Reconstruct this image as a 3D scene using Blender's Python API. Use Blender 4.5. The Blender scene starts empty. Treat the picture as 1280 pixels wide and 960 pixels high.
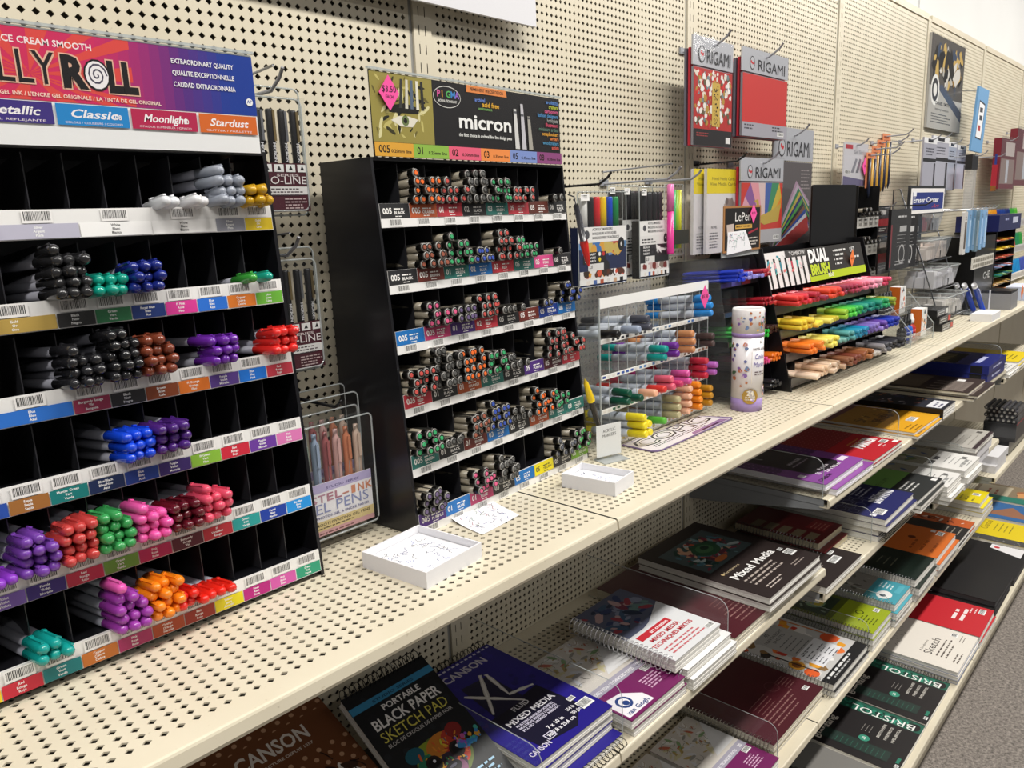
import bpy, math, random
from mathutils import Vector, Matrix, Euler
random.seed(7)
scene = bpy.context.scene
COL = scene.collection
V = Vector

# ------------------------------------------------------------------ camera
CAM = V((-0.7945, -0.8973, 1.4387))
RGT = V((0.67809, -0.73384, -0.04059)); UPV = V((0.18064, 0.11280, 0.97706)); FWD = V((0.71243, 0.66986, -0.20904))
FPX = 964.8
cam_data = bpy.data.cameras.new('camera'); cam = bpy.data.objects.new('camera', cam_data); COL.objects.link(cam)
cam_data.sensor_fit = 'HORIZONTAL'; cam_data.sensor_width = 36.0; cam_data.lens = FPX / 1280 * 36.0
cam_data.clip_start = 0.02; cam_data.clip_end = 60
m3 = Matrix((RGT, UPV, -FWD)).transposed()
cam.matrix_world = Matrix.Translation(CAM) @ m3.to_4x4()
scene.camera = cam

# ------------------------------------------------------------------ world, lights, exposure
w = bpy.data.worlds.new('shop_ambient'); scene.world = w; w.use_nodes = True
bg = w.node_tree.nodes['Background']; bg.inputs[0].default_value = (1.0, 0.975, 0.945, 1); bg.inputs[1].default_value = 0.21
def tube_light(x, y, z, e, sx=1.25, sy=0.16):
    l = bpy.data.lights.new('ceiling_tube_light', 'AREA'); l.shape = 'RECTANGLE'; l.size = sx; l.size_y = sy
    l.energy = e; l.color = (1.0, 0.965, 0.91)
    o = bpy.data.objects.new('ceiling_tube_light', l); COL.objects.link(o); o.location = (x, y, z)
for i in range(5):
    tube_light(-1.3 + 1.65 * i, -1.10, 2.95, 48)
for i in range(4):
    tube_light(-1.0 + 2.2 * i, -3.1, 2.95, 14)
vs = scene.view_settings
vs.view_transform = 'Standard'; vs.look = 'None'; vs.exposure = -0.47; vs.gamma = 1.0; vs.use_curve_mapping = False

# ------------------------------------------------------------------ photo pixel -> point on a known plane
def ray(px, py): return FWD + RGT * ((px - 640) / FPX) - UPV * ((py - 480) / FPX)
def onZ(px, py, h): d = ray(px, py); return CAM + d * ((h - CAM.z) / d.z)
def onY(px, py, y): d = ray(px, py); return CAM + d * ((y - CAM.y) / d.y)
def onX(px, py, x): d = ray(px, py); return CAM + d * ((x - CAM.x) / d.x)

# ------------------------------------------------------------------ colours and materials
def lin(c):
    return tuple((x / 12.92 if x <= 0.04045 else ((x + 0.055) / 1.055) ** 2.4) for x in c)
def rgb(h):
    h = h.lstrip('#')
    if len(h) == 3: h = ''.join(c * 2 for c in h)
    return lin(tuple(int(h[i:i + 2], 16) / 255 for i in (0, 2, 4)))
def C(x): return rgb(x) if isinstance(x, str) else x
MAT = {}
def nodes_mat(name):
    m = bpy.data.materials.new(name); m.use_nodes = True; nt = m.node_tree; b = nt.nodes['Principled BSDF']; MAT[name] = m
    return m, nt, b
def attr_mat(name, rough, metal=0.0, coat=0.0, spec=0.5, grain=0.0, gscale=400.0, trans=0.0):
    m, nt, b = nodes_mat(name)
    a = nt.nodes.new('ShaderNodeAttribute'); a.attribute_name = 'Col'
    src = a.outputs['Color']
    if grain:
        tc = nt.nodes.new('ShaderNodeTexCoord'); n = nt.nodes.new('ShaderNodeTexNoise'); n.inputs['Scale'].default_value = gscale
        nt.links.new(tc.outputs['Object'], n.inputs['Vector'])
        mr = nt.nodes.new('ShaderNodeMapRange'); mr.inputs[3].default_value = 1 - grain; mr.inputs[4].default_value = 1 + grain
        nt.links.new(n.outputs['Fac'], mr.inputs[0])
        mx = nt.nodes.new('ShaderNodeVectorMath'); mx.operation = 'SCALE'
        nt.links.new(src, mx.inputs[0]); nt.links.new(mr.outputs[0], mx.inputs['Scale']); src = mx.outputs[0]
    nt.links.new(src, b.inputs['Base Color'])
    b.inputs['Roughness'].default_value = rough; b.inputs['Metallic'].default_value = metal
    b.inputs['Coat Weight'].default_value = coat; b.inputs['Specular IOR Level'].default_value = spec
    b.inputs['Transmission Weight'].default_value = trans
    return m
attr_mat('paper', 0.75, grain=0.03)
attr_mat('print', 0.42, grain=0.02, gscale=150)
attr_mat('gloss', 0.22, grain=0.015, gscale=80)
attr_mat('plastic', 0.28, grain=0.02, gscale=120)
attr_mat('matte', 0.6, grain=0.04, gscale=200)
attr_mat('metal', 0.32, metal=1.0, grain=0.05, gscale=90)
attr_mat('jelly', 0.2, trans=0.0, coat=0.3, grain=0.03, gscale=60)
# cream enamel on the gondola metal, faintly soiled
m, nt, b = nodes_mat('cream_enamel')
tc = nt.nodes.new('ShaderNodeTexCoord'); n1 = nt.nodes.new('ShaderNodeTexNoise'); n1.inputs['Scale'].default_value = 7; n1.inputs['Detail'].default_value = 6
n2 = nt.nodes.new('ShaderNodeTexNoise'); n2.inputs['Scale'].default_value = 160; n2.inputs['Detail'].default_value = 3
cr = nt.nodes.new('ShaderNodeValToRGB'); cr.color_ramp.elements[0].position = 0.3; cr.color_ramp.elements[1].position = 0.72
cr.color_ramp.elements[0].color = (*rgb('#d5cbb4'), 1); cr.color_ramp.elements[1].color = (*rgb('#ddd5bf'), 1)
cr2 = nt.nodes.new('ShaderNodeValToRGB'); cr2.color_ramp.elements[0].position = 0.22; cr2.color_ramp.elements[1].position = 0.32
cr2.color_ramp.elements[0].color = (0.55, 0.5, 0.42, 1); cr2.color_ramp.elements[1].color = (1, 1, 1, 1)
mx = nt.nodes.new('ShaderNodeMix'); mx.data_type = 'RGBA'; mx.blend_type = 'MULTIPLY'; mx.inputs[0].default_value = 0.6
nt.links.new(tc.outputs['Object'], n1.inputs['Vector']); nt.links.new(tc.outputs['Object'], n2.inputs['Vector'])
nt.links.new(n1.outputs['Fac'], cr.inputs[0]); nt.links.new(n2.outputs['Fac'], cr2.inputs[0])
nt.links.new(cr.outputs[0], mx.inputs[6]); nt.links.new(cr2.outputs[0], mx.inputs[7]); nt.links.new(mx.outputs[2], b.inputs['Base Color'])
b.inputs['Roughness'].default_value = 0.42
# carpet
m, nt, b = nodes_mat('carpet')
tc = nt.nodes.new('ShaderNodeTexCoord'); n1 = nt.nodes.new('ShaderNodeTexNoise'); n1.inputs['Scale'].default_value = 110; n1.inputs['Detail'].default_value = 5
n1.inputs['Roughness'].default_value = 0.8
cr = nt.nodes.new('ShaderNodeValToRGB'); cr.color_ramp.elements[0].position = 0.36; cr.color_ramp.elements[1].position = 0.66
cr.color_ramp.elements[0].color = (*rgb('#4f4a46'), 1); cr.color_ramp.elements[1].color = (*rgb('#a89f97'), 1)
bp_ = nt.nodes.new('ShaderNodeBump'); bp_.inputs['Strength'].default_value = 0.6; bp_.inputs['Distance'].default_value = 0.004
nt.links.new(tc.outputs['Object'], n1.inputs['Vector']); nt.links.new(n1.outputs['Fac'], cr.inputs[0]); nt.links.new(cr.outputs[0], b.inputs['Base Color'])
nt.links.new(n1.outputs['Fac'], bp_.inputs['Height']); nt.links.new(bp_.outputs[0], b.inputs['Normal']); b.inputs['Roughness'].default_value = 0.95
# painted plaster
m, nt, b = nodes_mat('white_plaster')
tc = nt.nodes.new('ShaderNodeTexCoord'); n1 = nt.nodes.new('ShaderNodeTexNoise'); n1.inputs['Scale'].default_value = 3
cr = nt.nodes.new('ShaderNodeValToRGB'); cr.color_ramp.elements[0].color = (*rgb('#dcdcda'), 1); cr.color_ramp.elements[1].color = (*rgb('#e6e6e4'), 1)
nt.links.new(tc.outputs['Object'], n1.inputs['Vector']); nt.links.new(n1.outputs['Fac'], cr.inputs[0]); nt.links.new(cr.outputs[0], b.inputs['Base Color']); b.inputs['Roughness'].default_value = 0.8
def clear_mat(name, tint, gloss, haze=0.0, hazecol=(0.8, 0.8, 0.8), rough=0.06, bump=0.03):
    m = bpy.data.materials.new(name); m.use_nodes = True; nt = m.node_tree; nt.nodes.clear(); MAT[name] = m
    out = nt.nodes.new('ShaderNodeOutputMaterial'); tr = nt.nodes.new('ShaderNodeBsdfTransparent'); tr.inputs[0].default_value = (*tint, 1)
    gl = nt.nodes.new('ShaderNodeBsdfGlossy'); gl.inputs['Roughness'].default_value = rough
    fr0 = nt.nodes.new('ShaderNodeLayerWeight'); fr0.inputs[0].default_value = 0.5
    fr1 = nt.nodes.new('ShaderNodeMath'); fr1.operation = 'POWER'; fr1.inputs[1].default_value = 4.5; nt.links.new(fr0.outputs['Facing'], fr1.inputs[0])
    fr = nt.nodes.new('ShaderNodeMath'); fr.operation = 'MULTIPLY_ADD'; fr.inputs[1].default_value = 0.93; fr.inputs[2].default_value = 0.045; nt.links.new(fr1.outputs[0], fr.inputs[0])
    mm = nt.nodes.new('ShaderNodeMath'); mm.operation = 'MULTIPLY_ADD'; mm.inputs[1].default_value = gloss; mm.inputs[2].default_value = 0.0
    nz = nt.nodes.new('ShaderNodeTexNoise'); nz.inputs['Scale'].default_value = 25; tc = nt.nodes.new('ShaderNodeTexCoord')
    nt.links.new(tc.outputs['Object'], nz.inputs['Vector'])
    bm_ = nt.nodes.new('ShaderNodeBump'); bm_.inputs['Strength'].default_value = bump; bm_.inputs['Distance'].default_value = 0.002
    nt.links.new(nz.outputs['Fac'], bm_.inputs['Height']); nt.links.new(bm_.outputs[0], gl.inputs['Normal'])
    nt.links.new(fr.outputs[0], mm.inputs[0])
    df = nt.nodes.new('ShaderNodeBsdfDiffuse'); df.inputs[0].default_value = (*hazecol, 1)
    m1 = nt.nodes.new('ShaderNodeMixShader'); m1.inputs[0].default_value = haze
    nt.links.new(tr.outputs[0], m1.inputs[1]); nt.links.new(df.outputs[0], m1.inputs[2])
    m2 = nt.nodes.new('ShaderNodeMixShader'); nt.links.new(mm.outputs[0], m2.inputs[0])
    nt.links.new(m1.outputs[0], m2.inputs[1]); nt.links.new(gl.outputs[0], m2.inputs[2]); nt.links.new(m2.outputs[0], out.inputs[0])
clear_mat('clear', (0.97, 0.975, 0.975), 0.55, haze=0.012)
clear_mat('acrylic', (0.94, 0.95, 0.95), 0.7, haze=0.03)
clear_mat('acrylic_edge', (0.7, 0.75, 0.75), 1.0, haze=0.45, hazecol=(0.75, 0.78, 0.78))
clear_mat('frosted', (0.92, 0.92, 0.92), 0.8, haze=0.22, hazecol=(0.82, 0.82, 0.82), rough=0.25)
clear_mat('film', (0.97, 0.97, 0.97), 0.8, haze=0.015, rough=0.10, bump=0.35)

# ------------------------------------------------------------------ mesh building
class MB:
    def __init__(s): s.v = []; s.f = []; s.c = []
    def add(s, vs, fs, col):
        o = len(s.v); s.v.extend(tuple(p) for p in vs); col = C(col)
        for f in fs: s.f.append(tuple(i + o for i in f)); s.c.append(col)
        return s
    def box(s, a, b, col):
        (x0, y0, z0), (x1, y1, z1) = a, b
        vs = [(x0, y0, z0), (x1, y0, z0), (x1, y1, z0), (x0, y1, z0), (x0, y0, z1), (x1, y0, z1), (x1, y1, z1), (x0, y1, z1)]
        return s.add(vs, [(3, 2, 1, 0), (4, 5, 6, 7), (0, 1, 5, 4), (1, 2, 6, 5), (2, 3, 7, 6), (3, 0, 4, 7)], col)
    def quad(s, p, col): return s.add(p, [tuple(range(len(p)))], col)
    def prism(s, pts, axis, a, b, col):
        """polygon (2D) extruded along an axis from a to b; pts are (x,z) for axis y, (y,z) for axis x, (x,y) for axis z"""
        n = len(pts)
        def P(q, t): return {'x': (t, q[0], q[1]), 'y': (q[0], t, q[1]), 'z': (q[0], q[1], t)}[axis]
        vs = [P(q, a) for q in pts] + [P(q, b) for q in pts]
        fs = [tuple(range(n))[::-1], tuple(range(n, 2 * n))] + [(i, (i + 1) % n, n + (i + 1) % n, n + i) for i in range(n)]
        return s.add(vs, fs, col)
    def tube(s, path, r, n, col, closed=False):
        path = [V(p) for p in path]; rings = []; m = len(path); vs = []
        for i, p in enumerate(path):
            if closed: t = path[(i + 1) % m] - path[i - 1]
            else: t = path[min(i + 1, m - 1)] - path[max(i - 1, 0)]
            t.normalize(); up = V((0, 0, 1)) if abs(t.z) < 0.9 else V((1, 0, 0))
            a = t.cross(up).normalized(); b_ = t.cross(a)
            rr = r[i] if isinstance(r, (list, tuple)) else r
            vs += [p + (a * math.cos(k * 2 * math.pi / n) + b_ * math.sin(k * 2 * math.pi / n)) * rr for k in range(n)]
        fs = []
        for i in range(m if closed else m - 1):
            j = (i + 1) % m
            fs += [(i * n + k, i * n + (k + 1) % n, j * n + (k + 1) % n, j * n + k) for k in range(n)]
        if not closed: fs += [tuple(range(n)), tuple(range((m - 1) * n, m * n))[::-1]]
        return s.add(vs, fs, col)
    def lathe(s, prof, n, col, axis='y', o=(0, 0, 0)):
        """profile of (radius, height) about an axis through o; a colour per profile segment may be given"""
        vs = []; o = V(o)
        for r, h in prof:
            for k in range(n):
                a = 2 * math.pi * k / n; x, y = r * math.cos(a), r * math.sin(a)
                vs.append(o + (V((x, h, y)) if axis == 'y' else V((x, y, h))))
        b0 = len(s.v); s.v.extend(tuple(p) for p in vs); m = len(prof)
        for i in range(m - 1):
            cc = C(col[i]) if isinstance(col, list) else C(col)
            for k in range(n):
                f = (b0 + i * n + k, b0 + i * n + (k + 1) % n, b0 + (i + 1) * n + (k + 1) % n, b0 + (i + 1) * n + k)
                s.f.append(f if axis == 'z' else f[::-1]); s.c.append(cc)
        c0 = C(col[0]) if isinstance(col, list) else C(col); c1 = C(col[-1]) if isinstance(col, list) else C(col)
        e0 = tuple(b0 + k for k in range(n)); e1 = tuple(b0 + (m - 1) * n + k for k in range(n))
        if prof[0][0] > 1e-5: s.f.append(e0 if axis == 'y' else e0[::-1]); s.c.append(c0)
        if prof[-1][0] > 1e-5: s.f.append(e1[::-1] if axis == 'y' else e1); s.c.append(c1)
        return s
    def mesh(s, name, smooth=False):
        me = bpy.data.meshes.new(name); me.from_pydata(s.v, [], s.f)
        at = me.color_attributes.new('Col', 'FLOAT_COLOR', 'CORNER'); buf = []
        for f, c in zip(s.f, s.c): buf += [c[0], c[1], c[2], 1.0] * len(f)
        at.data.foreach_set('color', buf)
        if smooth: me.polygons.foreach_set('use_smooth', [True] * len(s.f))
        me.update(); return me
    def build(s, name, mat, parent=None, smooth=False, loc=None, label=None):
        me = s.mesh(name, smooth); me.materials.append(MAT[mat]); o = bpy.data.objects.new(name, me); COL.objects.link(o)
        if parent: o.parent = parent
        if loc is not None: o.location = loc
        if label: o['label'] = label
        return o
def sh_obj(name, me, parent, loc=None):
    o = bpy.data.objects.new(name, me); COL.objects.link(o)
    if parent: o.parent = parent
    if loc is not None: o.location = loc
    return o
def thing(name, label, cat, loc=(0, 0, 0), rz=0.0, group=None, rx=0.0):
    o = bpy.data.objects.new(name, None); COL.objects.link(o); o.empty_display_size = 0.02
    o.location = loc; o.rotation_euler = (rx, 0, rz); o['label'] = label; o['category'] = cat
    if group: o['group'] = group
    return o
def tag(o, label, cat, group=None):
    o['label'] = label; o['category'] = cat
    if group: o['group'] = group
    return o
def rrect(x0, z0, x1, z1, r, n=4):
    pts = []
    for cx, cz, a0 in ((x1 - r, z0 + r, -90), (x1 - r, z1 - r, 0), (x0 + r, z1 - r, 90), (x0 + r, z0 + r, 180)):
        for k in range(n + 1):
            a = math.radians(a0 + 90 * k / n); pts.append((cx + r * math.cos(a), cz + r * math.sin(a)))
    return pts

# ------------------------------------------------------------------ lettering: glyph outlines of the built-in font, made once
CH = "ABCDEFGHIJKLMNOPQRSTUVWXYZabcdefghijklmnopqrstuvwxyz0123456789.,$&/-:'+!()%#x"
GL = {}
def make_glyphs():
    tmp = []
    def mk(body, off):
        cu = bpy.data.curves.new('glyph', 'FONT'); cu.body = body; cu.size = 1.0; cu.resolution_u = 2; cu.offset = off; cu.fill_mode = 'FRONT'
        o = bpy.data.objects.new('glyph', cu); COL.objects.link(o); tmp.append(o); return o
    req = []
    for st, off in (('r', 0.0), ('b', 0.022), ('x', 0.05)):
        hh = mk('HH', off)
        for ch in sorted(set(CH)): req.append((st, ch, mk(ch, off), mk('H' + ch + 'H', off), hh))
    bpy.context.view_layer.update(); dg = bpy.context.evaluated_depsgraph_get()
    def data(o):
        me = bpy.data.meshes.new_from_object(o.evaluated_get(dg)); vs = [tuple(v.co) for v in me.vertices]; fs = [tuple(p.vertices) for p in me.polygons]
        bpy.data.meshes.remove(me); return vs, fs
    cache = {}
    for st, ch, o, oh, hh in req:
        vs, fs = data(o)
        if hh.name not in cache: cache[hh.name] = max(v[0] for v in data(hh)[0])
        adv = max(v[0] for v in data(oh)[0]) - cache[hh.name]
        GL[st, ch] = (vs, fs, adv)
    for o in tmp:
        cu = o.data; bpy.data.objects.remove(o); bpy.data.curves.remove(cu)
make_glyphs()
CAPH = 0.69

class Print:
    """flat ink on a surface: origin p0, directions u and v, outward normal; sizes in metres"""
    def __init__(s, p0, u, v): s.p0 = V(p0); s.u = V(u).normalized(); s.v = V(v).normalized(); s.n = s.u.cross(s.v); s.mb = MB(); s.k = 1
    def P(s, a, b): return s.p0 + s.u * a + s.v * b + s.n * (0.00008 + 0.00003 * s.k)
    def poly(s, pts, col): s.mb.quad([s.P(*p) for p in pts], col); s.k += 1; return s
    def rect(s, a0, b0, a1, b1, col): return s.poly([(a0, b0), (a1, b0), (a1, b1), (a0, b1)], col)
    def disc(s, a, b, r, col, ry=None, n=14):
        ry = ry or r; return s.poly([(a + r * math.cos(2 * math.pi * k / n), b + ry * math.sin(2 * math.pi * k / n)) for k in range(n)], col)
    def text(s, t, a, b, h, col, st='r', wid=None, al='l', rot=0.0, shear=0.0):
        """cap height h, baseline start (a, b); wid squeezes the line to that width"""
        t = ''.join(ch if (st, ch) in GL else ' ' for ch in t); k = h / CAPH
        tot = sum(GL[st, ch][2] if ch != ' ' else 0.3 for ch in t) * k
        if tot <= 0: return s
        sx = (wid / tot) if wid else 1.0; x = {'l': 0, 'c': -0.5, 'r': -1}[al] * tot * sx; ca, sa = math.cos(rot), math.sin(rot)
        for ch in t:
            if ch == ' ': x += 0.3 * k * sx; continue
            vs, fs, adv = GL[st, ch]; out = []
            for p in vs:
                X = x + (p[0] + shear * p[1]) * k * sx; Y = p[1] * k; out.append(s.P(a + X * ca - Y * sa, b + X * sa + Y * ca))
            s.mb.add(out, fs, col); x += adv * k * sx
        s.k += 1; return s
    def barcode(s, a0, b0, a1, b1, bgc='#f4f4f2', n=18):
        s.rect(a0, b0, a1, b1, bgc); rnd = random.Random(int(abs(a0 * 9173 + b0 * 7919) * 1000)); w_ = (a1 - a0) * 0.88; x = a0 + (a1 - a0) * 0.06
        st = w_ / (n * 2)
        while x < a0 + (a1 - a0) * 0.92:
            d = st * rnd.choice((0.7, 1, 1.6)); s.mb.quad([s.P(x, b0 + (b1 - b0) * 0.2), s.P(x + d, b0 + (b1 - b0) * 0.2), s.P(x + d, b1 - (b1 - b0) * 0.1), s.P(x, b1 - (b1 - b0) * 0.1)], '#1c1c1c'); x += d + st * rnd.choice((0.7, 1.2))
        s.k += 1; return s
    def lines(s, a, b, w_, n, gap, h, col):
        """rows of print too small to read"""
        rnd = random.Random(n * 31 + int(w_ * 1e4))
        for i in range(n):
            x = 0.0; end = w_ * rnd.uniform(0.72, 1)
            while x < end:
                d = min(h * rnd.uniform(1.5, 5), end - x); y = b - i * gap
                s.mb.quad([s.P(a + x, y), s.P(a + x + d, y), s.P(a + x + d, y + h), s.P(a + x, y + h)], col); x += d + h * 0.9
        s.k += 1; return s
    def blobs(s, a0, b0, a1, b1, cols, n, r0, r1, seed=1, asp=1.0, k=9):
        rnd = random.Random(seed)
        for i in range(n):
            r = rnd.uniform(r0, r1); ca, cb = rnd.uniform(a0 + r, max(a0 + r, a1 - r)), rnd.uniform(b0 + r, max(b0 + r, b1 - r)); t0 = rnd.uniform(0, 6.28); ph = rnd.uniform(0, 3.14)
            pts = []
            for j in range(k):
                t = 2 * math.pi * j / k + t0; q = r * rnd.uniform(0.65, 1.0); x, y = q * math.cos(t), q * math.sin(t) * asp
                X, Y = x * math.cos(ph) - y * math.sin(ph), x * math.sin(ph) + y * math.cos(ph)
                pts.append((min(max(ca + X, a0), a1), min(max(cb + Y, b0), b1)))
            s.mb.quad([s.P(*p) for p in pts], rnd.choice(cols)); s.k += 0.12
        s.k = math.ceil(s.k) + 1; return s
    def strokes(s, a0, b0, a1, b1, cols, n, w_=0.0006, seed=1, curl=1.0):
        """pen scribbles"""
        rnd = random.Random(seed)
        for i in range(n):
            x, y = rnd.uniform(a0, a1), rnd.uniform(b0, b1); t = rnd.uniform(0, 6.28); col = rnd.choice(cols); L = (a1 - a0) * 0.03
            for j in range(rnd.randint(3, 9)):
                t += rnd.uniform(-1, 1) * curl; x2, y2 = x + L * math.cos(t), y + L * math.sin(t)
                if not (a0 < x2 < a1 and b0 < y2 < b1): break
                nx, ny = -math.sin(t) * w_, math.cos(t) * w_
                s.mb.quad([s.P(x - nx, y - ny), s.P(x2 - nx, y2 - ny), s.P(x2 + nx, y2 + ny), s.P(x + nx, y + ny)], col); x, y = x2, y2
        s.k += 1; return s
    def chalk(s, a0, b0, a1, b1, w_, col, seed=1, n=10):
        rnd = random.Random(seed); d = V((a1 - a0, b1 - b0)); nn = V((-d.y, d.x)).normalized(); L, R_ = [], []
        for i in range(n + 1):
            t = i / n; h = w_ * (0.55 + 0.45 * math.sin(math.pi * min(1, 0.15 + t))) * rnd.uniform(0.6, 1.1) / 2; x, y = a0 + d.x * t, b0 + d.y * t
            L.append((x + nn.x * h, y + nn.y * h)); R_.append((x - nn.x * h * rnd.uniform(0.7, 1.1), y - nn.y * h))
        return s.poly(L + R_[::-1], col)
    def line(s, a0, b0, a1, b1, w_, col):
        d = V((a1 - a0, b1 - b0)); n = V((-d.y, d.x)).normalized() * w_ / 2
        return s.poly([(a0 - n.x, b0 - n.y), (a1 - n.x, b1 - n.y), (a1 + n.x, b1 + n.y), (a0 + n.x, b0 + n.y)], col)
    def build(s, name, parent, mat='print'): return s.mb.build(name, mat, parent)
# ------------------------------------------------------------------ the setting
UX = [-0.785, 0.0, 0.754, 1.58, 2.41, 3.23, 4.06, 4.90, 5.75]
WALLTOP = 2.068
H = 1.042                       # top of the main shelf
def kind(o, k='structure'): o['kind'] = k; return o
def cells(x0, px, nx, z0, pz, nz, hx, hz, thick, P):
    """sheet with a lattice of diamond holes; P maps (a, b, depth) to a point"""
    vs, fs = [], []; idx = {}
    def corner(i, j):
        if (i, j) not in idx: idx[i, j] = len(vs); vs.append(P(x0 + (i - 0.5) * px, z0 + (j - 0.5) * pz, 0))
        return idx[i, j]
    for i in range(nx):
        for j in range(nz):
            cx, cz = x0 + i * px, z0 + j * pz; A, B, D, E_ = corner(i, j), corner(i + 1, j), corner(i + 1, j + 1), corner(i, j + 1); o = len(vs)
            for a, b in ((0, -hz), (hx, 0), (0, hz), (-hx, 0)): vs.append(P(cx + a, cz + b, 0))
            for a, b in ((0, -hz), (hx, 0), (0, hz), (-hx, 0)): vs.append(P(cx + a, cz + b, thick))
            fs += [(A, B, o), (B, o + 1, o), (B, D, o + 1), (D, o + 2, o + 1), (D, E_, o + 2), (E_, o + 3, o + 2), (E_, A, o + 3), (A, o, o + 3)]
            fs += [(o + k, o + (k + 1) % 4, o + 4 + (k + 1) % 4, o + 4 + k) for k in range(4)]
    return vs, fs
def raw_mesh(name, vs, fs, mat):
    me = bpy.data.meshes.new(name); me.from_pydata([tuple(v) for v in vs], [], fs); me.materials.append(MAT[mat]); me.update(); return me
def frame_quads(vs, fs, a0, b0, a1, b1, A0, B0, A1, B1, P):
    """plain rim from the lattice edge (a..) to the sheet edge (A..)"""
    o = len(vs); vs += [P(*q, 0) for q in ((a0, b0), (a1, b0), (a1, b1), (a0, b1), (A0, B0), (A1, B0), (A1, B1), (A0, B1))]
    fs += [(o + 4, o + 5, o + 1, o), (o + 5, o + 6, o + 2, o + 1), (o + 6, o + 7, o + 3, o + 2), (o + 7, o + 4, o, o + 3)]

floor = kind(raw_mesh and MB().box((-3, -4.5, -0.05), (9, 0.4, 0.0), '#777777').build('floor', 'carpet'))
floor['label'] = 'grey flecked carpet floor along the shop fixture'
wall = bpy.data.objects.new('wall_back', None); COL.objects.link(wall); kind(wall); wall['label'] = 'cream perforated steel wall of the shop fixture'
PZ = 0.0127
for i in range(len(UX) - 1):
    xa, xb = UX[i] + 0.018, UX[i + 1] - 0.0225
    hx0, hx1 = UX[i] + 0.0325, UX[i + 1] - 0.0325; pxx = (hx1 - hx0) / 55
    zlow = 0.66 if i < 3 else 1.03
    z0 = 1.7345 - PZ * round((1.7345 - zlow) / PZ); nz = int((WALLTOP - 0.012 - z0) / PZ) + 1
    P = lambda a, b, t: (a, t, b)
    vs, fs = cells(hx0, pxx, 56, z0, PZ, nz, pxx * 0.31, PZ * 0.30, 0.0016, P)
    frame_quads(vs, fs, hx0 - pxx / 2, z0 - PZ / 2, hx1 + pxx / 2, z0 + (nz - 0.5) * PZ, xa, 0.05, xb, WALLTOP, P)
    sh_obj('pegboard_panel', raw_mesh('pegboard_panel', vs, fs, 'cream_enamel'), wall)
def upright_mesh():
    mb = MB(); z1 = WALLTOP + 0.006
    # face with pairs of vertical slots
    vs, fs = [], []
    mbz = 0.1
    sl, pit = 0.0135, 0.0254
    xs = [-0.016, -0.0075, -0.0060, 0.0045, 0.0060, 0.0165]
    def q(a0, b0, a1, b1, y=-0.003):
        o = len(vs); vs.extend([(a0, y, b0), (a1, y, b0), (a1, y, b1), (a0, y, b1)]); fs.append((o, o + 1, o + 2, o + 3))
    for k in (0, 2, 4): q(xs[k], 0.02, xs[k + 1], z1)
    for k in (1, 3):
        z = 0.02
        top = 0.66
        q(xs[k], z, xs[k + 1], top); z = top
        while z + pit < z1:
            q(xs[k], z + sl, xs[k + 1], z + pit); z += pit
        q(xs[k], z, xs[k + 1], z1)
    def bx(a, b):
        o = len(vs); (x0, y0, z0), (x1, y1, z1_) = a, b
        vs.extend([(x0, y0, z0), (x1, y0, z0), (x1, y1, z0), (x0, y1, z0), (x0, y0, z1_), (x1, y0, z1_), (x1, y1, z1_), (x0, y1, z1_)])
        fs.extend([tuple(o + i for i in f) for f in ((3, 2, 1, 0), (4, 5, 6, 7), (0, 1, 5, 4), (1, 2, 6, 5), (2, 3, 7, 6), (3, 0, 4, 7))])
    bx((-0.0165, -0.003, 0.02), (-0.016, 0.02, z1)); bx((0.0165, -0.003, 0.02), (0.017, 0.02, z1)); bx((-0.016, -0.003, z1), (0.0165, 0.02, z1 + 0.001))
    return raw_mesh('upright', vs, fs, 'cream_enamel')
ume = upright_mesh()
for x in UX:
    sh_obj('upright', ume, wall, (x, 0, 0))
    MB().box((x - 0.0224, 0.001, 0.02), (x - 0.0168, 0.004, WALLTOP), '#9b9a94').build('gap_shade_strip', 'matte', wall)  # grey colour stands in for shade in the gap beside the upright
mb = MB()
for i in range(len(UX) - 1): mb.box((UX[i] + 0.019, -0.004, WALLTOP), (UX[i + 1] - 0.019, 0.02, WALLTOP + 0.02), '#ddd3b8')
mb.build('top_rail', 'cream_enamel', wall)
MB().box((UX[0] - 0.1, 0.032, 0.0), (UX[-1] + 0.1, 0.05, WALLTOP), '#4b443a').build('cavity_shade_liner', 'matte', wall)  # sheet added to close off the peg holes, dark for the shaded cavity
up = kind(MB().box((-3, 0.05, 0.0), (9, 0.2, 3.2), '#e2e2e0').build('wall_upper', 'white_plaster')); up['label'] = 'plain white plaster wall above the pegboard'
MB().box((2.44, 0.044, WALLTOP), (9, 0.0499, 3.2), '#e2e2e0').build('wall_board', 'white_plaster', up)

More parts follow.
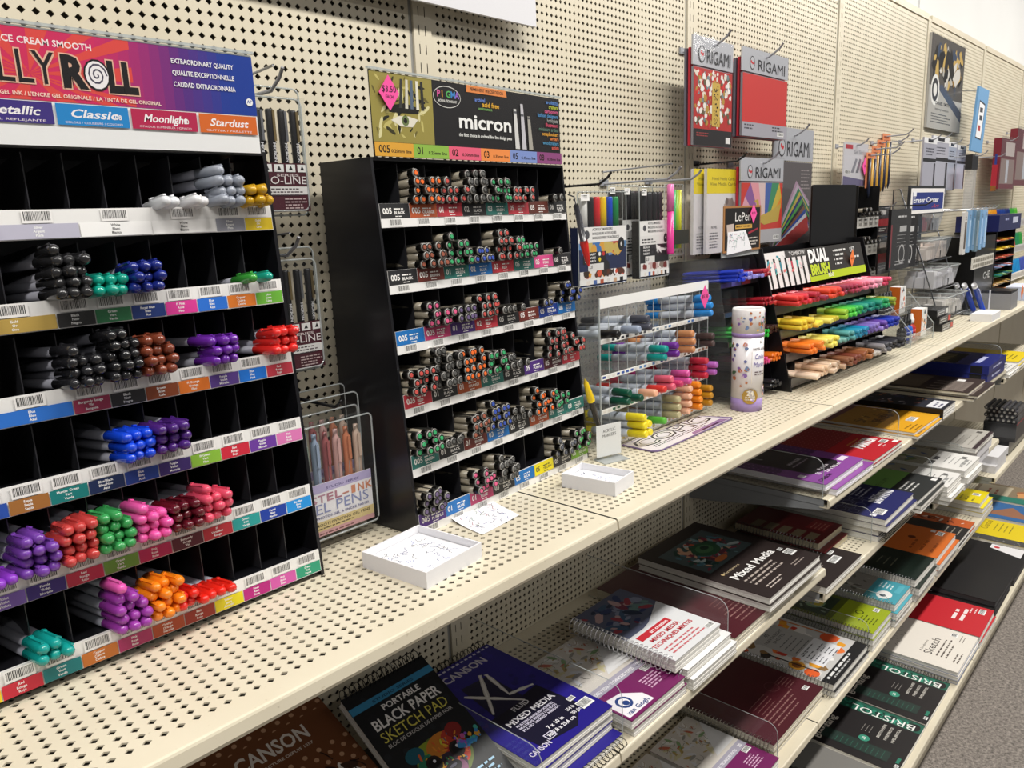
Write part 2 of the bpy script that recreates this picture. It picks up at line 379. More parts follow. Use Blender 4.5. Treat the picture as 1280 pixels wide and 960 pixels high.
DECK = {}
def deck_mesh(w_, depth, full=True):
    key = (round(w_, 4), round(depth, 3))
    if key in DECK: return DECK[key]
    P = lambda a, b, t: (a, b, -t)
    px_ = (w_ - 0.03) / 55.0; py_ = 0.0119; ny = int((depth - 0.045) / py_)
    vs, fs = cells(0.015, px_, 56, -depth + 0.03, py_, ny, 0.0041, 0.0037, 0.0016, P)
    frame_quads(vs, fs, 0.015 - px_ / 2, -depth + 0.03 - py_ / 2, 0.015 + 55.5 * px_, -depth + 0.03 + (ny - 0.5) * py_, 0.0008, -depth + 0.003, w_ - 0.0008, -0.001, P)
    DECK[key] = raw_mesh('deck', vs, fs, 'cream_enamel'); return DECK[key]
LIP = {}
def lip_mesh(w_, depth, hgt):
    key = (round(w_, 4), depth, hgt)
    if key not in LIP:
        y = -depth; prof = [(y + 0.003, 0.0), (y + 0.001, -0.001), (y, -0.003), (y - 0.0015, -hgt + 0.006), (y, -hgt + 0.002), (y + 0.003, -hgt), (y + 0.02, -hgt), (y + 0.02, -hgt + 0.0015), (y + 0.004, -hgt + 0.003), (y + 0.004, -0.0015)]
        LIP[key] = MB().prism(prof, 'x', 0.0008, w_ - 0.0008, '#ddd3b8').mesh('front_lip'); LIP[key].materials.append(MAT['cream_enamel'])
    return LIP[key]
def shelf(i, z, label, depth=0.333, hgt=0.0195, bracket=True):
    x0 = UX[i] + 0.001; w_ = UX[i + 1] - UX[i] - 0.002
    t = thing('metal_shelf', label, 'shelf', (x0, 0, z))
    MB().box((0.002, -depth + 0.022, -0.0160), (w_ - 0.002, -0.002, -0.0150), '#4f4a40').build('hole_shade_plate', 'matte', t)  # plate added under the deck, coloured dark so the holes read as shaded
    sh_obj('deck', deck_mesh(w_, depth), t); sh_obj('front_lip', lip_mesh(w_, depth, hgt), t)
    for bx in ((0.002, w_ - 0.0035) if bracket else ()):
        MB().prism([(-0.004, -0.002), (-depth + 0.012, -0.002), (-depth + 0.012, -0.024), (-0.06, -0.062), (-0.004, -0.066)], 'x', bx, bx + 0.0016, '#8c8f92').build('bracket', 'matte', t)
    return t
SEC = ['section under the gel pen display', 'section under the fineliner display', 'section under the brush pen display', 'section under the ink stand', 'far section past the eraser bins', 'farther section at the right edge', 'last section beyond the frame', 'section at the very end of the wall']
for i in range(8): shelf(i, H, 'cream perforated main shelf of the ' + SEC[i])
for i in range(2): shelf(i, 0.687, ('cream shelf holding the brown and black sketch pads', 'cream shelf holding the mixed media pads')[i])
for i in (2, 3): shelf(i, 0.838, ('upper cream shelf holding the purple and red marker pads', 'upper cream shelf holding the boxed blue set')[i - 2])
shelf(2, 0.625, 'lower cream shelf holding the navy drawing pads'); shelf(3, 0.575, 'lower cream shelf holding the white pads')
for i in (1, 2, 3): shelf(i, 0.315, 'cream shelf near the floor holding the ' + ('maroon pad', 'green spiral pads', 'orange pads')[i - 1])
shelf(4, 0.80, 'far upper shelf holding yellow and white pads'); shelf(4, 0.42, 'far lower shelf holding white boxes')
for i in range(5):
    t = shelf(i, 0.125, 'base deck at carpet level ' + ('under the brown pad', 'under the lower maroon pad', 'holding the black and green bristol pads', 'holding the black portfolios', 'at the far right holding yellow pads')[i], depth=0.468, bracket=False)
    MB().box((0.001, -0.44, -0.125), (UX[i + 1] - UX[i] - 0.003, -0.435, -0.017), '#cfc4a6').build('kick_plate', 'cream_enamel', t)
# ------------------------------------------------------------------ pens
PM = {}
def cached(key, fn):
    if key not in PM: PM[key] = fn()
    return PM[key]
def mat_mesh(mb, name, mat, smooth=True):
    me = mb.mesh(name, smooth); me.materials.append(MAT[mat]); return me
def smooth_flat(me):  # keep end faces crisp
    for p in me.polygons:
        if len(p.vertices) > 4: p.use_smooth = False
    return me
def gel_pen_parts(col, dark=False):
    bar = cached(('gelbar', dark), lambda: smooth_flat(mat_mesh(MB().lathe([(0.0048, 0.034), (0.0048, 0.118), (0.0042, 0.124), (0.0042, 0.13)], 8, '#9a9ba6' if not dark else '#50505a'), 'barrel', 'jelly')))
    cap = cached(('gelcap', col), lambda: smooth_flat(mat_mesh(MB().lathe([(0.0, 0.0), (0.0026, 0.0006), (0.0042, 0.0022), (0.0052, 0.0055), (0.0053, 0.04), (0.0048, 0.0405)], 10, col), 'cap', 'jelly')))
    clip = cached(('gelclip', col), lambda: mat_mesh(MB().box((-0.0014, 0.004, 0.005), (0.0014, 0.030, 0.0066), col).box((-0.0017, 0.027, 0.0046), (0.0017, 0.031, 0.0075), col), 'clip', 'jelly', False))
    return [('barrel', bar, None), ('cap', cap, None), ('clip', clip, 'cap')]
def liner_parts(col):
    bar = cached('linbar', lambda: smooth_flat(mat_mesh(MB().lathe([(0.0055, 0.010), (0.0055, 0.046), (0.0051, 0.0465), (0.0051, 0.128), (0.004, 0.131)], 8, '#938b7b'), 'barrel', 'plastic')))
    cap = cached(('lincap'), lambda: smooth_flat(mat_mesh(MB().lathe([(0.0036, 0.0003), (0.0046, 0.0), (0.0056, 0.0009), (0.0056, 0.0022), (0.0057, 0.0024), (0.0057, 0.0115)], 10, ['#1c1b1a', '#8e8c88', '#4a4845', '#1f1e1d', '#161514']), 'cap', 'plastic')))
    disc = cached(('lindisc', col), lambda: mat_mesh(MB().lathe([(0.0026, -0.0006), (0.0033, 0.0005)], 6, col), 'cap_disc', 'plastic', False))
    clip = cached('linclip', lambda: mat_mesh(MB().box((-0.0012, 0.002, 0.0056), (0.0012, 0.034, 0.0066), '#cfcdc8'), 'clip', 'metal', False))
    return [('barrel', bar, None), ('cap', cap, None), ('cap_disc', disc, 'cap'), ('clip', clip, 'cap')]
def marker_parts(col, grey='#c4cbd6'):
    bar = cached(('mkbar', grey), lambda: smooth_flat(mat_mesh(MB().lathe([(0.0068, 0.034), (0.0072, 0.045), (0.0072, 0.106), (0.0066, 0.116)], 10, grey), 'barrel', 'plastic')))
    cap = cached(('mkcap', col), lambda: smooth_flat(mat_mesh(MB().lathe([(0.0048, 0.0), (0.0063, 0.0012), (0.0067, 0.004), (0.0072, 0.036), (0.0066, 0.0365)], 10, col), 'cap', 'plastic')))
    end = cached(('mkend', col), lambda: smooth_flat(mat_mesh(MB().lathe([(0.0066, 0.1155), (0.0072, 0.116), (0.0067, 0.146), (0.0048, 0.149)], 10, col), 'end_cap', 'plastic')))
    return [('barrel', bar, None), ('cap', cap, None), ('end_cap', end, None)]
def brush_parts(col, body=None):
    bar = cached(('brbar', body or col), lambda: smooth_flat(mat_mesh(MB().lathe([(0.0052, 0.05), (0.0052, 0.125), (0.0045, 0.16)], 8, body or col), 'barrel', 'plastic')))
    cap = cached(('brcap', col), lambda: smooth_flat(mat_mesh(MB().lathe([(0.0046, 0.0), (0.0056, 0.0015), (0.0057, 0.05), (0.0052, 0.0503)], 8, col), 'cap', 'plastic')))
    return [('barrel', bar, None), ('cap', cap, None)]
def slim_parts(col):
    bar = cached(('slbar', col), lambda: smooth_flat(mat_mesh(MB().lathe([(0.0038, 0.042), (0.0038, 0.13), (0.003, 0.133)], 7, col), 'barrel', 'plastic')))
    cap = cached(('slcap', col), lambda: smooth_flat(mat_mesh(MB().lathe([(0.003, 0.0), (0.0048, 0.0008), (0.003, 0.004), (0.0044, 0.007), (0.0042, 0.044)], 6, col), 'cap', 'plastic', False)))
    return [('barrel', bar, None), ('cap', cap, None)]
def put_pen(name, cat, label, group, parts, loc, rz, rx, roll=0.0):
    r = bpy.data.objects.new(name, None); COL.objects.link(r); r.empty_display_size = 0.01
    r.location = loc; r.rotation_mode = 'ZXY'; r.rotation_euler = (rx, roll, rz)
    r['label'] = label; r['category'] = cat; r['group'] = group; d = {}
    for nm, me, par in parts:
        o = bpy.data.objects.new(nm, me); COL.objects.link(o); o.parent = d[par] if par else r; d[nm] = o
    return r
def layers(n, w_, r):
    m_ = max(1, int(w_ / (2 * r) + 0.001)); out = []; j = 0
    while len(out) < n:
        k = m_
        off = (w_ - k * 2 * r) / 2 + r + (0.28 * r if j % 2 else -0.12 * r)
        for i in range(k):
            if len(out) < n: out.append((off + i * 2 * r, r + j * 1.88 * r))
        j += 1
    return out

# ------------------------------------------------------------------ tall black pen racks
class Rack:
    def __init__(s, name, label, x0, yl, rz, width, ncol, tops, ht, slope, depth, strip_h, rec=0.012):
        s.t = thing(name, label, 'pen display', (x0, yl, H), rz); s.w = width; s.n = ncol; s.cw = width / ncol; s.tops = [z - H for z in tops]; s.ht = ht - H; s.sl = slope; s.D = depth; s.sh = strip_h
        bk = '#16161a'; t = s.t; yf = s.yf
        for x in (-0.004, width): MB().prism([(0, 0.001), (yf(s.ht), s.ht), (depth, s.ht), (depth, 0.001)], 'x', x, x + 0.004, bk).build('side_panel', 'plastic', t)
        MB().box((0, depth - 0.002, 0.001), (width, depth, s.ht), bk).build('back_panel', 'plastic', t)
        MB().box((0, yf(s.ht), s.ht - 0.004), (width, depth, s.ht), bk).build('top_panel', 'plastic', t)
        for k, z in enumerate(s.tops):
            y0 = yf(z) + 0.002; dz = (depth - 0.003 - y0) * math.tan(math.radians(7))
            zb = max(z - 0.004 - dz, 0.0015)
            MB().add([(0, y0, z - 0.003), (width, y0, z - 0.003), (width, depth - 0.003, zb + 0.0015), (0, depth - 0.003, zb + 0.0015), (0, y0, z - 0.0045), (width, y0, z - 0.0045), (width, depth - 0.003, zb), (0, depth - 0.003, zb)], [(0, 1, 2, 3), (7, 6, 5, 4), (4, 5, 1, 0), (6, 7, 3, 2)], bk).build('tray', 'plastic', t)
            ztop = (s.tops[k - 1] - 0.03) if k else s.ht - 0.006
            for c in range(1, ncol):
                x = c * s.cw
                MB().prism([(y0 + rec, z - 0.004), (yf(ztop) + rec, ztop), (depth - 0.004, ztop - 0.01), (depth - 0.004, zb + 0.002)], 'x', x - 0.0005, x + 0.0005, '#2c2c30').build('divider', 'plastic', t)
    def yf(s, z): return s.sl * z
    def strip(s, k, paint, col='#e9e8e6'):
        z = s.tops[k]; h = s.sh; y = s.yf(z); yb = s.yf(z - h)
        o = MB().add([(0, yb - 0.001, z - h), (s.w, yb - 0.001, z - h), (s.w, y - 0.001, z), (0, y - 0.001, z), (0, yb + 0.0005, z - h), (s.w, yb + 0.0005, z - h), (s.w, y + 0.0005, z), (0, y + 0.0005, z)], [(0, 1, 2, 3), (7, 6, 5, 4), (3, 2, 6, 7), (4, 5, 1, 0), (1, 5, 6, 2), (4, 0, 3, 7)], col).build('label_strip', 'gloss', s.t)
        pr = Print((0, yb - 0.0011, z - h), (1, 0, 0), (0, y - yb, h)); paint(pr); pr.build('label_print', o)
    def world(s, p): return s.t.location + Matrix.Rotation(s.t.rotation_euler.z, 3, 'Z') @ V(p)
    def fill(s, k, c, n, parts, r, prot, name, cat, label, yaw=0.0, rx=-7, wcols=1.0, xoff=0.0, seed=0, len_=0.13):
        rnd = random.Random(seed + k * 100 + int(c * 10)); z = s.tops[k]; x0 = c * s.cw + 0.0008 + xoff; wd = s.cw * wcols - 0.0016
        # pile order: nearest bottom layer first
        tot = layers(n, wd, r); mid = x0 + wd / 2
        for (px_, pz_) in tot:
            pr_ = rnd.uniform(*prot); a = math.radians(rx)
            y = s.yf(z) - pr_; zz = z - 0.003 + pz_ * 1.0 + 0.0004 - math.tan(a) * (pr_ + 0.003)
            put_pen(name, cat, label, label.split(' in the ')[0] + ' pile', parts, s.world((x0 + px_, y, zz)), s.t.rotation_euler.z + math.radians(yaw + rnd.uniform(-1.2, 1.2)), a + math.radians(rnd.uniform(-0.4, 0.4)), rnd.uniform(-0.7, 0.7))
ROWN = ['top', 'second', 'third', 'fourth', 'fifth', 'bottom']
# --- gel pens
TOPS = [1.4634, 1.3852, 1.3068, 1.2310, 1.1528, 1.0748]
GX1 = -0.345; GC = 0.0322; GN = 12
gel = Rack('gel_pen_display', 'tall black counter rack of gel pens with red and blue header sign', GX1 - GN * GC, -0.1582, 0.0, GN * GC, GN, TOPS, 1.519, 0.0715, 0.150, 0.0258)
# strips: (columns wide, colour, words) from the right
G_L = [
 [(1, '#d8bb1c', 'Gold Or Oro'), (1, '#8e8f9a', 'Silver Argent Plata'), (2, '#f1f0ee', 'White Blanc Blanco'), (2, '#f4f3f1', 'White Blanc Blanco'), (2, '#b9b7c8', 'Silver Argent Plata'), (2, '#c9a227', 'Gold Or Oro'), (2, '#7b4a9c', 'Purple Violet Morado')],
 [(1, '#6cb63c', 'Lime Lime Lima'), (1, '#d9792b', 'Copper Cuivre Cobre'), (1, '#2a6fd0', 'Blue Bleu Azul'), (1, '#d83a94', 'Fl Pink Rose Fluo'), (1, '#20397c', 'Royal Blue Bleu Roi Azul'), (1, '#2f7a4c', 'Green Vert Verde'), (1, '#2b2a2a', 'Black Noir Negro'), (2, '#b89a4e', 'Gold Or Oro'), (3, '#8a6a3a', 'Bronze Bronze Bronce')],
 [(1, '#bf3a4a', 'Red Rouge Rojo'), (1, '#1f74d6', 'Blue Bleu Azul'), (1, '#5b3f8f', 'Purple Violet Morado'), (1, '#e0762a', 'Fl Orange Orange Fluo'), (1, '#8a4425', 'Brown Brun Cafe'), (1, '#28272a', 'Black Noir Negro'), (1, '#9c3050', 'Burgundy Rouge Vin Borgona'), (2, '#2c6fc9', 'Blue Bleu Azul'), (3, '#3a8a5a', 'Green Vert Verde')],
 [(1, '#d978b4', 'Pink Rose Rosa'), (1, '#6a3a9c', 'Purple Violet Morado'), (1, '#c8283c', 'Red Rouge Rojo'), (1, '#86b83c', 'Fl Green Vert Fluo Verde'), (1, '#3d2a6c', 'Purple Violet Morado'), (1, '#23408f', 'Blue Bleu Azul'), (1, '#1c2c54', 'Blue/Black Bleu/Noir Azul'), (1, '#177a78', 'Hunter Green Vert Verde'), (1, '#a06a34', 'Sepia Sepia Sepia'), (1, '#2a50a8', 'Blue Bleu Azul'), (2, '#8a8a90', 'Grey Gris Gris')],
 [(1, '#2490dc', 'Sky Blue Bleu Ciel'), (1, '#1f3fa0', 'Pastel Bleu Marino'), (1, '#2a9a98', 'Green Vert Verde'), (1, '#b4303c', 'Fl Vermilion Rouge'), (1, '#5a1e2c', 'Burgundy Rouge Vin'), (1, '#b8255a', 'Pink Rose Rosa'), (1, '#6fa03c', 'Green Vert Verde'), (1, '#c0304a', 'Red Rouge Rojo'), (1, '#3c2878', 'Purple Violet Morado'), (1, '#7a5cb0', 'Violet Violet Violeta'), (2, '#4a6ab0', 'Blue Bleu Azul')],
 [(1, '#2f9a78', 'Green Vert Verde'), (1, '#d05aa8', 'Pink Rose Rosa'), (1, '#b4207c', 'Rose Rosa Rosa'), (1, '#e6d81c', 'Yellow Jaune Amarillo'), (1, '#9c3020', 'Red Rouge Rojo'), (1, '#b04a20', 'Orange Orange Naranja'), (1, '#b03068', 'Pink Rose Rosa'), (1, '#c4702c', 'Copper Cuivre Cobre'), (1, '#187c80', 'Green Vert Verde'), (1, '#c8283c', 'Red Rouge Rojo'), (2, '#f0d020', 'Yellow Jaune Amarillo')]]
for k in range(6):
    def paint(pr, k=k):
        x = GN * GC; sh = 0.0258
        for nc, col, words in G_L[k]:
            x0 = x - nc * GC
            pr.rect(x0 + 0.0004, 0.0008, x - 0.0006, sh * 0.52, col)
            ws = words.split(); tc = '#1c1c1c' if sum(C(col)) > 1.9 else '#f4f4f2'
            if len(ws) > 3 and len(ws) < 6: ws = [' '.join(ws[:2])] + ws[2:]
            for j, wd in enumerate(ws[:3]): pr.text(wd, (x0 + x) / 2 - 0.001, sh * 0.37 - j * 0.0034, 0.0022, tc, 'b', al='c')
            pr.barcode((x0 + x) / 2 - 0.0125, sh * 0.55, (x0 + x) / 2 + 0.0115, sh * 0.98, '#eceae8', 22)
            x = x0
    gel.strip(k, paint)
def gpens(k, c, n, col, word, **kw):
    kw.setdefault('xoff', -0.004); c_ = GN - 1 - c
    gel.fill(k, c_, n, gel_pen_parts(col), 0.0051, (0.020, 0.030), 'gel_pen', 'pen', f'{word} gel pen in the {ROWN[k]} row of the gel pen rack', yaw=5, seed=3, **kw)
gpens(0, 0, 5, '#c79a1e', 'gold capped', xoff=-0.004); gpens(0, 1, 10, '#9aa0ac', 'silver grey capped', xoff=-0.004); gpens(0, 2, 2, '#e8e8ea', 'white capped', wcols=1.0, xoff=0.0); gpens(0, 3, 2, '#e4e6ea', 'pale white capped', xoff=0.004); gpens(0, 8, 1, '#787a84', 'dark grey capped', xoff=0.004)
gpens(1, 0, 1, '#3fa03f', 'lime green capped', xoff=-0.014); gpens(1, 0, 1, '#1fa08c', 'sea green capped', xoff=0.004); gpens(1, 4, 9, '#1c2a80', 'navy capped'); gpens(1, 5, 6, '#0f9a86', 'jade green capped'); gpens(1, 6, 13, '#2a2a2c', 'black capped'); gpens(1, 8, 1, '#c79a1e', 'ochre gold capped', xoff=0.0)
gpens(2, 0, 9, '#e3302c', 'bright red capped', xoff=0.0); gpens(2, 2, 9, '#6a2aa0', 'violet capped'); gpens(2, 4, 11, '#7c3c28', 'brown capped'); gpens(2, 5, 14, '#1f1f22', 'jet black capped'); gpens(2, 6, 10, '#26262a', 'glossy black capped', xoff=-0.006)
gpens(3, 4, 9, '#4a2478', 'deep purple capped'); gpens(3, 5, 9, '#1848d8', 'royal blue capped'); gpens(3, 10, 2, '#6ac4e8', 'sky blue capped', xoff=0.022)
gpens(4, 3, 10, '#e0506c', 'coral pink capped'); gpens(4, 4, 9, '#5c1220', 'burgundy capped'); gpens(4, 5, 10, '#e85aa8', 'candy pink capped'); gpens(4, 6, 11, '#3a9a54', 'grass green capped'); gpens(4, 7, 12, '#c0403e', 'brick red capped'); gpens(4, 8, 11, '#7440a4', 'glitter purple capped'); gpens(4, 9, 3, '#8a3ac0', 'lilac capped', xoff=-0.004)
gpens(5, 3, 3, '#e0281c', 'vermilion capped', xoff=-0.014); gpens(5, 4, 5, '#dc2418', 'scarlet capped', xoff=-0.012); gpens(5, 5, 12, '#f08418', 'orange capped'); gpens(5, 6, 11, '#9a3ca4', 'magenta purple capped'); gpens(5, 8, 5, '#149a94', 'turquoise capped', xoff=-0.006)
put_pen('gel_pen', 'pen', 'pink capped gel pen lying on top of the magenta purple pile', 'odd pink pen', gel_pen_parts('#e05ab0'), gel.world(((GN - 7) * GC + 0.004, gel.yf(gel.tops[5]) - 0.030, gel.tops[5] + 0.0475)), math.radians(4), math.radians(-7))
# --- header sign
def sx(px, py): return onY(px, py, -0.1365)
GS0, GS1, GZ0, GZ1 = -0.7314, -0.353, 1.5165, 1.6125
sg = MB().box((GS0, -0.1350, GZ0), (GS1, -0.1335, GZ1), '#efefef').build('header_sign', 'gloss', gel.t, loc=-gel.t.location, label='header sign with curly white lettering on red and blue')
pr = Print((0, -0.1352, 0), (1, 0, 0), (0, 0, 1)); zb1 = 1.5345; zb2 = 1.5535
def mixc(a, b, t): a, b = C(a), C(b); return tuple(a[i] * (1 - t) + b[i] * t for i in range(3))
N = 40
for i in range(N):
    x0 = GS0 + (GS1 - GS0) * i / N; x1 = GS0 + (GS1 - GS0) * (i + 1) / N; t = (i + 0.5) / N
    col = mixc('#d83048', '#cf2a62', t / 0.6) if t < 0.6 else (mixc('#cf2a62', '#5a2a80', (t - 0.6) / 0.2) if t < 0.8 else mixc('#5a2a80', '#1a3c98', min(1, (t - 0.8) / 0.12)))
    pr.mb.quad([pr.P(x0, zb2), pr.P(x1, zb2), pr.P(x1, GZ1 - 0.0015), pr.P(x0, GZ1 - 0.0015)], col)
pr.k += 1
cx, cz = -0.56, 1.575
for i in range(26):
    a = 2 * math.pi * i / 26; rr = 0.12; pts = [(cx, cz)]
    for da in (0.0, 0.11):
        pts.append((cx + rr * 1.3 * math.cos(a + da), cz + rr * math.sin(a + da)))
    pts = [(min(max(p[0], GS0), GS1), min(max(p[1], zb2), GZ1 - 0.0015)) for p in pts]
    pr.mb.quad([pr.P(min(p[0], -0.475), p[1]) for p in pts], '#de4a44')
pr.k += 1
pr.text('ICE CREAM SMOOTH', onY(115, 60, -.1365).x, 1.5985, 0.0052, '#f6e6e6', 'b', al='r')
xr = onY(172, 108, -.1365).x; xl = onY(79, 106, -.1365).x; xm = onY(112, 106, -.1365).x; xm2 = onY(136, 106, -.1365).x
for off, cc in ((0.0011, '#e9b9a0'), (0.0, '#191517')):
    for dx, dz in (((-off, -off), (off, off), (-off, off), (off, -off)) if off else ((0, 0),)):
        pr.text('R', xl + dx, 1.5672 + dz, 0.0245, cc, 'x', wid=(xm - xl) * 0.86); pr.text('LL', xm2 + dx, 1.5660 + dz, 0.0245, cc, 'x', wid=xr - xm2)
        pr.text('GELLY', xl - 0.004 + dx, 1.5672 + dz, 0.0265, cc, 'r', wid=(xr - xl) * 1.28, al='r')
ox, oz = (xm + xm2) / 2 - 0.0005, 1.5785
pr.disc(ox, oz, 0.0112, '#191517', ry=0.0135); pr.disc(ox, oz, 0.0098, '#f2eef0', ry=0.0118)
for j in range(22):
    a = j * 0.62; r = 0.0092 - j * 0.00037; a2 = (j + 1) * 0.62; r2 = 0.0092 - (j + 1) * 0.00037
    pr.mb.quad([pr.P(ox + r * math.cos(a), oz + r * 1.2 * math.sin(a)), pr.P(ox + r2 * math.cos(a2), oz + r2 * 1.2 * math.sin(a2)), pr.P(ox + (r2 - 0.0013) * math.cos(a2), oz + (r2 - 0.0013) * 1.2 * math.sin(a2)), pr.P(ox + (r - 0.0013) * math.cos(a), oz + (r - 0.0013) * 1.2 * math.sin(a))], '#4a4458')
pr.k += 1
pr.text("THE ORIGINAL GEL INK / L'ENCRE GEL ORIGINALE / LA TINTA DE GEL ORIGINAL", onY(201, 123, -.1365).x, 1.5568, 0.0031, '#f6d8c8', 'b', al='r')
for j, s_ in enumerate(('EXTRAORDINARY QUALITY', 'QUALITE EXCEPTIONNELLE', 'CALIDAD EXTRAORDINARIA')):
    pr.text(s_, onY(213, 70, -.1365).x, 1.5965 - j * 0.0105, 0.0042, '#f2f0f4', 'b', wid=0.063)
pr.disc(-0.3605, 1.5665, 0.0038, '#f2f2f2'); pr.text('AP', -0.3605, 1.5655, 0.003, '#1a3c98', 'b', al='c')
xs_ = [onY(-40, 150, -.1365).x, onY(70, 150, -.1365).x, onY(164, 155, -.1365).x, onY(249, 160, -.1365).x, GS1 - 0.001]
for j, (cc, t1, t2) in enumerate((('#3f3080', 'Metallic', 'METAL REFLEJANTE'), ('#2287cc', 'Classic', 'COLORS / COULEURS / COLORES'), ('#b82450', 'Moonlight', 'OPAQUE LUMINEUX / OPACO'), ('#d96a28', 'Stardust', 'GLITTER / PAILLETTE'))):
    a0, a1 = xs_[j] + 0.0012, xs_[j + 1] - 0.0012; pr.rect(a0, zb1, a1, zb2 - 0.0012, cc)
    pr.text(t1, (a0 + a1) / 2, zb1 + 0.0068, 0.0068, '#f6f2f4', 'b', al='c', shear=0.25, wid=min(0.042, (a1 - a0) * 0.66)); pr.text(t2, (a0 + a1) / 2, zb1 + 0.0016, 0.0018, '#f0e4ea', al='c', wid=(a1 - a0) * 0.8)
pr.text('08', onY(144, 147, -.1365).x, zb1 + 0.0068, 0.004, '#f6f2f4', 'b'); pr.text('10', onY(229, 153, -.1365).x, zb1 + 0.0068, 0.004, '#f6f2f4', 'b')
pr.build('sign_print', sg, 'gloss')
MB().quad([(GS0 - 0.002, -0.1372, GZ0 - 0.002), (GS1 + 0.002, -0.1372, GZ0 - 0.002), (GS1 + 0.002, -0.1372, GZ1 + 0.003), (GS0 - 0.002, -0.1372, GZ1 + 0.003)], '#ffffff').build('sign_cover', 'clear', sg)
MB().box((GS0 - 0.002, -0.1374, GZ1 + 0.001), (GS1 + 0.002, -0.1334, GZ1 + 0.0035), '#ffffff').build('cover_edge', 'acrylic_edge', sg)

# --- fineliners
MX0, MW = -0.199, 0.389; MCW = MW / 8; MT = [1.4632, 1.3825, 1.3075, 1.2275, 1.1490, 1.0705]
lin_rack = Rack('fineliner_display', 'tall black counter rack of fineliner pens under a dark header sign', MX0, -0.1640, 0.066, MW, 8, MT, 1.518, 0.079, 0.134, 0.0290)
LC = {'BLACK': '#242426', 'ORANGE': '#b0522a', 'RED': '#b83440', 'GREEN': '#2a7068', 'SEPIA': '#5c2c22', 'BROWN': '#6a2c24', 'BLUE': '#1c6fb8', 'ROSE': '#b83a6a', 'PURPLE': '#4a2a78', 'ROYAL BLUE': '#1c3a8c', 'BURGUNDY': '#4a1c26', 'YELLOW': '#e8d81c', 'FRESH GREEN': '#7aa83c', 'BLUEBLACK': '#26262c', 'PINK': '#d8508c'}
DC = {'BLACK': '#5a5a58', 'ORANGE': '#f07030', 'RED': '#c8544e', 'GREEN': '#3fa86c', 'BROWN': '#9a5a48', 'BLUE': '#4058b0', 'ROSE': '#e0608c', 'PURPLE': '#6a5a80', 'BURGUNDY': '#b85a58', 'ROYAL BLUE': '#5060a0', 'SEPIA': '#7a5a48', 'FRESH GREEN': '#4aa85c', 'BLUEBLACK': '#565a66', 'PINK': '#e87aa0', 'YELLOW': '#e8d040'}
M_L = [[('005', 'BLACK', 0), ('005', 'ORANGE', 13), ('01', 'RED', 9), ('02', 'BLACK', 15), ('03', 'GREEN', 12), ('05', 'RED', 8), ('05', 'SEPIA', 0), ('08', 'BLACK', 2)],
 [('005', 'BLACK', 0), ('005', 'BROWN', 11), ('01', 'GREEN', 13), ('02', 'BLUE', 7), ('03', 'RED', 14), ('05', 'GREEN', 10), ('05', 'PINK', 0), ('08', 'BLACK', 1)],
 [('005', 'BLUE', 0), ('005', 'ROSE', 10), ('01', 'PURPLE', 8), ('02', 'RED', 12), ('05', 'BLACK', 4), ('05', 'BROWN', 0), ('05', 'ROYAL BLUE', 2), ('08', 'BLUE', 10)],
 [('005', 'RED', 12), ('01', 'BLACK', 18), ('01', 'ORANGE', 16), ('02', 'GREEN', 12), ('05', 'BLACK', 6), ('05', 'PURPLE', 0), ('05', 'BURGUNDY', 16), ('08', 'RED', 10)],
 [('005', 'GREEN', 11), ('01', 'BLACK', 4), ('01', 'BROWN', 11), ('03', 'BLUE', 13), ('05', 'BLACK', 6), ('05', 'ORANGE', 13), ('05', 'GREEN', 9), ('08', 'GREEN', 0)],
 [('005', 'PURPLE', 11), ('01', 'BLUE', 0), ('01', 'ROSE', 11), ('03', 'BLACK', 13), ('05', 'BLUE', 0), ('05', 'YELLOW', 0), ('05', 'BLUEBLACK', 9), ('05', 'FRESH GREEN', 11)]]
for k in range(6):
    def paint(pr, k=k):
        for c, (num, nm, n) in enumerate(M_L[k]):
            x0 = c * MCW; pr.rect(x0 + (0.0005 if c else 0), 0.0110, x0 + MCW, 0.0290, LC[nm]); tc = '#2a2a2a' if nm == 'YELLOW' else '#f2f0ec'
            pr.text(num, x0 + 0.004, 0.0165, 0.0070, tc, 'b'); pr.text(nm, x0 + 0.0225, 0.0160, 0.0036, tc, 'b', wid=min(0.022, 0.0036 * len(nm))); pr.lines(x0 + 0.0225, 0.0215, 0.018, 1, 0.003, 0.0016, tc); pr.lines(x0 + 0.024, 0.0128, 0.012, 1, 0.003, 0.0010, tc)
            pr.barcode(x0 + 0.013, 0.0008, x0 + 0.034, 0.0105, '#eeedea', 16)
    lin_rack.strip(k, paint)
    for c, (num, nm, n) in enumerate(M_L[k]):
        if n: lin_rack.fill(k, c, n, liner_parts(DC[nm]), 0.0057, (0.008, 0.020), 'fineliner_pen', 'pen', f'fineliner with {nm.lower()} cap disc in the {ROWN[k]} row, {("first","second","third","fourth","fifth","sixth","seventh","last")[c]} compartment of the fineliner rack', yaw=1, rx=-5, seed=11, xoff=(0.0 if c else 0.001))
